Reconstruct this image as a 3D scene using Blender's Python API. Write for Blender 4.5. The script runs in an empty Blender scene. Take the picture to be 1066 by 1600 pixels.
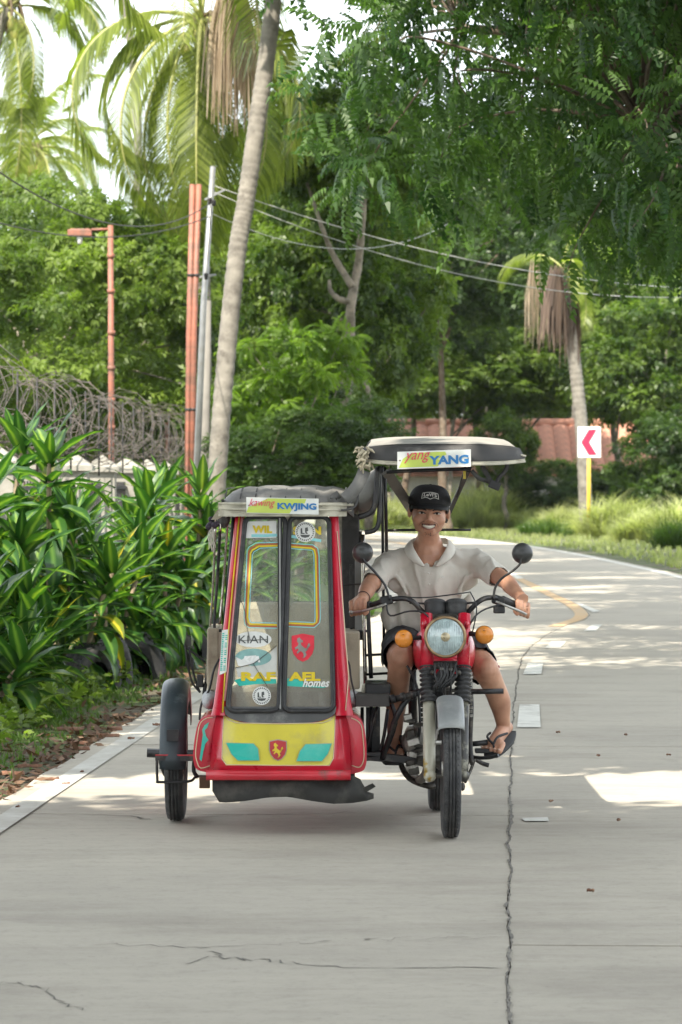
import bpy, bmesh, math, random
import numpy as np
from mathutils import Vector, Matrix
SC = bpy.context.scene
COL = SC.collection
R = math.radians

# ---------------------------------------------------------------- camera
F, CX, HY, H = 5550.0, 533.0, 757.0, 1.49      # focal length (px), centre column, horizon row, eye height
cam_data = bpy.data.cameras.new('camera')
cam = bpy.data.objects.new('camera', cam_data); COL.objects.link(cam)
cam.location = (0, 0, H); cam.rotation_euler = (R(90), 0, 0)
cam_data.sensor_fit = 'VERTICAL'; cam_data.sensor_height = 36
cam_data.lens = F / 1600 * 36
cam_data.shift_y = -43 / 1600
cam_data.clip_start = .5; cam_data.clip_end = 3000
cam_data.dof.use_dof = True; cam_data.dof.focus_distance = 15.4; cam_data.dof.aperture_fstop = 10.0
SC.camera = cam

# ---------------------------------------------------------------- daylight
SUN_TRAVEL = Vector((.30, .78, -1.0)).normalized()
sun_el = math.asin(-SUN_TRAVEL.z)
sd = bpy.data.lights.new('sun', 'SUN'); sd.energy = 3.7; sd.angle = R(.53); sd.color = (1, .93, .80)
so = bpy.data.objects.new('sun', sd); COL.objects.link(so)
so.rotation_euler = SUN_TRAVEL.to_track_quat('-Z', 'Y').to_euler()
W = bpy.data.worlds.new('World'); SC.world = W; W.use_nodes = True
nt = W.node_tree; nt.nodes.clear()
sky = nt.nodes.new('ShaderNodeTexSky'); sky.sky_type = 'NISHITA'; sky.sun_disc = False
sky.sun_elevation = sun_el; sky.sun_rotation = math.atan2(-SUN_TRAVEL.x, -SUN_TRAVEL.y)
sky.air_density = 1.0; sky.dust_density = 2.0; sky.ozone_density = 1.0
tc = nt.nodes.new('ShaderNodeTexCoord')
mp = nt.nodes.new('ShaderNodeMapping'); mp.inputs['Scale'].default_value = (1, 1, 2.6)
cn = nt.nodes.new('ShaderNodeTexNoise'); cn.inputs['Scale'].default_value = 2.2; cn.inputs['Detail'].default_value = 7; cn.inputs['Roughness'].default_value = .55
cr = nt.nodes.new('ShaderNodeValToRGB'); cr.color_ramp.elements[0].position = .28; cr.color_ramp.elements[1].position = .52
cr.color_ramp.elements[0].color = (.45, .45, .45, 1)
mx = nt.nodes.new('ShaderNodeMix'); mx.data_type = 'RGBA'
mx.inputs[7].default_value = (5.0, 5.3, 5.5, 1)         # thin bright overcast cloud
bg = nt.nodes.new('ShaderNodeBackground'); bg.inputs['Strength'].default_value = .15
ow = nt.nodes.new('ShaderNodeOutputWorld')
L = nt.links.new
L(tc.outputs['Generated'], mp.inputs[0]); L(mp.outputs[0], cn.inputs['Vector']); L(cn.outputs['Fac'], cr.inputs[0])
L(cr.outputs[0], mx.inputs[0]); L(sky.outputs[0], mx.inputs[6]); L(mx.outputs[2], bg.inputs[0]); L(bg.outputs[0], ow.inputs[0])
SC.view_settings.view_transform = 'Standard'; SC.view_settings.look = 'None'
SC.view_settings.gamma = 1; SC.view_settings.exposure = 1.6; SC.view_settings.use_curve_mapping = False
SC.cycles.max_bounces = 8; SC.cycles.diffuse_bounces = 4; SC.cycles.glossy_bounces = 3
SC.cycles.transmission_bounces = 6; SC.cycles.transparent_max_bounces = 12
SC.cycles.use_denoising = True

# ---------------------------------------------------------------- helpers
OFF = {}
rnd = random.Random(7)
def P(px, py, Y):
    "world point seen at photo pixel (px,py) at distance Y: used to survey positions"
    return Vector(((px - CX) * Y / F, Y, H + (HY - py) * Y / F))
def G(px, py, z=0.0):
    Y = (H - z) * F / (py - HY)
    return Vector(((px - CX) * Y / F, Y, z))

def tag(o, label=None, cat=None, group=None, kind=None):
    if label: o['label'] = label
    if cat: o['category'] = cat
    if group: o['group'] = group
    if kind: o['kind'] = kind
    return o
def empty(name, loc, rz=0, label=None, cat=None, group=None):
    o = bpy.data.objects.new(name, None); COL.objects.link(o)
    o.location = loc; o.rotation_euler = (0, 0, rz); o.empty_display_size = .2
    OFF[o] = Vector(loc)
    return tag(o, label, cat, group)
def link_mesh(name, me, mat=None, parent=None, local=False):
    if mat is not None:
        for m in (mat if isinstance(mat, (list, tuple)) else [mat]): me.materials.append(m)
    o = bpy.data.objects.new(name, me); COL.objects.link(o)
    OFF[o] = Vector((0, 0, 0))
    if parent is not None:
        o.parent = parent; OFF[o] = OFF.get(parent, Vector((0, 0, 0)))
        if not local: me.transform(Matrix.Translation(-OFF[parent]))
    return o
def npmesh(name, V, Fq, mat=None, parent=None, tint=None, smooth=False, local=True):
    "mesh from numpy arrays; Fq is (n,3) or (n,4)"
    V = np.asarray(V, dtype=np.float32); Fq = np.asarray(Fq, dtype=np.int32)
    me = bpy.data.meshes.new(name)
    n, k = Fq.shape
    me.vertices.add(len(V)); me.vertices.foreach_set('co', V.ravel())
    me.loops.add(n * k); me.loops.foreach_set('vertex_index', Fq.ravel())
    me.polygons.add(n); me.polygons.foreach_set('loop_start', np.arange(0, n * k, k, dtype=np.int32))
    me.update(calc_edges=True)
    if smooth: me.polygons.foreach_set('use_smooth', np.ones(n, dtype=bool))
    if tint is not None:
        a = me.attributes.new('tint', 'FLOAT', 'POINT'); a.data.foreach_set('value', np.asarray(tint, dtype=np.float32))
    return link_mesh(name, me, mat, parent, local)

class MB:
    def __init__(s): s.v = []; s.f = []; s.sm = []; s.mi = []; s.m = 0
    def add(s, vs, fs, smooth=False):
        b = len(s.v); s.v += [Vector(v) for v in vs]
        for f in fs: s.f.append([i + b for i in f]); s.sm.append(smooth); s.mi.append(s.m)
        return s
    def box(s, c, d, rot=None):
        c = Vector(c); hx, hy, hz = d[0] / 2, d[1] / 2, d[2] / 2
        vs = [Vector((x, y, z)) for x in (-hx, hx) for y in (-hy, hy) for z in (-hz, hz)]
        if rot is not None: vs = [rot @ v for v in vs]
        return s.add([v + c for v in vs], [(0, 1, 3, 2), (4, 6, 7, 5), (0, 4, 5, 1), (2, 3, 7, 6), (0, 2, 6, 4), (1, 5, 7, 3)])
    def bar(s, a, b, w, h, up=(0, 0, 1)):
        a = Vector(a); b = Vector(b); d = (b - a); l = d.length; d.normalize()
        u = Vector(up); sd_ = d.cross(u)
        if sd_.length < 1e-4: sd_ = d.cross(Vector((1, 0, 0)))
        sd_.normalize(); u = sd_.cross(d)
        M = Matrix((sd_, d, u)).transposed()
        return s.box((a + b) / 2, (w, l, h), M)
    def tube(s, pts, r, n=8, cap=True, closed=False):
        pts = [Vector(p) for p in pts]; m = len(pts)
        rs = r if isinstance(r, (list, tuple)) else [r] * m
        up = None; vs = []
        for i, p in enumerate(pts):
            if closed: t = pts[(i + 1) % m] - pts[i - 1]
            else: t = pts[min(i + 1, m - 1)] - pts[max(i - 1, 0)]
            if t.length < 1e-9: t = Vector((0, 0, 1))
            t.normalize()
            if up is None:
                a = Vector((0, 0, 1)) if abs(t.z) < .9 else Vector((1, 0, 0))
                up = (a - t * a.dot(t)).normalized()
            else:
                up = up - t * up.dot(t)
                up = up.normalized() if up.length > 1e-6 else t.orthogonal().normalized()
            w = t.cross(up)
            for k in range(n):
                a = 2 * math.pi * k / n
                vs.append(p + (up * math.cos(a) + w * math.sin(a)) * rs[i])
        fs = []
        for i in range(m if closed else m - 1):
            j = (i + 1) % m
            for k in range(n):
                q = (k + 1) % n
                fs.append((i * n + k, i * n + q, j * n + q, j * n + k))
        s.add(vs, fs, True)
        if cap and not closed:
            s.add([vs[k] for k in range(n)][::-1], [tuple(range(n))])
            s.add([vs[(m - 1) * n + k] for k in range(n)], [tuple(range(n))])
        return s
    def lathe(s, prof, c, ax=(0, 0, 1), n=24, smooth=True, closed=False):
        "prof: (radius, height along axis)"
        ax = Vector(ax).normalized(); c = Vector(c)
        u = ax.orthogonal().normalized(); w = ax.cross(u); vs = []
        for (r_, h_) in prof:
            for k in range(n):
                a = 2 * math.pi * k / n
                vs.append(c + ax * h_ + (u * math.cos(a) + w * math.sin(a)) * max(r_, 1e-5))
        fs = []; m = len(prof)
        for i in range(m if closed else m - 1):
            j = (i + 1) % m
            for k in range(n):
                q = (k + 1) % n
                fs.append((i * n + k, i * n + q, j * n + q, j * n + k))
        return s.add(vs, fs, smooth)
    def ball(s, c, r, n=16, M=None):
        r = (r, r, r) if isinstance(r, (int, float)) else r
        c = Vector(c); vs = []; fs = []; m = max(n // 2, 4)
        for i in range(m + 1):
            t = math.pi * i / m
            for k in range(n):
                a = 2 * math.pi * k / n
                v = Vector((r[0] * math.sin(t) * math.cos(a), r[1] * math.sin(t) * math.sin(a), r[2] * math.cos(t)))
                vs.append(c + (M @ v if M is not None else v))
        for i in range(m):
            for k in range(n):
                q = (k + 1) % n
                fs.append((i * n + k, (i + 1) * n + k, (i + 1) * n + q, i * n + q))
        return s.add(vs, fs, True)
    def cap(s, a, b, ra, rb, n=14):
        "tapered capsule"
        a = Vector(a); b = Vector(b)
        s.ball(a, ra, n); s.ball(b, rb, n)
        return s.tube([a, b], [ra, rb], n)
    def grid(s, rows, smooth=True, closed_u=False):
        n = len(rows[0]); m = len(rows)
        vs = [p for r_ in rows for p in r_]; fs = []
        for i in range(m - 1):
            for k in range(n if closed_u else n - 1):
                q = (k + 1) % n
                fs.append((i * n + k, i * n + q, (i + 1) * n + q, (i + 1) * n + k))
        return s.add(vs, fs, smooth)
    def slab(s, poly, off):
        "polygon (3D, coplanar-ish) extruded by vector off; first face is the outer one"
        poly = [Vector(p) for p in poly]; off = Vector(off); n = len(poly)
        vs = poly + [p + off for p in poly]
        fs = [tuple(range(n)), tuple(range(2 * n - 1, n - 1, -1))] + [(i, i + n, (i + 1) % n + n, (i + 1) % n) for i in range(n)]
        return s.add(vs, fs)
    def build(s, name, mat=None, parent=None, bevel=0, local=False, sub=0, solid=0):
        me = bpy.data.meshes.new(name)
        me.from_pydata([tuple(v) for v in s.v], [], s.f)
        bm = bmesh.new(); bm.from_mesh(me)
        bmesh.ops.remove_doubles(bm, verts=bm.verts, dist=1e-6)
        bmesh.ops.recalc_face_normals(bm, faces=bm.faces); bm.to_mesh(me); bm.free()
        if len(me.polygons) == len(s.sm):
            me.polygons.foreach_set('use_smooth', s.sm); me.polygons.foreach_set('material_index', s.mi)
        else:
            me.polygons.foreach_set('use_smooth', [any(s.sm)] * len(me.polygons))
        o = link_mesh(name, me, mat, parent, local)
        if solid:
            md = o.modifiers.new('solid', 'SOLIDIFY'); md.thickness = solid; md.offset = 0
        if sub:
            md = o.modifiers.new('sub', 'SUBSURF'); md.levels = md.render_levels = sub
        if bevel:
            md = o.modifiers.new('bevel', 'BEVEL'); md.width = bevel; md.segments = 2; md.limit_method = 'ANGLE'
        return o

def smooth_path(pts, k=6):
    pts = [Vector(p) for p in pts]; out = []
    for i in range(len(pts) - 1):
        p0 = pts[max(i - 1, 0)]; p1 = pts[i]; p2 = pts[i + 1]; p3 = pts[min(i + 2, len(pts) - 1)]
        for j in range(k):
            t = j / k
            out.append(.5 * ((2 * p1) + (p2 - p0) * t + (2 * p0 - 5 * p1 + 4 * p2 - p3) * t * t + (3 * p1 - p0 - 3 * p2 + p3) * t ** 3))
    out.append(pts[-1]); return out

# ---------------------------------------------------------------- materials
MATS = {}
def node_mat(name):
    m = bpy.data.materials.new(name); m.use_nodes = True
    return m, m.node_tree, m.node_tree.nodes['Principled BSDF']
def mat(name, col, rough=.6, metal=0.0, var=.15, scale=18.0, col2=None, amt=(.45, .65), bump=.0, bscale=60.0, spec=.5, coat=0.0, obj_coord=True):
    "principled paint / metal / cloth with noise mottling; col2 = patches of a second colour (rust, dirt, wear)"
    if name in MATS: return MATS[name]
    m, t, b = node_mat(name); N = t.nodes; K = t.links.new
    tcn = N.new('ShaderNodeTexCoord')
    n1 = N.new('ShaderNodeTexNoise'); n1.inputs['Scale'].default_value = scale; n1.inputs['Detail'].default_value = 6
    K(tcn.outputs['Object'], n1.inputs['Vector'])
    rp = N.new('ShaderNodeValToRGB'); e = rp.color_ramp.elements
    e[0].position = .3; e[1].position = .7
    e[0].color = (*[c * (1 - var) for c in col], 1); e[1].color = (*[min(1, c * (1 + var)) for c in col], 1)
    K(n1.outputs['Fac'], rp.inputs[0]); out = rp.outputs[0]
    if col2:
        n2 = N.new('ShaderNodeTexNoise'); n2.inputs['Scale'].default_value = scale * .7; n2.inputs['Detail'].default_value = 9; n2.inputs['Roughness'].default_value = .7
        n2.noise_dimensions = '3D'
        mpn = N.new('ShaderNodeMapping'); mpn.inputs['Location'].default_value = (3.1, 7.7, 1.3)
        K(tcn.outputs['Object'], mpn.inputs[0]); K(mpn.outputs[0], n2.inputs['Vector'])
        r2 = N.new('ShaderNodeMapRange'); r2.inputs[1].default_value = amt[0]; r2.inputs[2].default_value = amt[1]
        K(n2.outputs['Fac'], r2.inputs[0])
        mxn = N.new('ShaderNodeMix'); mxn.data_type = 'RGBA'; mxn.inputs[7].default_value = (*col2, 1)
        K(r2.outputs[0], mxn.inputs[0]); K(out, mxn.inputs[6]); out = mxn.outputs[2]
    K(out, b.inputs['Base Color'])
    rr = N.new('ShaderNodeMapRange'); rr.inputs[3].default_value = max(.03, rough - .12); rr.inputs[4].default_value = min(1, rough + .12)
    K(n1.outputs['Fac'], rr.inputs[0]); K(rr.outputs[0], b.inputs['Roughness'])
    b.inputs['Metallic'].default_value = metal; b.inputs['Specular IOR Level'].default_value = spec
    if coat: b.inputs['Coat Weight'].default_value = coat; b.inputs['Coat Roughness'].default_value = .12
    if bump:
        n3 = N.new('ShaderNodeTexNoise'); n3.inputs['Scale'].default_value = bscale; n3.inputs['Detail'].default_value = 5
        K(tcn.outputs['Object'], n3.inputs['Vector'])
        bp = N.new('ShaderNodeBump'); bp.inputs['Strength'].default_value = bump; bp.inputs['Distance'].default_value = .01
        K(n3.outputs['Fac'], bp.inputs['Height']); K(bp.outputs[0], b.inputs['Normal'])
    MATS[name] = m; return m
def leaf_mat(name, dark, light, trans=.45, rough=.45, tcol=None, spec=.4):
    if name in MATS: return MATS[name]
    m, t, b = node_mat(name); N = t.nodes; K = t.links.new
    at = N.new('ShaderNodeAttribute'); at.attribute_name = 'tint'
    rp = N.new('ShaderNodeValToRGB'); e = rp.color_ramp.elements
    e[0].color = (*dark, 1); e[1].color = (*light, 1)
    K(at.outputs['Fac'], rp.inputs[0]); K(rp.outputs[0], b.inputs['Base Color'])
    b.inputs['Roughness'].default_value = rough; b.inputs['Specular IOR Level'].default_value = spec
    tr = N.new('ShaderNodeBsdfTranslucent')
    mm = N.new('ShaderNodeMix'); mm.data_type = 'RGBA'; mm.blend_type = 'MULTIPLY'; mm.inputs[0].default_value = 1
    mm.inputs[7].default_value = (*(tcol or (1.9, 2.1, .9)), 1)
    K(rp.outputs[0], mm.inputs[6]); K(mm.outputs[2], tr.inputs[0])
    ms = N.new('ShaderNodeMixShader'); ms.inputs[0].default_value = trans
    K(b.outputs[0], ms.inputs[1]); K(tr.outputs[0], ms.inputs[2])
    K(ms.outputs[0], N['Material Output'].inputs['Surface'])
    MATS[name] = m; return m

# ---------------------------------------------------------------- text
def text_polys(body, size=1.0, bold=0.0, shear=0.0, spacing=1.0):
    cu = bpy.data.curves.new('txt', 'FONT'); cu.body = body; cu.size = size; cu.offset = bold; cu.shear = shear
    cu.align_x = 'CENTER'; cu.align_y = 'CENTER'; cu.space_character = spacing; cu.resolution_u = 3
    o = bpy.data.objects.new('txt', cu); COL.objects.link(o)
    dg = bpy.context.evaluated_depsgraph_get()
    me = bpy.data.meshes.new_from_object(o.evaluated_get(dg))
    vs = [v.co.copy() for v in me.vertices]; fs = [tuple(p.vertices) for p in me.polygons]
    bpy.data.objects.remove(o); bpy.data.curves.remove(cu); bpy.data.meshes.remove(me)
    return vs, fs
def text_on(name, body, w, h, fn, m, parent, bold=0.0, shear=0.0, wave=None):
    "lettering stretched to w x h, laid by fn(u,v)->3D"
    vs, fs = text_polys(body, 1.0, bold, shear)
    x0 = min(v.x for v in vs); x1 = max(v.x for v in vs); y0 = min(v.y for v in vs); y1 = max(v.y for v in vs)
    b = MB(); pts = []
    for v in vs:
        u = ((v.x - x0) / (x1 - x0) - .5) * w; q = ((v.y - y0) / (y1 - y0) - .5) * h
        if wave: q += wave(u)
        pts.append(fn(u, q))
    b.add(pts, fs); return b.build(name, m, parent)
# ================================================================ ground, road
def concrete_mat(name, base, dark, tine=True):
    m, t, b = node_mat(name); N = t.nodes; K = t.links.new
    tcn = N.new('ShaderNodeTexCoord')
    def noise(sc, det=6, ro=.6, scl=(1, 1, 1)):
        mpn = N.new('ShaderNodeMapping'); mpn.inputs['Scale'].default_value = scl
        n_ = N.new('ShaderNodeTexNoise'); n_.inputs['Scale'].default_value = sc; n_.inputs['Detail'].default_value = det; n_.inputs['Roughness'].default_value = ro
        K(tcn.outputs['Object'], mpn.inputs[0]); K(mpn.outputs[0], n_.inputs['Vector']); return n_.outputs['Fac']
    def mix(a, fac, c, lo, hi, am=1.0):
        r_ = N.new('ShaderNodeMapRange'); r_.inputs[1].default_value = lo; r_.inputs[2].default_value = hi; r_.inputs[4].default_value = am
        K(fac, r_.inputs[0])
        x = N.new('ShaderNodeMix'); x.data_type = 'RGBA'; x.inputs[7].default_value = (*c, 1)
        K(r_.outputs[0], x.inputs[0])
        if isinstance(a, tuple): x.inputs[6].default_value = (*a, 1)
        else: K(a, x.inputs[6])
        return x.outputs[2]
    c = mix(base, noise(.55, 8, .62), dark, .42, .72, .8)
    c = mix(c, noise(1.1, 6, .6, (.25, 1.6, 1)), tuple(x * 1.15 for x in base), .48, .75, .4)      # pale transverse broom streaks
    c = mix(c, noise(1.3, 10, .72, (.5, 1, 1)), (.17, .145, .118), .50, .74, .55)                    # brown dust stains
    c = mix(c, noise(30, 5, .75), (.13, .125, .115), .58, .74, .6)                                     # aggregate specks
    c = mix(c, noise(11, 8, .8), (.20, .185, .16), .50, .80, .6)
    c = mix(c, noise(120, 2, .6), tuple(x * 1.35 for x in base), .6, .75, .4)
    # faint tyre lanes polished into the slab, running along it
    wv = N.new('ShaderNodeTexWave'); wv.wave_type = 'BANDS'; wv.bands_direction = 'Y'; wv.inputs['Scale'].default_value = 2.05; wv.inputs['Distortion'].default_value = .35
    wv.inputs['Detail'].default_value = 3
    K(tcn.outputs['Object'], wv.inputs['Vector'])
    if tine: c = mix(c, wv.outputs['Fac'], tuple(x * .80 for x in base), .3, 1.0, .16)
    K(c, b.inputs['Base Color'])
    b.inputs['Roughness'].default_value = .82; b.inputs['Specular IOR Level'].default_value = .3
    bp = N.new('ShaderNodeBump'); bp.inputs['Strength'].default_value = .35; bp.inputs['Distance'].default_value = .006
    K(noise(70, 6, .7, (.6, 1.4, 1)), bp.inputs['Height']); K(bp.outputs[0], b.inputs['Normal'])
    return m
M_conc = concrete_mat('concrete', (.405, .370, .310), (.315, .288, .245))
M_joint = mat('joint_bitumen', (.05, .047, .043), .9, var=.4, scale=30, col2=(.16, .15, .12), amt=(.5, .7))

def ground_mat():
    m, t, b = node_mat('verge_ground'); N = t.nodes; K = t.links.new
    tcn = N.new('ShaderNodeTexCoord')
    def noise(sc, det=6, ro=.6):
        n_ = N.new('ShaderNodeTexNoise'); n_.inputs['Scale'].default_value = sc; n_.inputs['Detail'].default_value = det; n_.inputs['Roughness'].default_value = ro
        K(tcn.outputs['Object'], n_.inputs['Vector']); return n_.outputs['Fac']
    r1 = N.new('ShaderNodeValToRGB'); e = r1.color_ramp.elements
    e[0].position = .3; e[0].color = (.055, .042, .028, 1); e[1].position = .7; e[1].color = (.17, .14, .10, 1)
    K(noise(9, 9, .7), r1.inputs[0])
    r2 = N.new('ShaderNodeValToRGB'); e = r2.color_ramp.elements
    e[0].position = .3; e[0].color = (.03, .055, .012, 1); e[1].position = .7; e[1].color = (.09, .14, .03, 1)
    K(noise(14, 8, .7), r2.inputs[0])
    mr = N.new('ShaderNodeMapRange'); mr.inputs[1].default_value = .42; mr.inputs[2].default_value = .56
    K(noise(.9, 7, .65), mr.inputs[0])
    x = N.new('ShaderNodeMix'); x.data_type = 'RGBA'
    K(mr.outputs[0], x.inputs[0]); K(r1.outputs[0], x.inputs[6]); K(r2.outputs[0], x.inputs[7]); K(x.outputs[2], b.inputs['Base Color'])
    b.inputs['Roughness'].default_value = .95
    bp = N.new('ShaderNodeBump'); bp.inputs['Strength'].default_value = .8; bp.inputs['Distance'].default_value = .03
    K(noise(25, 8, .75), bp.inputs['Height']); K(bp.outputs[0], b.inputs['Normal'])
    return m
M_ground = ground_mat()
gb = MB()
gn = 40
def gz(x, y): return -.03
rowsg = []
ys = [-60, -20, -5, 0, 5, 10, 15, 20, 25, 30, 40, 50, 65, 80, 100, 130, 180, 260, 500, 1200]
xs = [-900, -300, -120, -60, -30, -15, -8, -4, -2, 0, 2, 4, 8, 15, 30, 60, 120, 300, 900]
gb.grid([[Vector((x, y, -.03)) for x in xs] for y in ys])
tag(gb.build('ground', M_ground), 'earth and grass ground either side of the concrete road', kind='structure')

# centre joint surveyed from the photograph, as points on flat ground
ctr = [(.20, 2), (.30, 5), (.467, 9.8), (.66, 13.9), (1.01, 21), (1.26, 25.6), (1.63, 31.4), (2.19, 36.3), (2.77, 39.8), (2.93, 43.5), (2.92, 48), (2.89, 56), (2.76, 64.6), (2.35, 78), (1.4, 92), (-.4, 106), (-3.2, 118), (-7.5, 128), (-14, 136), (-26, 142)]
cpath = smooth_path([(x, y, 0) for x, y in ctr], 10)
# resample by arc length
def resample(path, step):
    out = [path[0].copy()]; acc = 0; last = path[0]
    for p in path[1:]:
        d = (p - last).length
        while acc + d >= step:
            t = (step - acc) / d; last = last.lerp(p, t); out.append(last.copy()); d = (p - last).length; acc = 0
        acc += d; last = p
    return out
CP = resample(cpath, .25)
def nrm(i, far=0):
    k = 4 + (8 if i > 120 else 0)
    a = CP[max(i - k, 0)]; b = CP[min(i + k, len(CP) - 1)]; t = (b - a).normalized()
    return Vector((t.y, -t.x, 0))       # to the right of travel away from camera
def lane_off(side, i):
    "outer edge of the slab each side"
    y = CP[i].y
    if side < 0:
        return 2.40
    return 2.75
road = empty('road', (0, 0, 0)); tag(road, 'pale concrete road with jointed slabs curving away to the left behind the tricycle', kind='structure')
bb = MB()
L_, R_ = [], []
for i in range(0, len(CP), 2):
    n_ = nrm(i); L_.append(CP[i] - n_ * (lane_off(-1, i) - .02) + Vector((0, 0, -.012))); R_.append(CP[i] + n_ * (lane_off(1, i) - .02) + Vector((0, 0, -.012)))
bb.grid([L_, R_]); bb.build('joint_bed', M_joint, road)
rr_ = random.Random(3)
def jag(i):            # ragged centre joint: same for both lanes
    y = CP[i].y
    return (.005 * math.sin(i * .7) + .004 * math.sin(i * 2.3 + 1) + .0025 * math.sin(i * 9.1))
joints = []
s0 = 0
target_joints = [3.0, 7.2, 11.45, 15.9, 20.35, 24.6, 27.75, 32.2, 36.6, 41]
while target_joints[-1] < 140: target_joints.append(target_joints[-1] + 4.5)
idx = [0]
arc = 0
for yj in target_joints:
    best = None
    if yj <= 41: best = min(range(len(CP)), key=lambda i: abs(CP[i].y - yj)); last_i = best
    else: last_i += 18; best = last_i
    if best < len(CP) - 1: idx.append(best)
idx.append(len(CP) - 1)
def slab_lane(side, i0, i1, zt):
    inner, outer = [], []
    for i in range(i0, i1 + 1):
        fi = 0
        t_ = (CP[min(i + 1, len(CP) - 1)] - CP[max(i - 1, 0)]).normalized()
        sh = Vector((0, 0, 0))
        if i == i0: sh = t_ * .006
        if i == i1: sh = -t_ * .006
        n_ = nrm(i); w = .0025 + .0015 * (1 + math.sin(i * 2.9))
        inner.append(CP[i] + n_ * (jag(i) + side * w) + sh)
        outer.append(CP[i] + n_ * (side * (lane_off(side, i) + (.012 * math.sin(i * .9) if side < 0 else 0))) + sh)
    mid = [a.lerp(b_, .5) for a, b_ in zip(inner, outer)]
    b = MB(); rows = [[p + Vector((0, 0, zt)) for p in r_] for r_ in (inner, mid, outer)]
    low = [[p + Vector((0, 0, -.14)) for p in r_] for r_ in (inner, outer)]
    b.grid([low[0], rows[0]]); b.grid(rows); b.grid([rows[2], low[1]])
    b.grid([[low[0][0], low[1][0]], [rows[0][0], rows[2][0]]]); b.grid([[low[0][-1], low[1][-1]], [rows[0][-1], rows[2][-1]]])
    b.sm = [False] * len(b.sm)
    return b.build('concrete_slab', M_conc, road)
for a, b_ in zip(idx[:-1], idx[1:]):
    for side in (-1, 1): slab_lane(side, a, b_, rr_.uniform(-.0015, .0015))

# paint
def paint_mat(name, col, wear=(.45, .62), worn=(.36, .34, .30)):
    m = mat(name, col, .7, var=.10, scale=6, col2=worn, amt=wear, bump=.15); return m
M_white = paint_mat('road_paint_white', (.60, .59, .54), (.50, .66))
M_white_old = paint_mat('road_paint_worn', (.50, .49, .45), (.36, .54), (.40, .38, .335))
M_yel = paint_mat('road_paint_orange', (.52, .34, .17), (.46, .68), (.45, .36, .25))
def ribbon(name, i0, i1, off, w, m, z=.0055, label=None, skip=None):
    b = MB(); seg = []
    for i in range(i0, i1 + 1):
        n_ = nrm(i); o_ = off(i) if callable(off) else off
        seg.append((CP[i] + n_ * (o_ - w / 2), CP[i] + n_ * (o_ + w / 2)))
    b.grid([[s[0] + Vector((0, 0, z)) for s in seg], [s[1] + Vector((0, 0, z)) for s in seg]])
    return b.build(name, m, road)
iy = lambda y: min(range(len(CP)), key=lambda i: abs(CP[i].y - y) + (0 if i < 470 else 9))
ribbon('edge_line', 0, iy(36), lambda i: -(lane_off(-1, i) - .17), .12, M_white_old)
ribbon('edge_line', iy(36), len(CP) - 4, lambda i: -(lane_off(-1, i) - .17), .12, M_white_old)
ribbon('edge_line', 0, len(CP) - 4, lambda i: (lane_off(1, i) - .2), .14, M_white)
ribbon('centre_line', iy(37.2), iy(104), lambda i: -.09, .15, M_yel)
# white dashes (separate painted marks to the right of the joint)
def dash(pxs, z=.0065):
    b = MB(); pts = [G(x, y) + Vector((0, 0, z)) for x, y in pxs]
    b.add(pts, [tuple(range(len(pts)))]); return b.build('lane_dash', M_white, road)
dash([(812, 1102), (843, 1102), (845, 1138), (808, 1138)])
dash([(825, 1037), (849, 1037), (846, 1054), (817, 1055)])
dash([(862, 1003), (885, 1003), (876, 1013), (851, 1014)])
dash([(925, 977), (941, 977), (932, 986), (912, 987)])
dash([(898, 943), (907, 943), (938, 956), (926, 957)])
dash([(768, 883), (777, 883), (819, 904), (808, 905)])
dash([(815, 1280), (856, 1279), (858, 1285), (820, 1285)])

# cracks in the slabs: thin dark jagged strips of filler
M_crack = mat('crack_filler', (.13, .12, .105), .95, var=.4, scale=40, col2=(.22, .2, .17), amt=(.5, .6))
def crack(pts, w, seed=1, k=9, wob=.02):
    r_ = random.Random(seed); pp = [G(x, y) for x, y in pts]
    sm = smooth_path(pp, k); a, c = [], []
    for i, p in enumerate(sm):
        q = p + Vector((r_.uniform(-wob, wob), r_.uniform(-wob, wob) * 2, .0022))
        ww = w * r_.uniform(.3, 1.3) * (1 if 0 < i < len(sm) - 1 else .1)
        t = sm[min(i + 1, len(sm) - 1)] - sm[max(i - 1, 0)]; n_ = Vector((t.y, -t.x, 0)).normalized()
        a.append(q - n_ * ww / 2); c.append(q + n_ * ww / 2)
    b = MB(); b.grid([a, c], False); return b.build('crack', M_crack, road)
crack([(0, 1275), (90, 1273), (205, 1276), (225, 1280), (300, 1277), (430, 1272), (560, 1270)], .012, 2)
crack([(330, 1487), (360, 1498), (420, 1502), (515, 1510), (790, 1513)], .010, 3)
crack([(150, 1475), (300, 1480), (430, 1476), (520, 1472)], .008, 4)
crack([(280, 1505), (345, 1494)], .007, 9)
crack([(565, 1469), (660, 1467), (790, 1466)], .008, 5)
crack([(0, 1536), (40, 1538), (90, 1558), (120, 1580)], .006, 6)
# ragged widening of the centre joint
cb = MB(); r_ = random.Random(8); a, c = [], []
for i in range(10, iy(36.5)):
    for q in range(5):
        p = CP[i].lerp(CP[i + 1], q / 5); n_ = nrm(i); j = jag(i) * (1 - q / 5) + jag(i + 1) * q / 5 + r_.uniform(-.006, .006)
        w = r_.uniform(.001, .0065) * (1.0 if CP[i].y < 20 else .75) * (1.6 if 15 < CP[i].y < 16.5 else 1)
        a.append(p + n_ * (j - w) + Vector((0, 0, .0032))); c.append(p + n_ * (j + w) + Vector((0, 0, .0032)))
cb.grid([a, c], False); cb.build('crack', M_crack, road)

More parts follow.
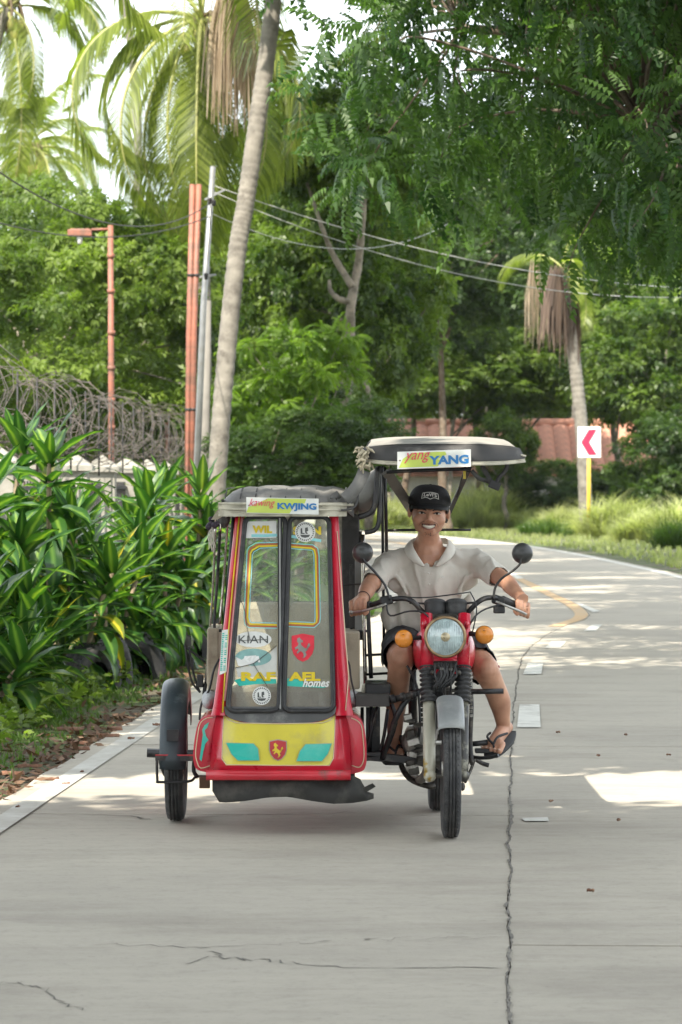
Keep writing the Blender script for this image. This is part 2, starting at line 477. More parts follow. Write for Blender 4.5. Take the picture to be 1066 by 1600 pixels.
# ================================================================ foliage machinery
def leaf_kite(L0=1., W0=.4, droop=.15):
    return np.array([[0, 0, 0], [.45 * L0, W0 / 2, .04], [L0, 0, -droop], [.45 * L0, -W0 / 2, .04]]), np.array([[0, 3, 2, 1]])
def combine(parts):
    V, Fq = [], []; b = 0
    for v, f in parts: V.append(v); Fq.append(f + b); b += len(v)
    return np.concatenate(V), np.concatenate(Fq)
def xform(v, ang=0, pitch=0, off=(0, 0, 0), s=1.0, roll=0):
    M = Matrix.Rotation(ang, 3, 'Z') @ Matrix.Rotation(pitch, 3, 'Y') @ Matrix.Rotation(roll, 3, 'X')
    return (v * s) @ np.array(M).T + np.array(off)
def sprig(n=6, seed=0, W0=.42):
    r_ = random.Random(seed); parts = []
    for i in range(n):
        t = i / (n - 1); sgn = 1 if i % 2 else -1
        v, f = leaf_kite(.42, W0 * .42 if W0 < 1 else .2)
        parts.append((xform(v, sgn * (1.1 - .8 * t) + r_.uniform(-.2, .2), r_.uniform(-.2, .5), (t * .62, 0, -.10 * t * t), 1 + r_.uniform(-.2, .2), r_.uniform(-.6, .6)), f))
    return combine(parts)
def pinnate(n=9, W0=.11, ll=.27, droop=.35):
    parts = []
    for i in range(n):
        t = .12 + .86 * i / (n - 1); prof = math.sin(math.pi * min(1, .25 + .72 * t)) ** .6
        for sgn in (-1, 1):
            v, f = leaf_kite(ll * prof, W0)
            parts.append((xform(v, sgn * 1.15, .25, (t, 0, -droop * t * t)), f))
    v, f = leaf_kite(ll, W0); parts.append((xform(v, 0, .5, (.98, 0, -droop)), f))
    v = np.array([[0, .008, 0], [0, -.008, 0], [1, -.004, -droop], [1, .004, -droop]]); parts.append((v, np.array([[0, 1, 2, 3]])))
    return combine(parts)
TPL = {'sprig': sprig(7, 1), 'broad': sprig(5, 4, .6), 'pinnate': pinnate(), 'feather': pinnate(11, .07, .2, .5), 'near': pinnate(8, .115, .25, .45), 'twin': pinnate(6, .2, .34, .45)}
def scatter(tpl, pos, fwd, up, scale, tint):
    "place template at pos with frames from fwd/up; all numpy"
    Vt, Ft = tpl; n = len(pos); m = len(Vt)
    fwd = fwd / np.linalg.norm(fwd, axis=1, keepdims=True)
    y = np.cross(up, fwd); y /= (np.linalg.norm(y, axis=1, keepdims=True) + 1e-9); z = np.cross(fwd, y)
    V = pos[:, None, :] + scale[:, None, None] * (Vt[None, :, 0:1] * fwd[:, None, :] + Vt[None, :, 1:2] * y[:, None, :] + Vt[None, :, 2:3] * z[:, None, :])
    Fq = (Ft[None] + (np.arange(n) * m)[:, None, None]).reshape(-1, Ft.shape[1])
    return V.reshape(-1, 3), Fq, np.repeat(tint, m)
def leaf_cloud(rs, centers, radii, per, tpl, size, tintc=None, flat=.6, upbias=.35, droop=.25):
    """clumps of leaves: more leaves near the clump's surface, facing outwards"""
    K = len(centers); n = K * per
    c = np.repeat(centers, per, 0); rad = np.repeat(radii, per)
    d = rs.normal(size=(n, 3)); d /= np.linalg.norm(d, axis=1, keepdims=True)
    rr = rs.uniform(.25, 1, n) ** .5
    off = d * (rr * rad)[:, None]; off[:, 2] *= flat
    pos = c + off
    fwd = d * .9 + rs.normal(size=(n, 3)) * .55; fwd[:, 2] -= droop
    up = rs.normal(size=(n, 3)) * .5; up[:, 2] += 1; up += d * upbias
    sc = size * rs.uniform(.7, 1.25, n)
    tb = np.repeat(rs.uniform(.0, .85, K) if tintc is None else tintc, per)
    tint = np.clip(tb + rs.uniform(-.3, .35, n), 0, 1)
    return scatter(TPL[tpl], pos, fwd, up, sc, tint)
def ellip_centers(rs, K, rad, shell=.55, zmin=-9):
    d = rs.normal(size=(K * 4, 3)); d /= np.linalg.norm(d, axis=1, keepdims=True)
    d *= (rs.uniform(shell ** 3, 1, K * 4) ** (1 / 3))[:, None]
    d *= np.array(rad); d = d[d[:, 2] > zmin]; return d[:K]
M_bark = mat('bark_grey', (.20, .17, .135), .9, var=.35, scale=9, col2=(.33, .30, .25), amt=(.5, .62), bump=.8, bscale=25)
M_bark2 = mat('bark_brown', (.12, .085, .06), .9, var=.35, scale=9, col2=(.2, .17, .13), amt=(.5, .65), bump=.8, bscale=25)
LM = {
 'dark': leaf_mat('leaves_dark', (.018, .042, .009), (.078, .13, .028), .38, .42),
 'mid': leaf_mat('leaves_mid', (.030, .062, .011), (.145, .21, .038), .42, .42),
 'lite': leaf_mat('leaves_light', (.045, .085, .014), (.18, .245, .05), .48, .45),
 'lime': leaf_mat('leaves_lime', (.06, .12, .014), (.17, .26, .035), .5, .45),
 'near': leaf_mat('leaves_feathery', (.022, .058, .015), (.085, .155, .035), .42, .45),
}
def make_crown_mesh(name, seed, rad, K, per, tpl, size, m, crad=(.6, 1.1), flat=.6, shell=.45, zmin=-9):
    rs = np.random.RandomState(seed)
    c = ellip_centers(rs, K, rad, shell, zmin)
    V, Fq, t = leaf_cloud(rs, c, rs.uniform(*crad, len(c)), per, tpl, size, flat=flat)
    o = npmesh(name, V, Fq, LM[m], None, t)
    return o, c
PROTO = {}
def tree(kind, name, loc, trunk_h, tr, crown_c, scale=(1, 1, 1), rz=0, label='', cat='tree', group=None, lean=(0, 0), bark=None, limbs=9, seed=0, leafmat=None):
    "root empty > trunk (with limbs), crown"
    root = empty(name, loc, 0, label, cat, group)
    tr = tr * .65 if tr > .1 else tr
    r_ = random.Random(seed * 13 + 5)
    if kind not in PROTO:
        PROTO[kind] = make_crown_mesh('crown', *KINDS[kind]); o = PROTO[kind][0]
    else:
        o = PROTO[kind][0].copy(); COL.objects.link(o)
        if leafmat: 
            o.data = o.data.copy(); o.data.materials[0] = LM[leafmat]
    o.parent = root; o.location = crown_c; o.rotation_euler = (0, 0, rz); o.scale = scale
    cs = PROTO[kind][1]
    top = Vector((crown_c[0] + lean[0], crown_c[1] + lean[1], crown_c[2]))
    b = MB()
    base = Vector((0, 0, -.1)); mids = [base]
    for k in range(1, 7):
        t = k / 6; p = base.lerp(top, t) + Vector((r_.uniform(-.12, .12), r_.uniform(-.12, .12), 0)) * (trunk_h / 5) * (t < 1); mids.append(p)
    path = smooth_path(mids, 4); n_ = len(path)
    b.tube(path, [tr * (1.25 - .95 * (i / (n_ - 1))) * (1.25 if i < 2 else 1) for i in range(n_)], 10)
    Rz = Matrix.Rotation(rz, 3, 'Z')
    for k in range(limbs):
        c = cs[r_.randrange(len(cs))]; tgt = Rz @ Vector((c[0] * scale[0], c[1] * scale[1], c[2] * scale[2])) + Vector(crown_c)
        st = path[int(n_ * r_.uniform(.42, .9))]
        m1 = st.lerp(tgt, .5) + Vector((r_.uniform(-.3, .3), r_.uniform(-.3, .3), r_.uniform(-.1, .5)))
        pp = smooth_path([st, m1, tgt], 5); q = len(pp)
        b.tube(pp, [tr * .42 * (1 - .8 * i / (q - 1)) for i in range(q)], 6)
    b.build('trunk', bark or (M_bark2 if kind == 'dark' else M_bark), root, local=True)
    return root
# name: seed, radii, clumps, leaves per clump, template, size, material, clump radii, flatness
KINDS = {
 'broad':  (11, (3.3, 3.3, 3.0), 130, 70, 'broad', .34, 'mid', (.35, .8), .6),
 'broad2': (17, (3.3, 3.0, 2.6), 115, 70, 'broad', .34, 'lite', (.35, .8), .6),
 'dark':   (12, (3.4, 3.4, 3.4), 140, 66, 'sprig', .36, 'dark', (.35, .85), .65),
 'fine':   (13, (3.2, 3.2, 2.6), 150, 84, 'sprig', .26, 'lite', (.3, .75), .4),
 'lime':   (19, (1.35, 1.0, 1.7), 19, 40, 'twin', .28, 'lime', (.25, .5), .45, .1),
 'bush':   (15, (1.9, 1.5, 1.2), 60, 50, 'sprig', .30, 'mid', (.3, .55), .8),
}
# ================================================================ trees behind
def at(px, Y, z=0): return (P(px, 757, Y).x, Y, z)
def crown_h(py, Y): return H + (HY - py) * Y / F
def bt(kind, px, Y, cy, sx, sz, label, trunk_r=.14, seed=0, name='broadleaf_tree', rz=None, lm=None, bark=None, lean=(0, 0), limbs=9, sy=None):
    "tree at photo column px, distance Y, with crown centre at photo row cy"
    h = crown_h(cy, Y)
    return tree(kind, name, at(px, Y), h, trunk_r, (0, 0, h), (sx, sy or sx, sz), seed * 1.3 if rz is None else rz, label, 'tree', 'trees and bushes behind the road', lean, bark, limbs, seed, lm)
bt('fine', 60, 62, 505, 1.0, .95, 'feathery pale green tree behind the razor wire at far left', .10, 1, 'feathery_tree')
bt('fine', 175, 74, 480, .85, .9, 'feathery light green tree behind the orange lamp post', .10, 2, 'feathery_tree')
bt('broad2', 110, 84, 620, .9, .8, 'light green bushy tree low behind the fence at left', .14, 3)
bt('fine', -10, 80, 470, .95, 1.0, 'feathery tree at the left edge under the palm fronds', .10, 4, 'feathery_tree')
bt('broad', 235, 84, 560, .75, 1.1, 'mid green tree between lamp post and the orange poles', .14, 5)
bt('dark', 300, 96, 640, .8, .8, 'dark low tree behind the orange poles', .15, 6)
bt('dark', 240, 100, 690, .9, .6, 'dark shrubby tree beyond the razor wire', .15, 7)
bt('broad', 420, 88, 420, .75, .9, 'glossy green tree just right of the leaning palm trunk', .16, 8, lm='dark')
bt('dark', 440, 92, 610, .85, .9, 'dark green tree above the white gate pillars', .16, 9)
bt('lime', 465, 58, 600, .95, .85, 'bright lime green sapling left of the pale mid trunk', .04, 10, 'lime_sapling', limbs=6)
bt('lime', 415, 60, 660, .6, .7, 'smaller green sapling beside the leaning palm trunk', .035, 11, 'lime_sapling', lm='mid', limbs=4)
bt('broad', 500, 80, 330, .8, .9, 'tall thin tree with pale branches behind power lines', .16, 12)
bt('dark', 470, 64, 700, .55, .35, 'dark shrub behind the sidecar roof', .08, 13)
bt('broad', 540, 73, 450, .62, .8, 'tree with straight pale trunk rising behind the gap between roofs', .17, 14, lean=(.25, 0), limbs=12)
bt('dark', 640, 128, 470, 1.3, 1.0, 'dark green tree directly above the rider canopy', .18, 15)
bt('broad', 610, 127, 400, .9, 1.0, 'slender tree with tilted bare trunk over the canopy', .12, 16, lean=(.5, 0))
bt('dark', 750, 126, 480, 1.2, .98, 'dense dark tree right of the rider canopy', .2, 17)
bt('dark', 700, 112, 380, 1.1, 1.0, 'dark tall tree beneath the hanging feathery boughs', .2, 18)
bt('broad', 560, 134, 690, .4, .3, 'low light green bush over the red tile roof', .1, 19, lm='lite')
bt('broad2', 810, 126, 520, 1.0, .85, 'sunlit green tree left of the skirted palm', .2, 20)
bt('broad', 790, 118, 700, .35, .4, 'green bush in front of the red tile roof beside the sign', .12, 21)
bt('broad2', 960, 124, 520, 1.15, 1.2, 'sunlit vine covered tree right of the skirted palm', .2, 22)
bt('broad', 1040, 112, 570, .95, .85, 'mid green tree at the right edge above the grass', .2, 23)
bt('dark', 1000, 116, 765, .8, .22, 'dark bush behind the chevron sign', .14, 24)
bt('dark', 860, 122, 765, .6, .3, 'dark low bush between grass clumps near the palm foot', .1, 25)
bt('broad', 1075, 108, 735, .7, .6, 'dark leafy bush at the right edge of the verge', .12, 26, lm='dark')
bt('broad2', 900, 140, 430, 1.2, 1.1, 'tall bright tree far behind the skirted palm', .2, 27)
bt('broad', 1040, 135, 400, 1.2, 1.1, 'tall green tree at upper right behind the boughs', .2, 28)
bt('broad', 590, 126, 330, 1.2, 1.1, 'far tall tree seen between the pale branches', .2, 29)
bt('broad2', 770, 140, 330, 1.3, 1.2, 'far bright tree high behind the hanging boughs', .2, 30)
bt('dark', 380, 112, 530, 1.1, 1.1, 'dark tree far behind the leaning palm trunk', .2, 31)
bt('broad2', 330, 118, 400, .9, .8, 'pale tree far behind the steel pole', .2, 32)
bt('broad', 500, 112, 610, .6, .55, 'green thicket tree over the white boundary wall', .16, 33)
bt('dark', 180, 118, 600, 1.1, 1.0, 'far dark tree behind the lamp post', .2, 34)
bt('broad', 20, 118, 600, 1.2, 1.0, 'far green tree behind the fence at left', .2, 35)
bt('broad', 900, 150, 640, 1.3, 1.0, 'far green tree low behind the chevron sign', .2, 36)
bt('dark', 560, 150, 500, 1.5, 1.4, 'far dark tree closing the view in the middle', .2, 37)
bt('broad', 1100, 150, 520, 1.5, 1.4, 'far green tree closing the view at right', .2, 38)
bt('broad', 705, 123, 575, .9, .6, 'mid green tree filling the gap above the rider canopy', .12, 41)
bt('broad2', 775, 124, 600, .7, .5, 'light green tree just above the right end of the canopy', .12, 42)
bt('broad', 450, 68, 650, .5, .5, 'green bush behind the lime sapling', .08, 43)
bt('dark', 470, 55, 722, .42, .24, 'dark low shrub hiding the foot of the lime sapling', .05, 44, name='shrub')
bt('dark', 395, 60, 715, .4, .28, 'dark low shrub by the leaning palm foot', .05, 45, name='shrub')
def slim(paths, Y, label, rr, crown=None):
    base = paths[0][0]; root = empty('slim_tree', (P(base[0], 757, Y).x, Y, 0), 0, label, 'tree', 'slim pale trunked trees')
    for k, pts in enumerate(paths):
        b = MB(); pp = smooth_path([P(x, y, Y) + Vector((0, .12 * math.sin(y * .05), 0)) for x, y in pts], 6); n = len(pp); r0 = rr * (1 if k == 0 else .55)
        b.tube(pp, [r0 * (1 - .6 * i / (n - 1)) * (1 + .06 * math.sin(i * 1.7)) for i in range(n)], 9); b.build('trunk' if k == 0 else 'branch', M_palebark, root)
    if crown:
        o = PROTO['broad'][0].copy(); COL.objects.link(o); o.parent = root; c = P(crown[0], crown[1], Y + .6); o.location = c - OFF[root]; o.scale = crown[2]
M_palebark = mat('bark_pale', (.26, .22, .175), .9, var=.3, scale=8, col2=(.13, .11, .085), amt=(.48, .62), bump=.6, bscale=25)
slim([[(536, 905), (540, 640), (546, 540), (548, 480), (560, 410), (566, 345), (572, 250)], [(547, 472), (530, 468), (517, 455), (515, 438)], [(552, 450), (522, 400), (505, 360), (480, 285)], [(549, 560), (575, 610), (585, 660)]], 66, 'slim tree with pale mottled trunk and forked bare branches left of the rider canopy', .13, (545, 235, (.55, .5, .45)))
slim([[(575, 826), (588, 680), (603, 600), (615, 500), (632, 400), (640, 330)], [(632, 400), (665, 385), (698, 340)]], 119, 'slim leaning pale trunk rising over the rider canopy', .15, (640, 300, (.7, .7, .5)))
# far wood: one mass
rs = np.random.RandomState(77)
K = 520
cc = np.stack([rs.uniform(-42, 42, K), rs.uniform(165, 190, K), rs.uniform(0, 8.5, K)], 1)
V, Fq, t = leaf_cloud(rs, cc, rs.uniform(1.2, 2.2, K), 26, 'broad', 1.1, flat=.8)
tag(npmesh('far_wood', V, Fq, LM['mid'], None, t), 'far green wood closing the horizon behind all the trees', 'wood', kind='stuff')

# ================================================================ palms
M_palmtrunk = mat('palm_bark', (.195, .178, .152), .9, var=.25, scale=6, col2=(.10, .088, .075), amt=(.50, .66), bump=.7, bscale=22)
M_frond = leaf_mat('palm_frond', (.07, .10, .018), (.23, .27, .06), .5, .38)
M_frond_dry = leaf_mat('palm_frond_dry', (.22, .16, .10), (.42, .34, .25), .3, .6, (1.2, 1.1, .9))
M_rachis = mat('palm_rachis', (.30, .30, .10), .5, var=.2)
M_nut = mat('coconut_husk', (.25, .22, .06), .5, var=.3, scale=9, col2=(.16, .10, .04), amt=(.5, .6))
FR = {}
def frond_mesh(kind, length, elev, bend, dry=False, seed=0, npair=72, hang=.75):
    key = (kind, length, elev, bend, dry, hang)
    if key in FR: return FR[key]
    r_ = random.Random(seed + 3); parts = []; tint = []
    pts = []; p = Vector((0, 0, 0)); a = elev; n = 24; st = length / n
    for i in range(n + 1):
        pts.append(p.copy()); p = p + Vector((math.cos(a), 0, math.sin(a))) * st; a -= bend / n * (1 + i / n)
    for k in range(npair):
        t = .14 + .86 * k / (npair - 1); f = t * n; i = min(int(f), n - 1); q = pts[i].lerp(pts[i + 1], f - i)
        d = (pts[i + 1] - pts[i]).normalized()
        ll = length * .24 * (math.sin(math.pi * min(.97, .18 + .80 * t)) ** .55) * r_.uniform(.9, 1.08)
        for sgn in (-1, 1):
            sd_ = Vector((0, sgn, 0))
            dr = (d * .75 + sd_ * .9 + Vector((0, 0, .12 - .2 * hang))).normalized()
            dr2 = (dr * (1 - .55 * hang) + Vector((0, 0, -1)) * hang * r_.uniform(.7, 1.2)).normalized()
            w = .055 * length / 4.5
            wd = d.cross(dr).cross(dr).normalized() if False else d * 1.0
            m_ = q + dr * ll * .4; e = m_ + dr2 * ll * .6
            tw = Vector((0, 0, .35)) + d
            tw = tw.normalized() * w / 2
            vs = np.array([list(q - tw * .6), list(q + tw * .6), list(m_ + tw), list(m_ - tw), list(e + tw * .12), list(e - tw * .12)])
            parts.append((vs, np.array([[0, 1, 2, 3], [3, 2, 4, 5]]))); tt = r_.uniform(.1, 1); tint += [tt] * 6
    V, Fq = combine(parts)
    b = MB(); b.tube(pts, [.045 * (1 - .85 * i / n) * length / 4.5 for i in range(n + 1)], 5)
    rv = np.array([list(v) for v in b.v]); rf = np.array([f for f in b.f if len(f) == 4])
    nv = len(V); V = np.concatenate([V, rv]); nF = len(Fq); Fq = np.concatenate([Fq, rf + nv]); tint += [.9] * len(rv)
    me_o = npmesh('frond', V, Fq, [M_frond_dry if dry else M_frond, M_frond_dry if dry else M_rachis], None, tint)
    mi = np.zeros(len(Fq), dtype=np.int32); mi[nF:] = 1; me_o.data.polygons.foreach_set('material_index', mi)
    FR[key] = me_o; me_o['used'] = 0
    return me_o
def put_frond(parent, loc, az, length=4.4, elev=.5, bend=1.6, dry=False, roll=0, hang=.75, sc=1.0):
    elev = round(elev * 4) / 4; bend = round(bend * 2.5) / 2.5; length = round(length * 2) / 2
    o = frond_mesh('c', length, elev, bend, dry, int(elev * 10 + bend * 100), hang=hang)
    if o['used']: n = o.copy(); COL.objects.link(n)
    else: n = o
    o['used'] = 1
    n.parent = parent; n.location = loc; n.rotation_euler = (roll, 0, az); n.scale = (sc, sc, sc)
    return n
def palm(path_pts, r0, label, nf=20, length=4.5, seed=0, az_list=None, nuts=True, dry=2, r1=None, name='coconut_palm', group=None):
    base = Vector(path_pts[0]); root = empty(name, (base.x, base.y, 0), 0, label, 'palm tree', group)
    r_ = random.Random(seed)
    path = smooth_path(path_pts, 30); b = MB(); n = len(path); r1 = r1 or r0 * .72
    # ringed trunk: swelling at every leaf scar
    b.tube(path, [(r0 + (r1 - r0) * (i / (n - 1)) ** .7) * (1 + (.45 * math.exp(-i / 5))) * (1.03, .985, .955)[i % 3] * (1 + .015 * math.sin(i * 1.9)) for i in range(n)], 18)
    b.build('trunk', M_palmtrunk, root)
    top = path[-1] - OFF[root]
    for k in range(nf):
        t = k / nf; az = k * 2.39996 + r_.uniform(-.15, .15)
        elev = 1.35 - 1.9 * t + r_.uniform(-.1, .1); bend = 1.2 + 1.2 * t
        put_frond(root, top, az, length, elev, bend, hang=.55 + .4 * t, sc=r_.uniform(.9, 1.05))
    for f in (az_list or []):
        put_frond(root, top, *f)
    for k in range(dry):
        put_frond(root, top - Vector((0, 0, .2)), r_.uniform(0, 6.28), length * .7, -1.0, .5, True, hang=1.0)
    if nuts:
        for k in range(9):
            nb = MB(); a = r_.uniform(0, 6.28); q = top + Vector((math.cos(a) * .32, math.sin(a) * .32, -.35 + r_.uniform(-.3, .1)))
            nb.ball(q, (.12, .12, .155), 10); nb.build('coconut', M_nut, root, local=True)
        sb = MB()
        for k in range(10):
            a = r_.uniform(0, 6.28); d = Vector((math.cos(a), math.sin(a), 0))
            sb.tube(smooth_path([top, top + d * .25 + Vector((0, 0, .1)), top + d * .4 + Vector((0, 0, -.45))], 4), .03, 5)
        sb.build('flower_stalk', M_frond_dry, root, local=True)
    return root, top
# leaning palm, nearest
pa = [P(333, 929, 48), P(336, 800, 48), P(350, 600, 48), P(370, 400, 48.2), P(385, 310, 48.3), P(402, 190, 48.4), P(418, 80, 48.5), P(428, -20, 48.6), P(436, -230, 49)]
pa[0].z = -.2
palm(pa, .135, 'coconut palm with long leaning ringed grey trunk beside the steel pole', 7, 4.5, 3, r1=.115, dry=0)
# palm with the coconut cluster
PB = P(315, 30, 62)
rb, tb = palm([(P(319, 757, 62).x, 62, -.1), P(320, 600, 62), P(318, 400, 62), P(316, 200, 62), PB], .14, 'coconut palm with brown nut cluster and hanging dead fronds, upper middle left', 6, 4.0, 5,
  az_list=[(3.5, 4.5, .25, 2.0), (3.3, 4.5, 0, 2.4), (3.9, 4.5, -.25, 1.6), (4.3, 4.5, -.5, 1.6), (4.7, 4.5, -.5, 1.2), (4.9, 4.5, -.75, 1.2), (5.4, 4.5, -.25, 1.6), (5.8, 4.5, 0, 2.0), (6.1, 4.5, -.25, 2.0), (3.6, 4.5, -.75, 1.2), (4.5, 4.5, -1.0, .8), (5.1, 4.5, -1.0, .8)], dry=0)
sk = MB()
def dry_skirt(parent, c, w, l, seed, name='dead_frond', n=70, m=None):
    "bundle of hanging dead leaf strips"
    r_ = random.Random(seed); parts = []; tint = []
    for k in range(n):
        a = r_.uniform(0, 6.28); rr = w * r_.uniform(.2, 1) * .5; p = Vector((c[0] + math.cos(a) * rr * .6, c[1] + math.sin(a) * rr * .6, c[2] - r_.uniform(0, .2) * l))
        q = p + Vector((math.cos(a) * rr * .6 + r_.uniform(-.06, .06), math.sin(a) * rr * .6, -l * r_.uniform(.5, 1)))
        ww = w * r_.uniform(.012, .04); mid = p.lerp(q, .5) + Vector((math.cos(a) * .06, math.sin(a) * .06, 0)); s = Vector((math.sin(a + .7), -math.cos(a + .7), 0)) * ww
        parts.append((np.array([list(p - s * .4), list(p + s * .4), list(mid + s), list(mid - s), list(q + s * .3), list(q - s * .3)]), np.array([[0, 1, 2, 3], [3, 2, 4, 5]]))); tint += [r_.random()] * 6
    V, Fq = combine(parts); return npmesh(name, V, Fq, m or M_frond_dry, parent, tint)
q = P(362, 30, 59.5) - OFF[rb]; dry_skirt(rb, (q.x, q.y, q.z + .7), .8, 2.3, 3, n=240)
# left palms
palm([at(35, 95, -.1), P(34, 470, 95), P(38, 350, 95), P(48, 232, 95)], .15, 'coconut palm left of the sky gap with drooping fronds', 15, 3.5, 8, dry=0, group='distant coconut palms')
palm([at(66, 108, -.1), P(66, 470, 108), P(64, 350, 108), P(60, 265, 108)], .15, 'second far palm trunk just right behind the left palm', 12, 3.0, 9, dry=0, group='distant coconut palms')
palm([at(-25, 72, -.1), P(-22, 400, 72), P(-10, 100, 72), P(12, 12, 72)], .15, 'coconut palm at upper left corner with upright fronds', 13, 3.5, 10, dry=0,
     az_list=[(0.1, 4.0, 1.25, .8), (5.9, 4.0, 1.0, 1.2), (.5, 4., 1.25, 1.2), (5.2, 4., -1., .8)])
palm([at(150, 88, -.1), P(215, 300, 88), P(190, -60, 88), P(175, -215, 88)], .13, 'coconut palm whose frond tips hang in at the top of the sky gap', 16, 4.0, 12, dry=0)
# skirted palm at right
PE = P(880, 420, 103)
re_, te = palm([(P(917, 780, 103).x, 103, -.1), P(911, 700, 103), P(902, 600, 103), P(892, 520, 103), P(882, 450, 103), PE], .2, 'palm with shaggy brown skirt of dead fronds behind the chevron sign', 4, 3.0, 14, nuts=False, dry=0, r1=.18, name='skirted_palm')
M_skirt = leaf_mat('palm_skirt_brown', (.055, .036, .027), (.17, .12, .09), .2, .7, (1.2, 1.0, .9))
dry_skirt(re_, (te.x - .1, te.y - .2, te.z + .1), 1.05, 2.2, 6, n=320, m=M_skirt); dry_skirt(re_, (te.x + .15, te.y - .2, te.z - .3), .6, 2.2, 8, n=120, m=M_skirt); dry_skirt(re_, (te.x - .85, te.y, te.z + .3), .5, 2.3, 7, n=60)
palm([at(905, 140, -.1), P(890, 400, 140), P(872, 225, 140)], .17, 'far palm crown showing through the gap in the boughs', 16, 3.0, 15, dry=1)

# ================================================================ near feathery tree overhanging from the right
rs = np.random.RandomState(5)
def edge_y(px):
    xs_ = [430, 480, 530, 600, 700, 780, 850, 920, 1000, 1066, 1200]; ys_ = [60, 190, 300, 330, 318, 350, 395, 405, 425, 425, 430]
    return np.interp(px, xs_, ys_)
root = empty('feathery_tree', (6.6, 31, 0), 0, 'large feathery leaved tree hanging its dark boughs over the road from the upper right', 'tree')
cl = []; tries = 0
while len(cl) < 520 and tries < 90000:
    tries += 1
    Y = rs.uniform(26, 37); px = rs.uniform(430, 1500); py = rs.uniform(-560, 430)
    x = (px - CX) * Y / F; z = H + (HY - py) * Y / F
    if px < 1200 and py > edge_y(px) - 22: continue
    dens = np.interp(px, [430, 560, 700, 850, 1000], [.25, .42, .5, .8, 1.0])
    if 440 < px < 620 and rs.rand() > .55: continue
    # openings towards the lower middle
    g1 = math.exp(-((px - 720) / 80) ** 2 - ((py - 285) / 45) ** 2); g2 = math.exp(-((px - 950) / 25) ** 2 - ((py - 165) / 25) ** 2)
    g3 = math.exp(-((px - 880) / 40) ** 2 - ((py - 235) / 40) ** 2)
    if rs.rand() < max(g1, g2, g3) * 1.1 or rs.rand() > dens: continue
    cl.append((x, Y, z))
cl = np.array(cl)
V, Fq, t = leaf_cloud(rs, cl - np.array([6.6, 31, 0]), rs.uniform(.28, .52, len(cl)), 22, 'near', .34, flat=.6, droop=.35)
npmesh('crown', V, Fq, LM['near'], root, t)
b = MB(); base = Vector((0, 0, -.1)); fork = Vector((-.4, 0, 3.2))
b.tube(smooth_path([base, Vector((.1, .1, 1.5)), fork], 5), [.34 - .01 * i for i in range(11)], 12)
r_ = random.Random(4)
mains = []
for tx, ty, tz in [(-3.2, -1.5, 5.0), (-5.5, 1, 5.6), (-2, 2, 7.5), (1.5, 0, 7), (-4.2, -2.5, 4.4), (-6.2, -1, 6.4)]:
    e = Vector((tx, ty, tz)); m1 = fork.lerp(e, .5) + Vector((0, 0, .8)); pp = smooth_path([fork, m1, e], 8); mains += pp[6:]
    b.tube(pp, [.15 * (1 - .75 * i / (len(pp) - 1)) for i in range(len(pp))], 8)
b.build('trunk', M_bark2, root, local=True)
tw = MB()
for c in cl[::2]:
    c = Vector(c) - Vector((6.6, 31, 0)); st = min(mains, key=lambda p: (p - c).length); m1 = st.lerp(c, .55) + Vector((r_.uniform(-.15, .15), 0, .12))
    tw.tube(smooth_path([st, m1, c, c + Vector((r_.uniform(-.2, .1), 0, -.25))], 4), [.016] * 4 + [.011] * 4 + [.006] * 5, 4)
tw.build('branch', M_bark2, root, local=True)

# ================================================================ shade trees beside and above the near road (unseen crowns overhead, laid out and gapped to shape the road's shade)
def shade_tree(loc, label, boxes, seed, n_per=28, size=.73):
    root = empty('shade_tree', loc, 0, label, 'tree', 'roadside shade trees'); rs = np.random.RandomState(seed); cs = []
    for (x0, x1, y0, y1, z0, z1, n) in boxes:
        cs.append(np.stack([rs.uniform(x0, x1, n), rs.uniform(y0, y1, n), rs.uniform(z0, z1, n)], 1))
    cs = np.concatenate(cs) - np.array(loc)
    V, Fq, t = leaf_cloud(rs, cs, rs.uniform(.5, .85, len(cs)), n_per, 'sprig', size, flat=.5)
    npmesh('crown', V, Fq, LM['near'], root, t)
    b = MB(); top = Vector((.3, .2, 4.6)); b.tube(smooth_path([Vector((0, 0, -.1)), Vector((.15, 0, 2.4)), top], 5), [.26 - .01 * i for i in range(11)], 10)
    r_ = random.Random(seed)
    for c in cs[::4]:
        c = Vector(c); m1 = top.lerp(c, .5) + Vector((0, 0, .6)); b.tube(smooth_path([top, m1, c], 4), [.07, .06, .055, .05, .045, .04, .03, .02, .015], 5)
    b.build('trunk', M_bark2, root, local=True)
# sun travels (+.30,+.78) per metre of fall: crowns at z~7.5 shade ground 2.2 m right, 5.9 m further
shade_tree((-6.2, -1, 0), 'roadside tree shading the near road', [(-8, 3.6, -7, 8.7, 6.9, 9.2, 780), (-8, 3.6, 8.6, 10.15, 6.9, 7.5, 120)], 21)
shade_tree((-6.4, 17, 0), 'roadside tree shading the road behind the tricycle', [(-4.6, 3.0, 13.8, 14.3, 6.9, 7.3, 34), (-2.5, 3.2, 15.2, 22.5, 6.9, 8.2, 170), (2.0, 6.5, 22, 28, 7.6, 9.6, 70)], 22)
shade_tree((7.2, 44, 0), 'unseen tree added to shade the far road', [(-2.5, 6, 30, 50, 9.6, 11.5, 150), (-2.5, 5.5, 50, 76, 12.2, 14.2, 190)], 23)  # added above the frame so that the far road falls darker
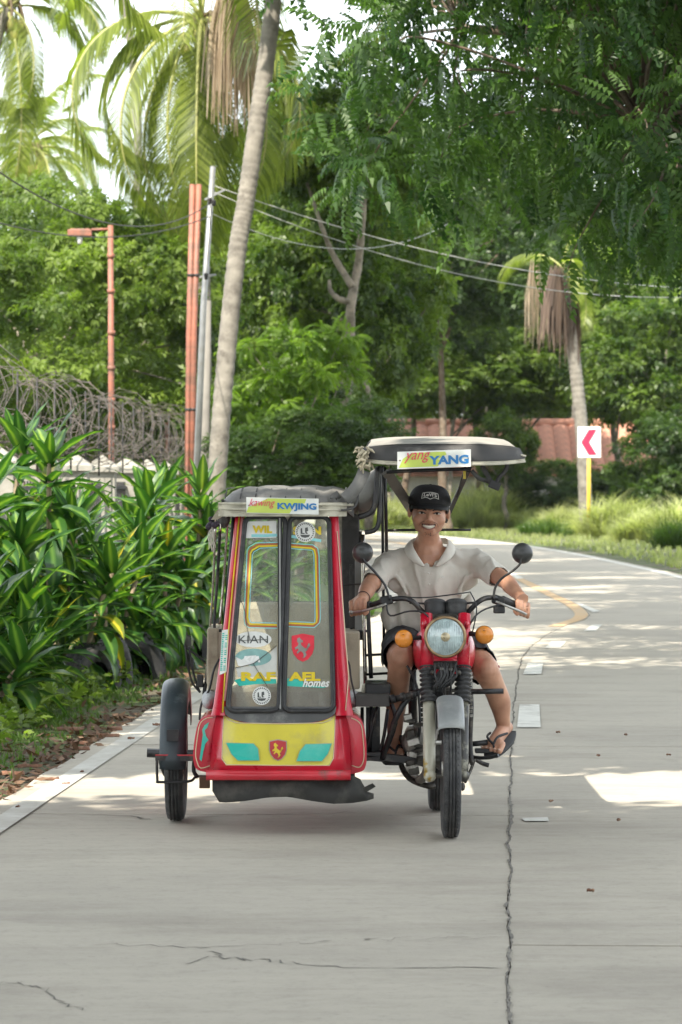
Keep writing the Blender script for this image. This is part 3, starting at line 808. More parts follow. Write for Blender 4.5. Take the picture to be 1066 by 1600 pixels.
# ================================================================ dracaena hedge
M_drac = None
def drac_mat():
    m, t, b = node_mat('dracaena_leaf'); N = t.nodes; K = t.links.new
    at_ = N.new('ShaderNodeAttribute'); at_.attribute_name = 'tint'
    oi = N.new('ShaderNodeObjectInfo')
    rp = N.new('ShaderNodeValToRGB'); e = rp.color_ramp.elements
    e[0].position = .0; e[0].color = (.018, .060, .014, 1); e[1].position = 1; e[1].color = (.12, .22, .045, 1)
    e2 = e.new(.62); e2.color = (.025, .080, .019, 1)
    K(at_.outputs['Fac'], rp.inputs[0])
    r2 = N.new('ShaderNodeValToRGB'); q = r2.color_ramp.elements; q[0].color = (.75, .85, .9, 1); q[1].color = (1.7, 1.4, .9, 1); q[1].position = .9
    q3 = q.new(.955); q3.color = (1.9, 1.5, .9, 1); q4 = q.new(.965); q4.color = (5.0, 2.0, .9, 1)
    K(oi.outputs['Random'], r2.inputs[0])
    x = N.new('ShaderNodeMix'); x.data_type = 'RGBA'; x.blend_type = 'MULTIPLY'; x.inputs[0].default_value = 1
    K(rp.outputs[0], x.inputs[6]); K(r2.outputs[0], x.inputs[7]); K(x.outputs[2], b.inputs['Base Color'])
    b.inputs['Roughness'].default_value = .33; b.inputs['Specular IOR Level'].default_value = .5
    tr = N.new('ShaderNodeBsdfTranslucent'); mm = N.new('ShaderNodeMix'); mm.data_type = 'RGBA'; mm.blend_type = 'MULTIPLY'; mm.inputs[0].default_value = 1
    mm.inputs[7].default_value = (2.2, 2.4, .9, 1); K(x.outputs[2], mm.inputs[6]); K(mm.outputs[2], tr.inputs[0])
    ms = N.new('ShaderNodeMixShader'); ms.inputs[0].default_value = .3
    K(b.outputs[0], ms.inputs[1]); K(tr.outputs[0], ms.inputs[2]); K(ms.outputs[0], N['Material Output'].inputs['Surface'])
    return m
M_drac = drac_mat()
M_cane = mat('dracaena_cane', (.22, .17, .11), .85, var=.3, scale=20)
def drac_leaf(length, width, curl, seed):
    r_ = random.Random(seed); n = 7; V = []; tint = []; a = 0.0; p = Vector((0, 0, 0)); twist = r_.uniform(-.25, .25)
    for i in range(n + 1):
        t = i / n; w = width * (math.sin(math.pi * (t * .93 + .07) ** .8) ** .8) / 2 + .004
        if i == n: w = .001
        s = Vector((0, math.cos(twist * t), math.sin(twist * t)))
        up = Vector((-math.sin(a), 0, math.cos(a)))
        for k, (f, h_, tn) in enumerate(((-1, .22, 0), (-.45, .07, .55), (0, 0, 1), (.45, .07, .55), (1, .22, 0))):
            V.append(list(p + s * w * f + up * h_ * w + up * (.006 * math.sin(i * 2.1 + k)))); tint.append(tn)
        p = p + Vector((math.cos(a), 0, math.sin(a))) * (length / n); a -= curl / n * (.4 + 1.2 * t)
    Fq = [[i * 5 + k, i * 5 + k + 1, (i + 1) * 5 + k + 1, (i + 1) * 5 + k] for i in range(n) for k in range(4)]
    o = npmesh('leaf', V, Fq, M_drac, None, tint, True); return o
DL = [drac_leaf(.50, .125, c, i) for i, c in enumerate((.3, .7, 1.1, 1.6, 2.1))]
used_dl = set()
def put_leaf(root, loc, az, pitch, k, s):
    src = DL[k]
    if k in used_dl: o = src.copy(); COL.objects.link(o)
    else: o = src; used_dl.add(k)
    o.parent = root; o.location = loc; o.rotation_euler = (0, -pitch, az); o.scale = (s, s * rnd.uniform(.85, 1.1), s)
def dracaena(loc, canes, label, seed, spread=.5, per=26, s=1.0):
    root = empty('dracaena_plant', loc, 0, label, 'shrub', 'broad leaved dracaena plants in the hedge')
    r_ = random.Random(seed)
    for c in range(len(canes)):
        h = canes[c]; a = r_.uniform(0, 6.28); sp = spread * r_.uniform(.2, 1)
        top = Vector((math.cos(a) * sp, math.sin(a) * sp, h)); base = Vector((math.cos(a) * .12, math.sin(a) * .12, -.05))
        path = smooth_path([base, base.lerp(top, .5) + Vector((0, 0, .1)), top], 6)
        cb = MB(); cb.tube(path, .018, 6); cb.build('cane', M_cane, root, local=True)
        for k in range(per):
            t = k / (per - 1)            # 0 = newest at top
            idx_ = min(int((1 - t * min(.75, .55 / max(h, .3))) * (len(path) - 1)), len(path) - 1)
            pitch = 1.15 - 1.95 * t + r_.uniform(-.15, .15); kk = min(4, int(t * 5 + r_.uniform(-.6, .6))); kk = max(0, kk)
            put_leaf(root, path[idx_] + Vector((0, 0, r_.uniform(-.02, .03) - t * .12)), k * 2.4 + r_.uniform(-.3, .3), pitch, kk, s * r_.uniform(.8, 1.1) * (1 if t > .12 else .75))
    return root
dr = [
 (-2.62, 23.2, [1.25, .9, .75, .5], 'dracaena clump at the left edge of the photo, nearest the camera'),
 (-2.35, 24.8, [1.35, 1.0, .7, .45], 'dracaena at left behind the nearest clump'),
 (-2.05, 25.9, [1.60, 1.15, .8, .5], 'tallest dracaena, its rosette standing above the fence pillar'),
 (-2.75, 26.6, [1.7, 1.3, .9], 'dracaena at far left reaching up to the razor wire'),
 (-1.85, 27.6, [1.2, .95, .65, .4], 'dracaena behind the first two edging tyres'),
 (-1.55, 29.2, [1.3, 1.0, .7, .45], 'dracaena with bright upright rosette left of the orange poles'),
 (-1.40, 31.0, [1.35, 1.05, .75, .5], 'dracaena with bright rosette just left of the sidecar roof'),
 (-1.10, 32.8, [1.1, .8, .5], 'dracaena seen beside the sidecar side rods'),
 (-2.25, 29.5, [1.5, 1.2, .9], 'dracaena in the back row under the lamp post'),
 (-1.85, 32.5, [1.4, 1.1, .8], 'dracaena in the back row under the orange poles'),
 (-0.75, 35.5, [1.0, .75, .5], 'dracaena hidden behind the sidecar at the hedge end'),
 (-2.30, 22.6, [.55, .4, .35], 'low dracaena bent over the grass at the left edge'),
]
for i, (x, y, cs, lab) in enumerate(dr): dracaena((x, y, 0), [c * 1.08 for c in cs] + [cs[0] * .75] + ([.35] if x < -2.2 else []), lab, 40 + i, .5, 32, 1.0)

# ================================================================ edging tyres, half buried
M_tyre = mat('old_tyre_rubber', (.022, .022, .023), .75, var=.3, scale=20, col2=(.07, .06, .05), amt=(.5, .7), bump=.3)
def edging_tyre(loc, rz, label, tilt=0):
    root = empty('edging_tyre', loc, rz, label, 'tyre', 'half buried tyres edging the hedge')
    prof = [(.165, -.06), (.20, -.085), (.25, -.09), (.28, -.075), (.288, -.03), (.281, -.025), (.281, -.018), (.289, -.012), (.289, .012), (.281, .018), (.281, .025), (.288, .03), (.28, .075), (.25, .09), (.20, .085), (.165, .06)]
    b = MB(); b.lathe(prof, (0, 0, .02), (0, 1, 0), 32); b.build('carcass', M_tyre, root, local=True)
    tb_ = MB()
    for k in range(32):
        a = 2 * math.pi * k / 32
        if math.sin(a) < -.15: continue
        for sgn in (-1, 1):
            M_ = Matrix.Rotation(-a, 3, 'Y'); tb_.box(M_ @ Vector((.284, sgn * .057, 0)) + Vector((0, 0, .02)), (.014, .034, .032), M_)
    o = tb_.build('tread_block', M_tyre, root, local=True); o['kind'] = 'stuff'
    root.rotation_euler = (tilt, 0, rz)
for i, (px, py, rz, lab) in enumerate([(145, 1072, 1.0, 'old black tyre half buried in the grass, nearest of the edging tyres'), (180, 1062, 1.35, 'second edging tyre partly behind the nearest one'),
        (205, 1052, .5, 'worn tyre turned side-on in the middle of the edging row'), (232, 1046, 1.4, 'narrow edge-on tyre after the side-on tyre'), (262, 1036, .9, 'tyre in the hedge shade left of the handrail loop'),
        (292, 1026, .9, 'dark tyre just behind the sidecar grab loop'), (322, 1015, .8, 'farthest edging tyre, behind the sidecar rods')]):
    g = G(px, py + 4); edging_tyre((g.x - .02, g.y, .02), rz, lab, rnd.uniform(-.15, .15))

# ================================================================ verge grass, weeds, litter
def left_edge(y):
    i = min(range(0, 300), key=lambda k: abs(CP[k].y - y)); return (CP[i] - nrm(i) * lane_off(-1, i)).x
LE = np.array([left_edge(y) for y in np.arange(5, 60, .5)])
def ledge(y): return np.interp(y, np.arange(5, 60, .5), LE)
def tuft_tpl(n, seed, lean=.5, w=.035):
    r_ = random.Random(seed); parts = []
    for k in range(n):
        a = r_.uniform(0, 6.28); l = r_.uniform(.5, 1); o_ = Vector((math.cos(a), math.sin(a), 0)); sd_ = Vector((-math.sin(a), math.cos(a), 0)) * w
        b0 = o_ * r_.uniform(0, .15); m_ = b0 + o_ * .15 * lean + Vector((0, 0, l * .6)); e = m_ + o_ * .45 * lean + Vector((0, 0, l * .4 * (1 - .5 * lean)))
        parts.append((np.array([list(b0 - sd_), list(b0 + sd_), list(m_ + sd_ * .7), list(m_ - sd_ * .7), list(e + sd_ * .1), list(e - sd_ * .1)]), np.array([[0, 1, 2, 3], [3, 2, 4, 5]])))
    return combine(parts)
TPL['tuft'] = tuft_tpl(6, 1, .6, .045); TPL['tall'] = tuft_tpl(26, 2, 1.0, .012); TPL['weed'] = sprig(7, 9, .5)
def upright(rs, pos, tpl, size, name, m, label, cat, tb=(.2, .9), parent=None, kind='stuff', tilt=.2):
    n = len(pos); up = rs.normal(size=(n, 3)) * tilt; up[:, 2] = 1; a = rs.uniform(0, 6.28, n); fwd = np.stack([np.cos(a), np.sin(a), np.zeros(n)], 1)
    y = np.cross(up, fwd); y /= np.linalg.norm(y, axis=1, keepdims=True); fwd = np.cross(y, up / np.linalg.norm(up, axis=1, keepdims=True))
    V, Fq, t = scatter(TPL[tpl], pos, fwd, up, size * rs.uniform(.6, 1.3, n), rs.uniform(*tb, n))
    o = npmesh(name, V, Fq, m, parent, t)
    if kind: tag(o, label, cat, kind=kind)
    return o
M_grass = leaf_mat('grass_blades', (.04, .085, .014), (.10, .17, .030), .4, .5)
M_grass_pale = leaf_mat('grass_tall_pale', (.17, .20, .08), (.46, .47, .27), .45, .5)
rs = np.random.RandomState(31)
def region(n, f):
    out = []
    while len(out) < n:
        y = 15 + rs.uniform(0, 1) ** .9 * 24; d = rs.uniform(.03, 2.2); x = ledge(y) - d
        if rs.rand() < f(d, y): out.append((x, y, -.03))
    return np.array(out)
def pn(x, y): return .5 + .5 * math.sin(x * 3.1 + 1.3 * math.sin(y * 1.7)) * math.sin(y * 2.3 + 1.1 * math.sin(x * 2.2))
pos = []
while len(pos) < 9500:
    y = rs.uniform(15, 40); d = rs.uniform(.05, 2.6); x = ledge(y) - d
    if rs.rand() < min(1, max(0, (d - .12) / .4)) * (.35 + .65 * (pn(x, y) > .42)): pos.append((x, y, -.03))
upright(rs, np.array(pos), 'tuft', .065, 'verge_grass', M_grass, 'short green grass on the left verge below the hedge', 'grass')
pos = []
while len(pos) < 5200:
    y = rs.uniform(19.5, 34); d = rs.uniform(.5, 1.9); x = ledge(y) - d
    if rs.rand() < min(1, (d - .45) / .6) * (.6 if y > 25.5 else 1): pos.append((x, y, rs.uniform(-.03, .10)))
pos = np.array(pos); n = len(pos)
fw = rs.normal(size=(n, 3)); fw[:, 2] = np.abs(fw[:, 2]) * .8 + .1; up = rs.normal(size=(n, 3)) * .3; up[:, 2] += 1
V, Fq, t = scatter(TPL['weed'], pos, fw, up, .13 * rs.uniform(.6, 1.5, n), rs.uniform(.1, .9, n))
tag(npmesh('weeds', V, Fq, LM['lite'], None, t), 'small leafy weeds at the foot of the hedge', 'weeds', kind='stuff')
# leaf litter & bark bits along the kerb line
M_litter = leaf_mat('leaf_litter', (.055, .030, .018), (.19, .115, .07), .15, .8, (1.2, .9, .6))
pos = []
while len(pos) < 1900:
    y = rs.uniform(14, 30); d = abs(rs.normal(.16, .22)) - .02; x = ledge(y) - d
    if rs.rand() < (.2 + .8 * pn(x * 2, y * 1.3)) * (1 if y < 23 else .4): pos.append((x, y, -.022 if d > 0 else .003))
pos = np.array(pos); n = len(pos)
fw = rs.normal(size=(n, 3)); fw[:, 2] *= .25; up = rs.normal(size=(n, 3)) * .35; up[:, 2] += 1
V, Fq, t = scatter(leaf_kite(1, .42, -.15), pos + np.array([0, 0, .012]), fw, up, .055 * rs.uniform(.4, 1.7, n), rs.uniform(0, 1, n))
tag(npmesh('leaf_litter', V, Fq, M_litter, None, t), 'brown dead leaves scattered along the left road edge', 'litter', kind='stuff')
M_barkbit = mat('bark_bits', (.16, .075, .045), .9, var=.4, scale=30, col2=(.30, .2, .13), amt=(.5, .65))
def bark_bit(px, py, l, w, rz, label):
    g = G(px, py); b = MB(); r_ = random.Random(int(px * 7 + py)); rows = []
    for i in range(6):
        t = i / 5 - .5; ww = w * (1 - abs(t) * .9) / 2
        rows.append([Vector((t * l, ww * f, .012 + .35 * w * (1 - f * f) + r_.uniform(-.004, .004))) for f in (-1, -.4, .4, 1)])
    b.grid(rows); o = b.build('bark_piece', M_barkbit, None, solid=.006)
    o.location = g + Vector((0, 0, .006 if px > 200 else -.01)); o.rotation_euler = (0, 0, rz)
    tag(o, label, 'bark piece', 'bits of bark and husk on the left verge')
bb_ = [(325 / 2.96, 715 / 2.96 + 900, .16, .05, .1, 'long grey-brown bark strip on the grass above the other bits'), (530 / 2.96, 715 / 2.96 + 900, .09, .07, .6, 'reddish husk lying nearest the sidecar wheel on the verge'),
 (385 / 2.96, 805 / 2.96 + 900, .07, .05, .3, 'red-brown husk by the upper white line'), (365 / 2.96, 780 / 2.96 + 900, .10, .05, .2, 'brown bark chip behind the red-brown husk'),
 (380 / 2.96, 910 / 2.96 + 900, .07, .02, 1.5, 'thin dark twig lying on the road paint'), (83 / 2.96, 1073 / 2.96 + 900, .06, .02, 1.5, 'dark twig on the concrete at far left bottom'),
 (305 / 2.96, 965 / 2.96 + 900, .04, .02, .2, 'small dark chip on the road beside the worn line'), (230 / 2.96, 945 / 2.96 + 900, .10, .03, .4, 'dark bark sliver at the road edge'),
 (607 / 2.96, 767 / 2.96 + 900, .04, .02, .2, 'small dark chip on the road left of the sidecar wheel'), (725 / 2.96, 702 / 2.96 + 900, .05, .02, .2, 'dark leaf scrap behind the sidecar wheel'),
 (140 / 2.96, 885 / 2.96 + 900, .13, .04, .1, 'brown bark strip among the litter at left'), (60 / 2.96, 920 / 2.96 + 900, .12, .05, .4, 'curled brown husk at the far left litter'),
 (505 / 2.96, 745 / 2.96 + 900, .12, .05, .0, 'low brown bark plate near the verge edge')]
for a in bb_: bark_bit(*a)
for i, (px, py, lab) in enumerate([(872, 1149, 'tiny brown leaf on the sunlit road right of the rider'), (978, 1153, 'brown leaf on the sunlit road toward the right edge'), (935, 1186, 'dark leaf scrap in the middle sunlit band'), (1045, 1185, 'dark leaf scrap at the right edge of the road'), (861, 1258, 'small dark leaf below the sunlit bands'), (967, 1288, 'little brown leaf lowest on the right lane'), (923, 1400, 'tiny dark speck leaf on the near right lane')]):
    bark_bit(px, py, .025, .014, i, lab)

# ================================================================ fence with pillars and razor wire
M_plaster = mat('old_white_plaster', (.30, .285, .255), .85, var=.12, scale=3, col2=(.22, .21, .18), amt=(.42, .62), bump=.3)
M_iron = mat('black_iron', (.03, .03, .032), .6, .3, var=.3, scale=20, col2=(.12, .06, .035), amt=(.55, .7))
M_wire = mat('razor_wire_rusty', (.10, .092, .085), .7, .5, var=.3, scale=8, col2=(.14, .115, .10), amt=(.45, .6))
FA, FB = Vector((-3.35, 30, 0)), Vector((-2.30, 84, 0))
fd = (FB - FA).normalized(); flen = (FB - FA).length
fence = empty('fence', FA, 0, 'white pillared wall with dark iron bars and coils of rusty razor wire along its top', 'fence')
npil = 15
for k in range(npil):
    p = FA + fd * (flen * k / (npil - 1)); b = MB()
    b.box(p + Vector((0, 0, .8)), (.34, .34, 1.7)); b.build('pillar', M_plaster, fence, bevel=.01)
    c = MB(); c.box(p + Vector((0, 0, 1.68)), (.46, .46, .06)); q = p + Vector((0, 0, 1.711))
    c.add([q + Vector(v) for v in ((-.22, -.22, 0), (.22, -.22, 0), (.22, .22, 0), (-.22, .22, 0), (0, 0, .16))], [(0, 1, 4), (1, 2, 4), (2, 3, 4), (3, 0, 4), (0, 3, 2, 1)])
    c.build('pillar_cap', M_plaster, fence)
    if k < npil - 1:
        p2 = FA + fd * (flen * (k + 1) / (npil - 1)); w = MB(); a_ = p + fd * .18; e_ = p2 - fd * .18
        w.bar(a_ + Vector((0, 0, .25)), e_ + Vector((0, 0, .25)), .15, .6); w.build('wall', M_plaster, fence)
        rl = MB(); rl.bar(a_ + Vector((0, 0, 1.45)), e_ + Vector((0, 0, 1.45)), .04, .04); rl.bar(a_ + Vector((0, 0, .65)), e_ + Vector((0, 0, .65)), .04, .04); rl.build('rail', M_iron, fence)
        nb = 12
        for j in range(nb):
            qb = a_.lerp(e_, (j + .5) / nb); bb2 = MB(); bb2.box(qb + Vector((0, 0, 1.05)), (.022, .022, .95)); bb2.build('iron_bar', M_iron, fence)
# razor coils: two long helices with barbs, plus posts
r_ = random.Random(12)
for (rad, zc, turns, off, nm) in ((.38, 2.26, 105, 0, 'razor_wire_coil'), (.2, 1.98, 60, .1, 'razor_wire_coil')):
    pts = []; N_ = turns * 11
    for i in range(N_):
        t = i / N_; a = i / 11 * 2 * math.pi; rr = rad * (1 + .18 * math.sin(i * .13) + .10 * math.sin(i * .71)); s = FA + fd * (flen * t + .25 * math.sin(a * .5 + 1))
        sag = .09 * math.sin(t * 40)
        pts.append(s + Vector((math.cos(a) * rr + off, 0, zc + math.sin(a) * rr + sag)))
    b = MB(); b.tube(pts, .0045, 3, cap=False)
    for i in range(0, N_, 3):
        p = pts[i]; b.add([p + Vector((-.03, 0, .012)), p + Vector((.03, .005, -.012)), p + Vector((0, .02, .018))], [(0, 1, 2)])
    o = b.build(nm, M_wire, fence)
for k in range(0, npil * 2):
    p = FA + fd * (flen * k / (npil * 2 - 1)); b = MB(); b.tube([p + Vector((0, 0, 1.6)), p + Vector((0, 0, 2.62))], .012, 5); b.build('wire_post', M_iron, fence)
# gate pillars behind, white
gp = empty('gate_wall', (P(435, 757, 88).x, 88, 0), 0, 'white gate pillars with flat caps behind the leaning palm, right of the fence', 'wall')
for px, w, hh, nm in ((440, .42, 2.25, 'pillar'), (416, .36, 2.12, 'pillar'), (398, .30, 2.0, 'pillar'), (378, .5, 1.75, 'pillar')):
    x = P(px, 757, 88).x; b = MB(); b.box((x, 88, hh / 2), (w, .4, hh)); b.build('pillar', M_plaster, gp, bevel=.01)
    b = MB(); b.box((x, 88, hh + .045), (w + .12, .52, .09)); b.add([Vector((x, 88, hh + .09)) + Vector(v) for v in ((-w / 2, -.2, 0.001), (w / 2, -.2, 0.001), (w / 2, .2, 0.001), (-w / 2, .2, 0.001), (0, 0, .12))], [(0, 1, 4), (1, 2, 4), (2, 3, 4), (3, 0, 4)]); b.build('pillar_cap', M_plaster, gp)
b = MB(); b.box((P(418, 757, 88).x, 88.1, .8), (1.1, .15, 1.6)); b.build('wall', M_plaster, gp)
pts = []
for i in range(14 * 30):
    a = i / 14 * 2 * math.pi; pts.append(Vector((P(345, 757, 87).x + i / 420 * 1.9, 87.6 + .35 * math.cos(a), 2.3 + .38 * math.sin(a) * (1 + .2 * math.sin(i * .3)))))
b = MB(); b.tube(pts, .006, 3, cap=False); b.build('razor_wire_coil', M_wire, gp)

# ================================================================ poles, lamp post, wires
M_orange = mat('orange_paint', (.34, .125, .082), .6, var=.15, scale=6, col2=(.17, .085, .06), amt=(.42, .60))
M_galv = mat('galvanised_steel', (.27, .275, .28), .45, .5, var=.15, scale=6, col2=(.25, .24, .22), amt=(.55, .7))
M_concp = mat('concrete_pole', (.2, .185, .165), .85, var=.15, scale=5)
lp = empty('lamp_post', at(174, 50), 0, 'orange lamp post with a short arm and flat lamp head above the fence', 'lamp post')
b = MB(); b.tube([Vector(at(175, 50, -.1)), P(174, 600, 50), P(173, 352, 50)], [.045, .043, .04], 12); b.build('post', M_orange, lp)
for py in (400, 455, 520, 575, 625, 668):
    b = MB(); b.lathe([(.047, -.03), (.056, -.028), (.056, .028), (.047, .03)], P(173.5 if py < 500 else 174.3, py, 50), (0, 0, 1), 12); b.build('joint_collar', M_orange, lp)
b = MB(); b.tube([P(173, 358, 50), P(143, 359, 50)], .02, 8); b.build('arm', M_orange, lp)
b = MB(); q = P(125, 364, 50); b.box(q, (.34, .16, .09)); b.box(q + Vector((0, 0, .05)), (.28, .12, .02)); b.build('lamp_head', M_orange, lp, bevel=.015)
b = MB(); b.lathe([(.0, -.10), (.035, -.09), (.04, 0), (.03, .02)], q + Vector((0.0, 0, -.06)), (0, 0, 1), 12); b.build('bulb', mat('frosted_glass', (.7, .7, .68), .3), lp)
for (p0, p1, lab) in (((293, 757), (301, 288), 'left one of the two tall orange poles strapped side by side'), ((300, 757), (311, 288), 'right one of the two tall orange poles strapped side by side')):
    Y = 55; e = empty('orange_pole', (P(p0[0], 757, Y).x, Y, 0), 0, lab, 'pole', 'tall orange utility poles')
    b = MB(); a0 = Vector((P(p0[0] - 1, 757, Y).x, Y, -.1)); b.tube([a0, P(p0[0] + 3, 520, Y), P(p1[0], p1[1], Y)], [.052, .05, .046], 12); b.build('shaft', M_orange, e)
    for py in (430, 640):
        b = MB(); t = (757 - py) / (757 - 288); b.lathe([(.053, -.02), (.06, -.018), (.06, .018), (.053, .02)], P(p0[0] + (p1[0] - p0[0]) * t, py, Y), (0, 0, 1), 12); b.build('strap', M_iron, e)
o3 = empty('orange_pole', at(262, 78), 0, 'thin far orange post between trees left of the paired poles', 'pole', 'tall orange utility poles')
b = MB(); b.tube([Vector(at(262, 78, -.1)), P(262, 455, 78)], .055, 10); b.build('shaft', M_orange, o3)
sp = empty('steel_pole', at(302, 52), 0, 'pale grey steel utility pole carrying insulators beside the orange poles', 'pole')
b = MB(); b.tube([Vector((P(300, 757, 52).x, 52, -.1)), P(318, 480, 52), P(333, 260, 52)], [.052, .046, .04], 14); b.build('shaft', M_galv, sp)
for (px, py) in ((328, 315), (334, 318), (322, 433)):
    b = MB(); b.lathe([(.0, .06), (.03, .055), (.035, .02), (.022, .01), (.035, 0), (.022, -.01), (.03, -.03), (0, -.04)], P(px, py, 51.8), (0, 0, 1), 10); b.build('insulator', M_iron, sp)
b = MB(); b.bar(P(312, 433, 52), P(338, 429, 52), .03, .03); b.build('bracket', M_galv, sp)
b = MB(); b.bar(P(320, 312, 52), P(352, 296, 52), .03, .03); b.build('bracket', M_galv, sp)
cp = empty('grey_pole', at(318, 57), 0, 'weathered grey post between the steel pole and the leaning palm', 'pole')
b = MB(); b.tube([Vector(at(317, 57, -.1)), P(322, 470, 57)], [.10, .085], 12); b.build('shaft', M_concp, cp)
M_cable = mat('power_cable', (.42, .42, .40), .5, var=.1); M_cable_d = mat('power_cable_dark', (.05, .05, .05), .6, var=.1)
def cable(a, b_, sag, r_, m, label):
    pts = []
    for i in range(25):
        t = i / 24; p = a.lerp(b_, t); p = p + Vector((0, 0, -sag * 4 * t * (1 - t))); pts.append(p)
    o = MB(); o.tube(pts, r_, 5); tag(o.build('power_cable', m), label, 'cable', 'power lines')
cable(P(334, 290, 52), P(1130, 452, 60), .35, .008, M_cable, 'upper pale power line crossing from the steel pole to the right')
cable(P(334, 300, 52), P(1130, 462, 58), .5, .007, M_cable, 'pale power line just beneath the upper one')
cable(P(334, 335, 52), P(700, 350, 70), .5, .006, M_cable, 'lowest pale power line right of the steel pole')
cable(P(-60, 225, 30), P(328, 318, 52), .5, .008, M_cable_d, 'dark line rising to the upper left corner')
cable(P(-60, 330, 40), P(328, 338, 52), .3, .008, M_cable_d, 'dark line left of the poles passing over the lamp head')
cable(P(300, 300, 55), P(290, 750, 55), -.25, .008, M_cable_d, 'loose dark cable hanging down the orange poles')

# ================================================================ tile roof house, grass clumps, chevron sign
M_tile = mat('terracotta_tile', (.50, .23, .155), .75, var=.25, scale=3, col2=(.36, .18, .13), amt=(.45, .65))
hs = empty('tiled_house', (4.0, 130, 0), 0, 'low white house with a long orange tiled roof behind the canopy and bushes', 'house')
b = MB(); b.box((4.8, 132, 1.0), (13, 3.6, 2.1)); b.build('wall', mat('house_white_wall', (.62, .60, .56), .8, var=.08), hs)
x0, x1 = -2.0, 12.0; nt_, nr = 24, 8; tw_ = (x1 - x0) / nt_
tm = None
def tile_proto():
    b = MB(); rows = []
    for j in range(2):
        rows.append([Vector((tw_ * (i / 6 - .5) * .98, j * .52, .10 * math.sin(math.pi * i / 6) - (0 if j else .03))) for i in range(7)])
    b.grid(rows); return b
first = None
for r__ in range(nr):
    for c in range(nt_):
        loc = Vector((x0 + tw_ * (c + .5), 129.6 + r__ * .42, 1.95 + r__ * .225))
        if first is None:
            first = tile_proto().build('roof_tile', M_tile, None); first.parent = hs; o = first; M0 = first
        else:
            o = first.copy(); COL.objects.link(o); o.parent = hs
        o.location = loc - OFF[hs]; o.rotation_euler = (R(28) + rnd.uniform(-.02, .02), 0, rnd.uniform(-.02, .02))
b = MB(); b.slab([(x0, 129.6, 1.88), (x1, 129.6, 1.88), (x1, 132.9, 3.68), (x0, 132.9, 3.68)], (0, .02, -.1)); b.build('roof_deck', M_tile, hs)
b = MB(); b.tube([(x0, 132.95, 3.8), (x1, 132.95, 3.8)], .16, 10); b.build('ridge', M_tile, hs)
b = MB(); b.slab([(x0, 136.3, 1.88), (x1, 136.3, 1.88), (x1, 133.0, 3.68), (x0, 133.0, 3.68)], (0, -.02, -.1)); b.build('roof_deck', M_tile, hs)

def clump(px, Y, w, h, n, label, m=None, seed=0):
    rs = np.random.RandomState(seed + 60); a = rs.uniform(0, 6.28, n); rr = np.sqrt(rs.uniform(0, 1, n)) * w / 2
    pos = np.stack([np.cos(a) * rr, np.sin(a) * rr * .7, np.full(n, -.03)], 1); root = empty('grass_clump', at(px, Y), 0, label, 'grass clump', 'tall grass clumps on the far verge')
    hh = h * (1 - .45 * (rr / (w / 2)) ** 2)
    up = np.stack([np.cos(a) * rr / w * .9, np.sin(a) * rr / w * .9, np.ones(n)], 1) + rs.normal(size=(n, 3)) * .10
    f2 = rs.normal(size=(n, 3)); y = np.cross(up, f2); y /= np.linalg.norm(y, axis=1, keepdims=True); fwd = np.cross(y, up / np.linalg.norm(up, axis=1, keepdims=True))
    V, Fq, t = scatter(TPL['tall'], pos, fwd, up, hh * rs.uniform(.7, 1.2, n), rs.uniform(0, 1, n))
    npmesh('blades', V, Fq, m or M_grass_pale, root, t)
for i, (px, Y, w, h, n, lab) in enumerate([
  (770, 121, 2.6, 1.9, 110, 'big pale grass clump behind the rider right shoulder'), (700, 124, 2.2, 1.7, 90, 'pale grass clump directly behind the rider head'), (640, 126, 2.2, 1.5, 90, 'grass clump seen between rods and rider head'),
  (590, 122, 2.0, 1.2, 70, 'grass clump left behind the canopy post'), (880, 112, 1.8, 1.0, 60, 'low grass clump left of the yellow sign post'), (965, 100, 2.0, 1.45, 110, 'large light grass clump right of the sign post'),
  (1045, 92, 1.7, 1.35, 110, 'large light grass clump at the right edge'), (1000, 108, 1.8, 1.2, 70, 'grass clump between the two large right ones'), (1090, 96, 1.8, 1.5, 70, 'grass clump cut by the right edge'), (830, 118, 1.6, .9, 50, 'small grass clump in front of the dark bush')]):
    clump(px, Y, w, h, n, lab, seed=i)
for i, (px, Y, w, h, n, lab) in enumerate([
  (855, 104, 1.4, .8, 50, 'small ragged grass clump left of the yellow post foot'), (935, 106, 1.5, 1.0, 60, 'grass clump just behind the yellow post'), (990, 92, 1.3, .9, 60, 'ragged grass clump in front of the big right ones'),
  (1062, 84, 1.2, .9, 60, 'nearest grass clump at the right edge'), (910, 114, 2.0, 1.3, 60, 'tall grass clump behind the sign at the palm foot'), (1030, 114, 2.4, 1.6, 80, 'back row grass clump towards the right edge'),
  (800, 124, 2.0, 1.5, 60, 'grass clump right of the hanging strap'), (735, 118, 1.6, 1.2, 60, 'low front grass clump right of the rider head')]):
    clump(px, Y, w, h, n, lab, M_grass_pale if i % 3 else M_grass, seed=20 + i)
# right verge lawn
rs = np.random.RandomState(90); pos = []
RE = np.array([[(CP[i] + nrm(i) * (lane_off(1, i) + .3)).x, CP[i].y] for i in range(0, 450, 4)])
while len(pos) < 5500:
    y = rs.uniform(45, 128); e = np.interp(y, RE[:, 1], RE[:, 0]); x = e + .25 + rs.uniform(0, 1) ** 1.1 * 7
    if rs.rand() < .3 + .7 * pn(x * .6, y * .3): pos.append((x, y, -.03))
for k in range(2200):
    x = rs.uniform(-5, 7); pos.append((x, rs.uniform(118, 134) + (3 if x > 5 else 0), -.03))
upright(rs, np.array(pos), 'tuft', .17, 'verge_grass', M_grass_pale, 'short grass on the right verge around the chevron sign', 'grass', tb=(0, .6))
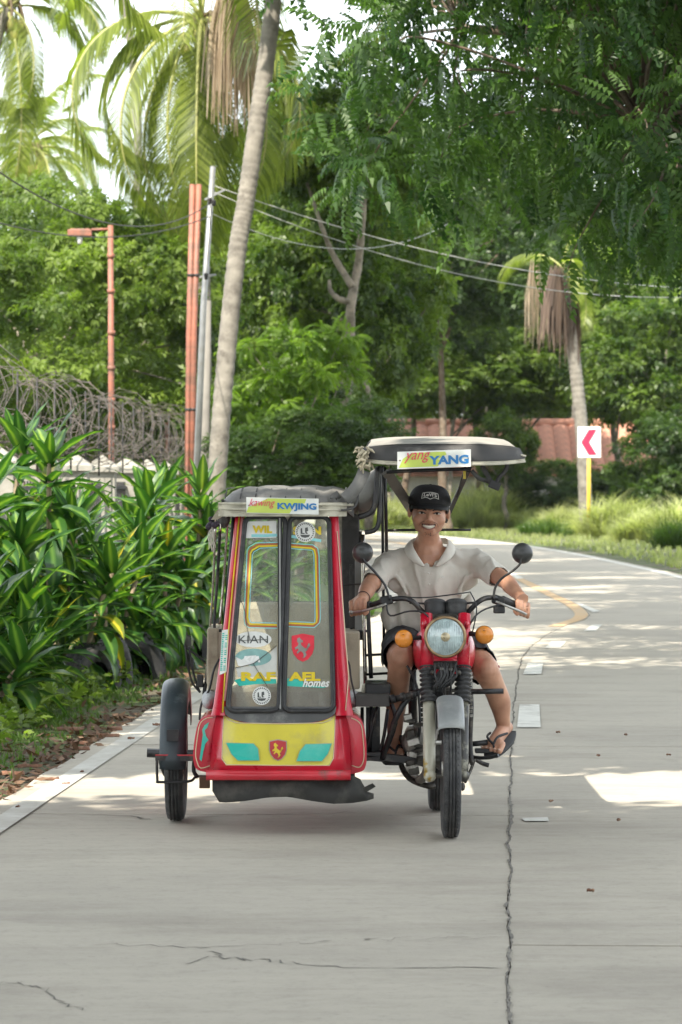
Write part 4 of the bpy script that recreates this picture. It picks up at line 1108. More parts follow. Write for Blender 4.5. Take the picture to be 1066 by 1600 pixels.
# left inner verge far
pos = []
while len(pos) < 3000:
    y = rs.uniform(36, 90); i = iy(y); e = (CP[i] - nrm(i) * (lane_off(-1, i) + .1)).x; pos.append((e - rs.uniform(0, 1) ** 1.2 * 3, y, -.03))
upright(rs, np.array(pos), 'tuft', .14, 'verge_grass', M_grass, 'grass along the inside of the bend beyond the hedge', 'grass', tb=(.3, 1))
# chevron
SY = 100
cs = empty('chevron_sign', at(920.5, SY), 0, 'square white road sign with red left pointing chevron on a yellow post', 'road sign')
b = MB(); b.tube([Vector(at(920, SY, -.1)), P(920.5, 672, SY)], .055, 12); b.build('post', mat('yellow_paint', (.62, .42, .05), .55, var=.12, scale=4), cs)
def SP(px, py, d=0): return P(px, py, SY - .07 - d)
b = MB(); b.slab([SP(903, 715), SP(939, 715), SP(939, 667), SP(903, 667)], (0, .03, 0)); b.build('sign_plate', mat('sign_white', (.74, .74, .72), .45, var=.04), cs, bevel=.01)
b = MB(); b.add([SP(920, 671, .012), SP(933, 671, .012), SP(921, 691, .012), SP(933, 711, .012), SP(920, 711, .012), SP(908, 691, .012)], [(0, 1, 2, 5), (5, 2, 3, 4)]); b.build('chevron', mat('sign_red', (.60, .015, .06), .45, var=.05), cs)
b = MB(); b.ball(G(820, 830) + Vector((0, 0, .12)), (.07, .06, .06), 8); tag(b.build('litter_bag', mat('bag_white', (.7, .7, .68), .5)), 'small white plastic bag on the far grass right of the rider', 'litter')
# ================================================================ the motor tricycle
M_red = mat('red_paint', (.50, .008, .028), .30, var=.14, scale=5, col2=(.30, .07, .06), amt=(.56, .74), spec=.5, coat=.4, bump=.5, bscale=5)
M_redw = mat('red_paint_worn', (.50, .015, .03), .4, var=.15, scale=9, col2=(.16, .06, .05), amt=(.56, .66), coat=.3)
M_yellow = mat('yellow_paint_panel', (.58, .50, .045), .36, var=.08, scale=7, col2=(.40, .34, .10), amt=(.54, .74), coat=.3, bump=.4, bscale=5)
M_teal = mat('teal_paint', (.02, .40, .32), .4, var=.08, scale=8, col2=(.10, .45, .36), amt=(.5, .7))
M_pin = mat('cream_pinstripe', (.62, .50, .33), .5, var=.1)
M_blk = mat('black_rubber', (.018, .018, .019), .55, var=.3, scale=20, col2=(.06, .058, .055), amt=(.52, .72))
M_blkp = mat('black_steel', (.022, .022, .024), .4, .3, var=.3, scale=16, col2=(.11, .095, .08), amt=(.52, .70))
M_grease = mat('greasy_metal', (.10, .095, .085), .5, .7, var=.4, scale=25, col2=(.03, .025, .02), amt=(.45, .62), bump=.3)
M_alu = mat('dull_aluminium', (.42, .41, .38), .42, .8, var=.2, scale=18, col2=(.12, .11, .09), amt=(.5, .68), bump=.2)
M_chrome = mat('pitted_chrome', (.55, .53, .50), .22, 1.0, var=.15, scale=22, col2=(.20, .13, .08), amt=(.52, .68))
M_rim = mat('brassy_bezel', (.34, .23, .13), .35, .8, var=.3, scale=25, col2=(.15, .09, .05), amt=(.5, .7))
M_vinyl = mat('grey_vinyl', (.19, .185, .175), .62, var=.18, scale=7, col2=(.10, .098, .095), amt=(.46, .66), bump=.3, bscale=14)
M_vinyl_d = mat('dark_vinyl', (.045, .043, .042), .6, var=.25, scale=8, col2=(.11, .105, .10), amt=(.52, .7), bump=.3, bscale=14)
M_trim = mat('cream_trim', (.50, .47, .38), .75, var=.15, scale=14, col2=(.24, .21, .16), amt=(.52, .68), bump=.4)
M_cream = mat('cream_vinyl', (.40, .34, .25), .6, var=.12, scale=5, col2=(.22, .17, .12), amt=(.52, .7), bump=.2, bscale=12)
M_foam = mat('grey_foam', (.42, .43, .44), .9, var=.15, scale=25, bump=.4)
M_flap = mat('rubber_mudflap', (.028, .028, .026), .75, var=.4, scale=9, col2=(.085, .08, .068), amt=(.46, .66), bump=.1, bscale=20)
M_tyre2 = mat('tyre_rubber', (.026, .027, .029), .7, var=.2, scale=20, col2=(.085, .082, .078), amt=(.45, .7), bump=.25)
M_fork = mat('worn_cream_fork', (.42, .40, .32), .5, .2, var=.15, scale=14, col2=(.30, .20, .03), amt=(.54, .6))
M_fender = mat('grey_fender_paint', (.24, .25, .25), .45, .2, var=.12, scale=10, col2=(.33, .33, .31), amt=(.5, .7))
M_bluegrey = mat('blue_grey_fender', (.03, .042, .05), .4, .2, var=.25, scale=7, col2=(.16, .19, .20), amt=(.50, .68))
M_amber = mat('amber_lens', (.62, .22, .03), .25, var=.12, scale=20, col2=(.40, .16, .04), amt=(.55, .7))
M_signw = mat('sign_enamel_white', (.70, .71, .68), .4, var=.05, scale=12)
M_green = mat('sign_lime_print', (.50, .60, .10), .4, var=.1, scale=9)
M_blue = mat('sign_blue_print', (.02, .17, .42), .4, var=.05)
M_redp = mat('sign_red_print', (.62, .03, .09), .4, var=.05)
M_stickw = mat('sticker_white', (.66, .66, .63), .45, var=.05, scale=20)
M_inkd = mat('sticker_ink', (.07, .075, .07), .5, var=.1)
M_gold = mat('sticker_gold', (.60, .45, .02), .4, var=.08)
M_skyb = mat('sticker_pale_blue', (.22, .50, .52), .4, var=.08)
M_brown = mat('sticker_brown_red', (.36, .10, .04), .4, var=.08)
def glass_mat(name, dust, tint, amt):
    m, t, b = node_mat(name); N = t.nodes; K = t.links.new
    b.inputs['Base Color'].default_value = (*dust, 1); b.inputs['Roughness'].default_value = .06; b.inputs['Specular IOR Level'].default_value = 1.0; b.inputs['Coat Weight'].default_value = 1.0; b.inputs['Coat Roughness'].default_value = .03; b.inputs['Coat IOR'].default_value = 1.8
    tr = N.new('ShaderNodeBsdfTransparent'); tr.inputs[0].default_value = (*tint, 1)
    tcn = N.new('ShaderNodeTexCoord'); n_ = N.new('ShaderNodeTexNoise'); n_.inputs['Scale'].default_value = 3.5; n_.inputs['Detail'].default_value = 8; n_.inputs['Roughness'].default_value = .65
    mpn = N.new('ShaderNodeMapping'); mpn.inputs['Scale'].default_value = (2.2, 1, .7)
    K(tcn.outputs['Object'], mpn.inputs[0]); K(mpn.outputs[0], n_.inputs['Vector'])
    mr = N.new('ShaderNodeMapRange'); mr.inputs[1].default_value = .35; mr.inputs[2].default_value = .68; mr.inputs[3].default_value = amt[0]; mr.inputs[4].default_value = amt[1]
    K(n_.outputs['Fac'], mr.inputs[0])
    ms = N.new('ShaderNodeMixShader'); K(mr.outputs[0], ms.inputs[0]); K(tr.outputs[0], ms.inputs[1]); K(b.outputs[0], ms.inputs[2])
    K(ms.outputs[0], N['Material Output'].inputs['Surface']); return m
M_wind = glass_mat('dusty_windshield', (.40, .41, .36), (.82, .88, .82), (.18, .60))
M_lens = mat('headlamp_glass', (.42, .52, .53), .08, var=.25, scale=30, spec=1.0, coat=1.0)

ROOT = empty('motor_tricycle', (.2, 15.4, 0), 0, 'red motor tricycle with yellow fronted sidecar and grey vinyl roofs, ridden towards the camera', 'tricycle')
def part(mb, name, m, parent=None, **k): return mb.build(name, m, parent or ROOT, **k)

# ---- sidecar front surface: photo rows map to a plane leaning back
def FY(py):
    if py >= 1113: return 15.10 - (py - 1113) * .0006
    return 15.10 + (1113 - py) * (.30 / 313)
def FP(px, py, d=0.0): return P(px, py, FY(py) - d)
def fpoly(name, pts, m, d=.004, parent=None, th=.0):
    b = MB(); p = [FP(x, y, d) for x, y in pts]
    if th: b.slab(p, (0, th, 0))
    else: b.add(p, [tuple(range(len(p)))])
    return part(b, name, m, parent)
def rrect(x0, y0, x1, y1, r, k=5, skew=0, top=0):
    out = []
    for (cx, cy, a0) in ((x1 - r, y0 + r, -90), (x1 - r, y1 - r, 0), (x0 + r, y1 - r, 90), (x0 + r, y0 + r, 180)):
        for i in range(k + 1):
            a = R(a0 + 90 * i / k); out.append((cx + r * math.cos(a), cy + r * math.sin(a)))
    return out
def warp(pts, f): return [f(x, y) for x, y in pts]

# chassis
ch = MB()
for (a, c) in (((-.52, 15.25, .24), (.06, 15.25, .24)), ((-.52, 16.55, .26), (.46, 16.55, .26)), ((-.50, 15.2, .24), (-.50, 16.7, .26)), ((.04, 15.2, .24), (.04, 16.7, .26)), ((-.86, 15.75, .30), (.04, 15.75, .27))):
    ch.tube([a, c], .02, 8)
part(ch, 'sidecar_frame', M_blkp)
# body shell of lower sidecar: front skin
sk = MB()
def fx(side, py):       # outline of the front skin in photo columns
    ys_ = [800, 1040, 1110, 1150, 1205]
    L0 = [372, 345, 338, 334, 328]; R0 = [517, 536, 541, 545, 548]
    return float(np.interp(py, ys_, L0 if side < 0 else R0))
rows = []
for py in (1113, 1125, 1150, 1180, 1205):
    xl, xr = fx(-1, py), fx(1, py); row = []
    for i in range(13):
        t = i / 12; x = xl + (xr - xl) * t; row.append(P(x, py, FY(py) + .07 * abs(2 * t - 1) ** 6))
    rows.append(row)
sk.grid(rows)
body_front = part(sk, 'front_panel', M_red, solid=.006)
lp_ = MB(); rows = []
for (py, d) in ((1203, .000), (1205, .022), (1214, .024), (1219, .016), (1219, -.03)):
    rows.append([P(322 + (548 - 322) * i / 12 + 0, py, FY(1205) - d + .06 * abs(2 * i / 12 - 1) ** 6 + random.uniform(-.002, .002)) for i in range(13)])
lp_.grid(rows); part(lp_, 'bumper_lip', M_redw)
# side walls and corner wings (bulging fenders each side of the skirt)
def wing(side):
    b = MB(); rows = []
    outline = {-1: [(338, 1116), (325, 1118), (312, 1126), (306, 1145), (302, 1175), (303, 1192), (309, 1203), (330, 1208)],
               1: [(541, 1116), (556, 1118), (567, 1130), (572, 1155), (573, 1180), (572, 1195), (566, 1205), (546, 1210)]}[side]
    sm = smooth_path([Vector((x, 0, y)) for x, y in outline], 3)
    for (dy, s_) in ((.00, 1.0), (.04, 1.0), (.55, .94), (.60, .80)):
        rows.append([P(CXs + (v.x - CXs) * s_, v.z, 15.16) + Vector((0, dy, 0)) for v in sm for CXs in [330 if side < 0 else 546]])
    # front face: fan
    front = rows[0]; cpt = P(325 if side < 0 else 556, 1165, 15.155)
    b.grid(rows)
    n = len(front); b.add(front + [cpt], [(i, i + 1, n) for i in range(n - 1)] + [(n - 1, 0, n)])
    o = part(b, 'wing_panel', M_red)
    st = MB(); pl = {-1: [(333, 1121), (322, 1123), (313, 1131), (309, 1150), (306, 1176), (308, 1190), (314, 1200), (330, 1196)], 1: [(549, 1122), (558, 1126), (565, 1135), (568, 1160), (569, 1180), (567, 1192), (561, 1199), (550, 1196)]}[side]
    st.tube(smooth_path([P(x, y, 15.150) for x, y in pl], 4), .0022, 4); part(st, 'pinstripe', M_pin, o)
    if side < 0:
        b = MB(); pts = [(327, 1128), (324, 1137), (320, 1141), (322, 1150), (326, 1156), (321, 1162), (318, 1174), (315, 1190), (312, 1186), (314, 1170), (316, 1155), (317, 1148), (316, 1140), (320, 1133)]
        b.add([P(x, y, 15.148) for x, y in pts], [tuple(range(len(pts)))]); part(b, 'teal_squiggle', M_teal, o)
    return o
wing(-1); wing(1)
sw = MB()
for side in (-1, 1):
    xx = P(fx(side, 1113), 757, 15.15).x + (.004 if side > 0 else -.004)
    sw.box((xx, 15.95, .40), (.012, 1.5, .34))
sw.box((-.225, 15.95, .25), (.57, 1.5, .02)); part(sw, 'tub', M_redw)
# yellow panel and graphics
yp = [(351, 1117)] + [(356, 1124), (364, 1128), (378, 1130)] + [(500, 1131), (512, 1129), (520, 1124), (524, 1115)]
yp += [(523, 1150), (520, 1188)] + [(518, 1194), (511, 1197)] + [(356, 1194), (350, 1191), (347, 1184)] + [(349, 1150)]
def front_sheet(name, pts, m, d):
    "flat print following the slightly curved front skin"
    p = []
    for x, y in pts:
        xl, xr = fx(-1, y), fx(1, y); t = (x - xl) / (xr - xl); p.append(P(x, y, FY(y) + .07 * abs(2 * t - 1) ** 6 - d))
    b = MB(); b.add(p, [tuple(range(len(p)))]); return b
def dens(pts, k=5):
    out = []
    for i in range(len(pts)):
        a, c = pts[i], pts[(i + 1) % len(pts)]
        for j in range(k): out.append((a[0] + (c[0] - a[0]) * j / k, a[1] + (c[1] - a[1]) * j / k))
    return out
# built as a strip so it bends with the skin
b = MB(); rows = []
for py in np.linspace(1117, 1196, 12):
    top_curve = lambda x: 1117 + 13.5 * (1 - abs((x - 437) / 86.0) ** 5)
    row = []
    for i in range(21):
        t = i / 20; xl = np.interp(py, [1117, 1185, 1196], [350, 347.5, 353]); xr = np.interp(py, [1117, 1185, 1196], [524, 520.5, 515]); x = xl + (xr - xl) * t
        y = max(py, top_curve(x)); u = (x - fx(-1, y)) / (fx(1, y) - fx(-1, y)); row.append(P(x, y, FY(y) + .07 * abs(2 * u - 1) ** 6 - .0055))
    rows.append(row)
b.grid(rows); yel = part(b, 'yellow_panel', M_yellow)
# flatten: pinstripe round it
st = MB(); pp = [(350, 1117), (357, 1125), (370, 1129.5), (437, 1131), (504, 1129.5), (517, 1125), (524, 1116), (523, 1150), (521, 1185), (515, 1196), (437, 1196), (354, 1195), (347, 1186), (348, 1150), (350, 1117)]
def onskin(x, y, d):
    u = (x - fx(-1, y)) / (fx(1, y) - fx(-1, y)); return P(x, y, FY(y) + .07 * abs(2 * u - 1) ** 6 - d)
st.tube([onskin(x, y, .007) for x, y in dens(pp[:-1], 4)], .0022, 4, closed=True); part(st, 'pinstripe', M_pin, yel)
for pts in ([(354, 1161), (396, 1162), (403, 1170), (405, 1188), (372, 1188), (362, 1178)], [(478, 1163), (518, 1162), (512, 1178), (503, 1189), (464, 1189), (469, 1174)]):
    cxx = sum(p[0] for p in pts) / 6; cyy = sum(p[1] for p in pts) / 6
    b = MB(); b.add([onskin(cxx + (x - cxx) * 1.05, cyy + (y - cyy) * 1.06, .0130) for x, y in pts], [tuple(range(6))]); part(b, 'teal_flash_edge', mat('grey_edge', (.33, .40, .22), .5), yel)
    b = MB(); b.add([onskin(x, y, .0150) for x, y in pts], [tuple(range(6))]); part(b, 'teal_flash', M_teal, yel)
HORSE = [(.05, .95), (.22, 1.0), (.30, .90), (.46, .84), (.44, .74), (.30, .76), (.34, .62), (.52, .52), (.66, .46), (.80, .56), (.98, .60), (.90, .74), (.80, .66), (.82, .50), (.76, .36), (.62, .30), (.72, .16), (.56, .02), (.40, .0), (.52, .10), (.46, .24), (.30, .34), (.20, .30), (.06, .20), (.0, .28), (.14, .40), (.08, .46), (-.08, .40), (-.14, .50), (.06, .58), (.14, .70), (.02, .80)]
def shield(cx, cy, w, h, fn, mo, mi, mh, parent, d0=.009, name='shield_emblem'):
    S = [(-.5, .42), (-.25, .46), (0, .5), (.25, .46), (.5, .42), (.5, 0), (.42, -.22), (.22, -.42), (0, -.5), (-.22, -.42), (-.42, -.22), (-.5, 0)]
    if mo:
        b = MB(); b.add([fn(cx + x * w * 1.12, cy - y * h * 1.10, d0) for x, y in S], [tuple(range(12))]); part(b, 'emblem_border', mo, parent)
    b = MB(); b.add([fn(cx + x * w, cy - y * h, d0 + .0015) for x, y in S], [tuple(range(12))]); e = part(b, name, mi, parent)
    b = MB(); b.add([fn(cx + (-x + .45) * -w * .62 * 1.0, cy - (y - .5) * h * .74, d0 + .003) for x, y in HORSE], [tuple(range(len(HORSE)))]); part(b, 'horse_figure', mh, parent)
shield(434.5, 1172, 25, 31, lambda x, y, d: onskin(x, y, d), mat('emblem_grey', (.34, .27, .22), .5), mat('emblem_red', (.40, .025, .03), .45), M_gold, yel)
# cowl: grey black strip between windshield and panel
b = MB(); rows = []
for py in np.linspace(1104, 1131, 6):
    row = []
    for i in range(15):
        t = i / 14; xl = np.interp(py, [1104, 1117, 1131], [350, 352, 366]); xr = np.interp(py, [1104, 1117, 1131], [526, 523, 508]); x = xl + (xr - xl) * t; y = min(py, 1117 + 13.5 * (1 - abs((x - 437) / 86.0) ** 5) - .8)
        row.append(P(x, y, FY(y) - .0062 + .0 * t))
    rows.append(row)
b.grid(rows); part(b, 'cowl_strip', mat('cowl_grey', (.07, .07, .07), .45, var=.3, scale=9, col2=(.18, .18, .17), amt=(.5, .66)))
# red pillars each side of the windshield, widening to the skirt
for side in (-1, 1):
    b = MB(); rows = []
    for py in (802, 860, 940, 1020, 1070, 1100, 1118):
        if side < 0:
            o_ = np.interp(py, [802, 1020, 1100, 1118], [368, 345, 334, 330]); i_ = np.interp(py, [802, 1113], [383, 352])
        else:
            o_ = np.interp(py, [802, 1020, 1100, 1118], [529, 541, 549, 553]); i_ = np.interp(py, [802, 1113], [514, 525])
        y0 = FY(py); rows.append([P(o_ , py, y0 + .09), P(o_, py, y0 + .01), P(o_ + (i_ - o_) * .2, py, y0 - .004), P(i_, py, y0 - .006), P(i_, py, y0 + .03)])
    b.grid(rows); pl = part(b, 'red_pillar', M_red)
    b = MB()
    if side < 0: b.tube([FP(374, 806, .010), FP(353, 1030, .010), FP(348, 1113, .010)], .0035, 5); b.build('pinstripe', M_gold, pl)
    if side < 0: b2 = MB(); b2.tube([FP(379, 806, .008), FP(359, 1030, .008), FP(351, 1095, .008)], .006, 6); b2.build('pink_stripe', mat('faded_pink', (.55, .22, .22), .4), pl)
    else: b.tube([FP(527, 830, .010), FP(545, 1060, .008), FP(540, 1110, .008)], .0022, 5); b.build('pinstripe', M_pin, pl)
# tall white sticker with teal lettering bars up the left pillar
b = MB(); b.add([FP(347, 985, .013), FP(358, 983, .013), FP(354, 1050, .013), FP(343, 1055, .013)], [(0, 1, 2, 3)]); stk = part(b, 'pillar_sticker', M_stickw)
r_ = random.Random(5); b = MB()
for k in range(20):
    y = 989 + k * 3.0; x = 347.5 - k * .19
    b.add([FP(x, y, .0145), FP(x + r_.uniform(2, 4), y, .0145), FP(x + r_.uniform(2, 4), y + 1.8, .0145), FP(x, y + 1.8, .0145)], [(0, 1, 2, 3)])
    if k % 4: b.add([FP(x + 5, y, .0145), FP(x + 8.5, y, .0145), FP(x + 8.5, y + 1.6, .0145), FP(x + 5, y + 1.6, .0145)], [(0, 1, 2, 3)])
o = part(b, 'sticker_print', M_teal, stk); o['kind'] = 'stuff'
# windshield: rubber surround, mullion, panes
def wx(u, py):   # u 0..1 across the screen
    return np.interp(py, [806, 1113], [381, 352]) * (1 - u) + np.interp(py, [806, 1113], [517, 525]) * u
def ring(name, u0, u1, y0, y1, r, m, d, rad, parent=None):
    pts = []
    for x, y in rrect(u0, y0, u1, y1, r, 5): pts.append((x, y))
    b = MB(); out = []
    W_ = 150.0
    for x, y in dens(pts, 2): out.append(FP(wx(x / W_, y), y, d))
    b.tube(out, rad, 7, closed=True); return part(b, name, m, parent)
pane_L = [(2.5, 69), (80.5, 147.5)]
ring('windshield_rubber', 3, 72.5, 808, 1111, 11, M_blk, .010, .011)
ring('windshield_rubber', 79, 147, 808, 1111, 11, M_blk, .010, .011)
b = MB(); b.bar(FP(437.5, 802, .004), FP(439, 1112, .004), .020, .016); part(b, 'mullion', M_blk)
b = MB(); b.bar(FP(437.2, 804, .016), FP(438.2, 1108, .016), .007, .006); part(b, 'mullion_strip', mat('grey_strip', (.25, .25, .24), .5))
glass = []
for (u0, u1) in ((3, 72.5), (79, 147)):
    pts = rrect(u0, 808, u1, 1111, 11, 4); b = MB(); b.add([FP(wx(x / 150, y), y, .002) for x, y in pts], [tuple(range(len(pts)))]); g_ = part(b, 'windshield_pane', M_wind); glass.append(g_)
gl, gr_ = glass
def decal(name, pts, m, d=.0045, parent=None):
    b = MB(); b.add([FP(x, y, d) for x, y in pts], [tuple(range(len(pts)))]); return part(b, name, m, parent)
def stripe(name, pts, w, m, d, parent, r=0):
    b = MB(); b_pts = [FP(x, y, d) for x, y in pts]
    # flat ribbon in the screen plane
    n = len(pts); A, C_ = [], []
    for i in range(n):
        x0, y0 = pts[max(i - 1, 0)]; x1, y1 = pts[min(i + 1, n - 1)]; l = math.hypot(x1 - x0, y1 - y0) or 1; nx, ny = -(y1 - y0) / l, (x1 - x0) / l
        A.append(FP(pts[i][0] + nx * w / 2, pts[i][1] + ny * w / 2, d)); C_.append(FP(pts[i][0] - nx * w / 2, pts[i][1] - ny * w / 2, d))
    b.grid([A, C_], False); return part(b, name, m, parent)
def frame_line(off, w, m, nm):
    L0 = [(435, 851 - off), (401 - off, 852 - off), (397, 0), (0, 0)]
    left = [(434, 850 - off)] + [(396 - off + 6, 851 - off), (391 - off * .9 + 1, 854 - off + 3), (389 - off, 862 - off)] + [(384 - off, 965), (385 - off + .5, 974 + off * .7), (390 - off * .5, 978 + off)] + [(433, 979 + off)]
    right = [(447, 851 - off), (488 + off * .5, 854 - off), (494 + off, 858 - off * .5), (496 + off, 868)] + [(498 + off, 965), (497 + off, 973), (490 + off * .5, 978 + off)] + [(448, 976 + off)]
    stripe(nm, left, w, m, .0045, gl); stripe(nm, right, w, m, .0045, gr_)
frame_line(0, 2.6, M_brown, 'rounded_line_brown'); frame_line(-2.6, 2.6, M_gold, 'rounded_line_yellow'); frame_line(-5.4, 1.2, M_skyb, 'rounded_line_blue'); frame_line(2.6, 1.4, M_skyb, 'rounded_line_outer')
decal('white_patch', [(383, 815), (432, 814), (432, 840), (381, 841)], M_stickw, .0038, gl)
def ft(name, body, cx, cy, w, h, m, parent, bold=.02, shear=0, d=.0065, wave=None):
    return text_on(name, body, w, h, lambda u, q: FP(cx + u, cy - q, d), m, parent, bold, shear, wave)
ft('lettering', 'WIL', 410, 827, 31, 12, M_gold, gl, .05)
ft('lettering', 'S   N', 480, 829, 44, 13, M_gold, gr_, .05)
stripe('pale_blue_stroke', [(393, 837), (412, 837), (433, 836)], 4.5, M_skyb, .0055, gl)
stripe('pale_blue_stroke', [(447, 837), (470, 840), (502, 845)], 4.5, M_skyb, .0055, gr_)
def seal(cx, cy, r, parent, n=26):
    decal('round_seal', [(cx + r * math.cos(a) , cy + r * 1.0 * math.sin(a)) for a in np.linspace(0, 2 * math.pi, 24)[:-1]], M_stickw, .0070, parent)
    b = MB()
    for k in range(n):
        a = 2 * math.pi * k / n; r0, r1 = r * .74, r * .90; da = .07
        b.add([FP(cx + q * math.cos(a + s), cy + q * math.sin(a + s), .0085) for q, s in ((r0, -da), (r0, da), (r1, da * .6), (r1, -da))], [(0, 1, 2, 3)])
    b.add([FP(cx + x * r, cy + y * r, .0085) for x, y in ((-.5, .28), (.5, .28), (.36, .5), (0, .58), (-.36, .5))], [(0, 1, 2, 3, 4)])
    b.add([FP(cx + x * r, cy + y * r, .0085) for x, y in ((-.45, -.3), (-.3, -.4), (-.26, .1), (-.05, .12), (-.05, .22), (-.44, .2))], [(0, 1, 2, 3, 4, 5)])
    b.add([FP(cx + x * r, cy + y * r, .0085) for x, y in ((.0, -.4), (.25, -.45), (.3, -.1), (.12, 0), (.3, .18), (.05, .2), (-.02, -.05))], [tuple(range(7))])
    o = part(b, 'seal_print', M_inkd, parent); o['kind'] = 'stuff'
seal(477, 831, 16, gr_); seal(409, 1087, 14.5, gl)
ell = lambda cx, cy, a, b_: [(cx + a * math.cos(t), cy + b_ * math.sin(t)) for t in np.linspace(0, 2 * math.pi, 28)[:-1]]
decal('oval_sticker', ell(396, 999, 28.5, 12.5), M_stickw, .0048, gl); ft('lettering', 'KIAN', 396, 999, 46, 12, M_inkd, gl, .0)
stripe('lettering_line', [(374, 1001), (419, 999)], .9, M_inkd, .0068, gl)
decal('oval_sticker', ell(396, 1027, 28.5, 13.5), mat('sticker_teal_grey', (.20, .36, .34), .45, var=.2, scale=20), .0048, gl)
decal('torn_white_layer', [(368, 1026), (372, 1040), (376, 1041), (384, 1040), (396, 1036), (406, 1030), (400, 1024), (385, 1025), (378, 1031)], M_stickw, .0054, gl)
ft('lettering', 'KIA', 393, 1030, 28, 10, mat('sticker_light', (.72, .72, .70), .4), gl, .04, .25, d=.0075)
decal('torn_white_layer', [(369, 1043), (394, 1040), (412, 1028), (433, 1010), (433, 1058), (372, 1058)], mat('sticker_dirty', (.50, .50, .46), .5, var=.15, scale=16), .0040, gl)
ft('lettering', 'RAF', 404, 1057, 54, 14, M_gold, gl, .05); ft('lettering', 'AEL', 476, 1057, 50, 14, M_gold, gr_, .05)
decal('teal_stroke', [(366, 1063), (376, 1060), (432, 1061), (432, 1068), (400, 1069), (374, 1072)], M_teal, .0050, gl)
decal('teal_stroke', [(449, 1060), (472, 1062), (476, 1070), (512, 1073), (505, 1075), (449, 1072)], M_teal, .0050, gr_)
ft('lettering', 'homes', 494, 1067, 42, 13, M_stickw, gr_, .02, .35, d=.008)
shield(473.5, 1012, 35, 44, lambda x, y, d: FP(x, y, d), None, mat('sticker_red', (.60, .03, .05), .4), mat('etched_grey', (.22, .215, .19), .5), gr_, .0048, 'shield_sticker')
for pts in ([(432, 1009), (420, 1019), (407, 1029), (396, 1037), (380, 1041), (366, 1044)], [(396, 1037), (404, 1050), (412, 1063), (418, 1073)], [(371, 933), (379, 943), (383, 956), (386, 980), (391, 1000)]):
    b = MB(); b.tube([FP(x, y, .0088) for x, y in pts], .0016, 4); part(b, 'glass_crack', M_inkd, gl)
# interior: seat, back panel, floor mat, pole, foam seat
b = MB(); b.box((-.225, 16.35, .50), (.56, .5, .16)); part(b, 'sidecar_seat', M_cream, bevel=.03)
b = MB(); b.box((-.225, 16.62, .74), (.54, .08, .40)); part(b, 'sidecar_backrest', M_cream, bevel=.03)
b = MB(); b.box((-.225, 16.74, .69), (.58, .012, .50)); part(b, 'rear_wall', M_vinyl_d)
b = MB(); b.box((.045, 15.98, .95), (.012, .16, .36)); part(b, 'inner_panel', M_vinyl_d)
for (x0, x1, y0, y1, Y, m, nm) in ((531, 562, 985, 1072, 15.78, M_cream, 'side_panel'), (327, 345, 978, 1074, 15.72, M_cream, 'side_panel'), (534, 562, 800, 986, 16.3, M_vinyl_d, 'dark_interior_sheet')):  # last entry: dark sheet standing in for the shaded sidecar interior
    b = MB(); a = P(x0, y0, Y); c = P(x1, y1, Y); b.box((a + c) / 2, (abs(c.x - a.x), .5 if nm == 'side_panel' else .06, abs(a.z - c.z))); part(b, nm, m, bevel=.008)
b = MB(); a = P(555, 860, 16.0); c = P(567, 985, 16.0); b.box((a + c) / 2, (abs(c.x - a.x), .3, abs(a.z - c.z))); part(b, 'grey_side_sheet', mat('grey_sheet', (.20, .195, .185), .6, var=.3, scale=9))
for (cx, cy, w, h) in ((328, 1093, 26, 30), (552, 1092, 26, 26)):
    b = MB(); q = P(cx, cy, 15.5); b.ball(q, (w / 358 / 2, .2, h / 358 / 2), 14); part(b, 'foam_pad', M_foam)

# roof of the sidecar
b = MB(); rows = []
XL, XR = -.50, .055
for j, (Y, zz, ex) in enumerate(((15.34, 1.405, 0), (15.345, 1.43, 0), (15.42, 1.462, .012), (15.6, 1.478, .018), (15.9, 1.484, .02), (16.3, 1.482, .02), (16.7, 1.468, .015), (16.83, 1.44, 0), (16.84, 1.40, 0))):
    row = []
    for i in range(17):
        t = i / 16; x = XL - ex + (XR - XL + 2 * ex) * t; e = abs(2 * t - 1); row.append(Vector((x, Y + .03 * e ** 4 * (1 if j < 3 else 0), zz - .055 * e ** 5 - .006 * math.sin(i * 2.3) * (j < 3) - .006 * (i % 4 == 0))))
    rows.append(row)
rows_l = rows
b.grid(rows); rf = part(b, 'sidecar_roof', M_vinyl, solid=.006)
b = MB()
for side in (-1, 1):
    x = XL - .018 if side < 0 else XR + .018; b.grid([[Vector((x + random.uniform(-.004, .004), Y, z)) for Y in np.linspace(15.36, 16.82, 9)] for z in (1.425, 1.39, 1.355)])
part(b, 'side_valance', M_vinyl_d, rf)
b = MB()
b.grid([[Vector((XL - .03 + (XR - XL + .0) * t, 15.335 - .008 * math.sin(t * 30), z)) for t in np.linspace(0, 1, 24)] for z in (1.412, 1.392, 1.372, 1.352)]); part(b, 'front_valance', M_trim, rf)
b = MB(); b.tube([Vector((XL - .03, 15.33, 1.408)), Vector((XR, 15.33, 1.402))], .006, 6); b.tube([Vector((XL - .03, 15.33, 1.384)), Vector((XR - .01, 15.33, 1.380))], .005, 6); part(b, 'valance_piping', M_trim, rf)
b = MB()
for k in range(9):
    x = XL + .0 + k * .065
    b.tube([Vector((x, 15.33, 1.43)), Vector((x + .003, 15.5, 1.472)), Vector((x + .003, 16.6, 1.476))], .0028, 4)
part(b, 'roof_seam', M_vinyl_d, rf)
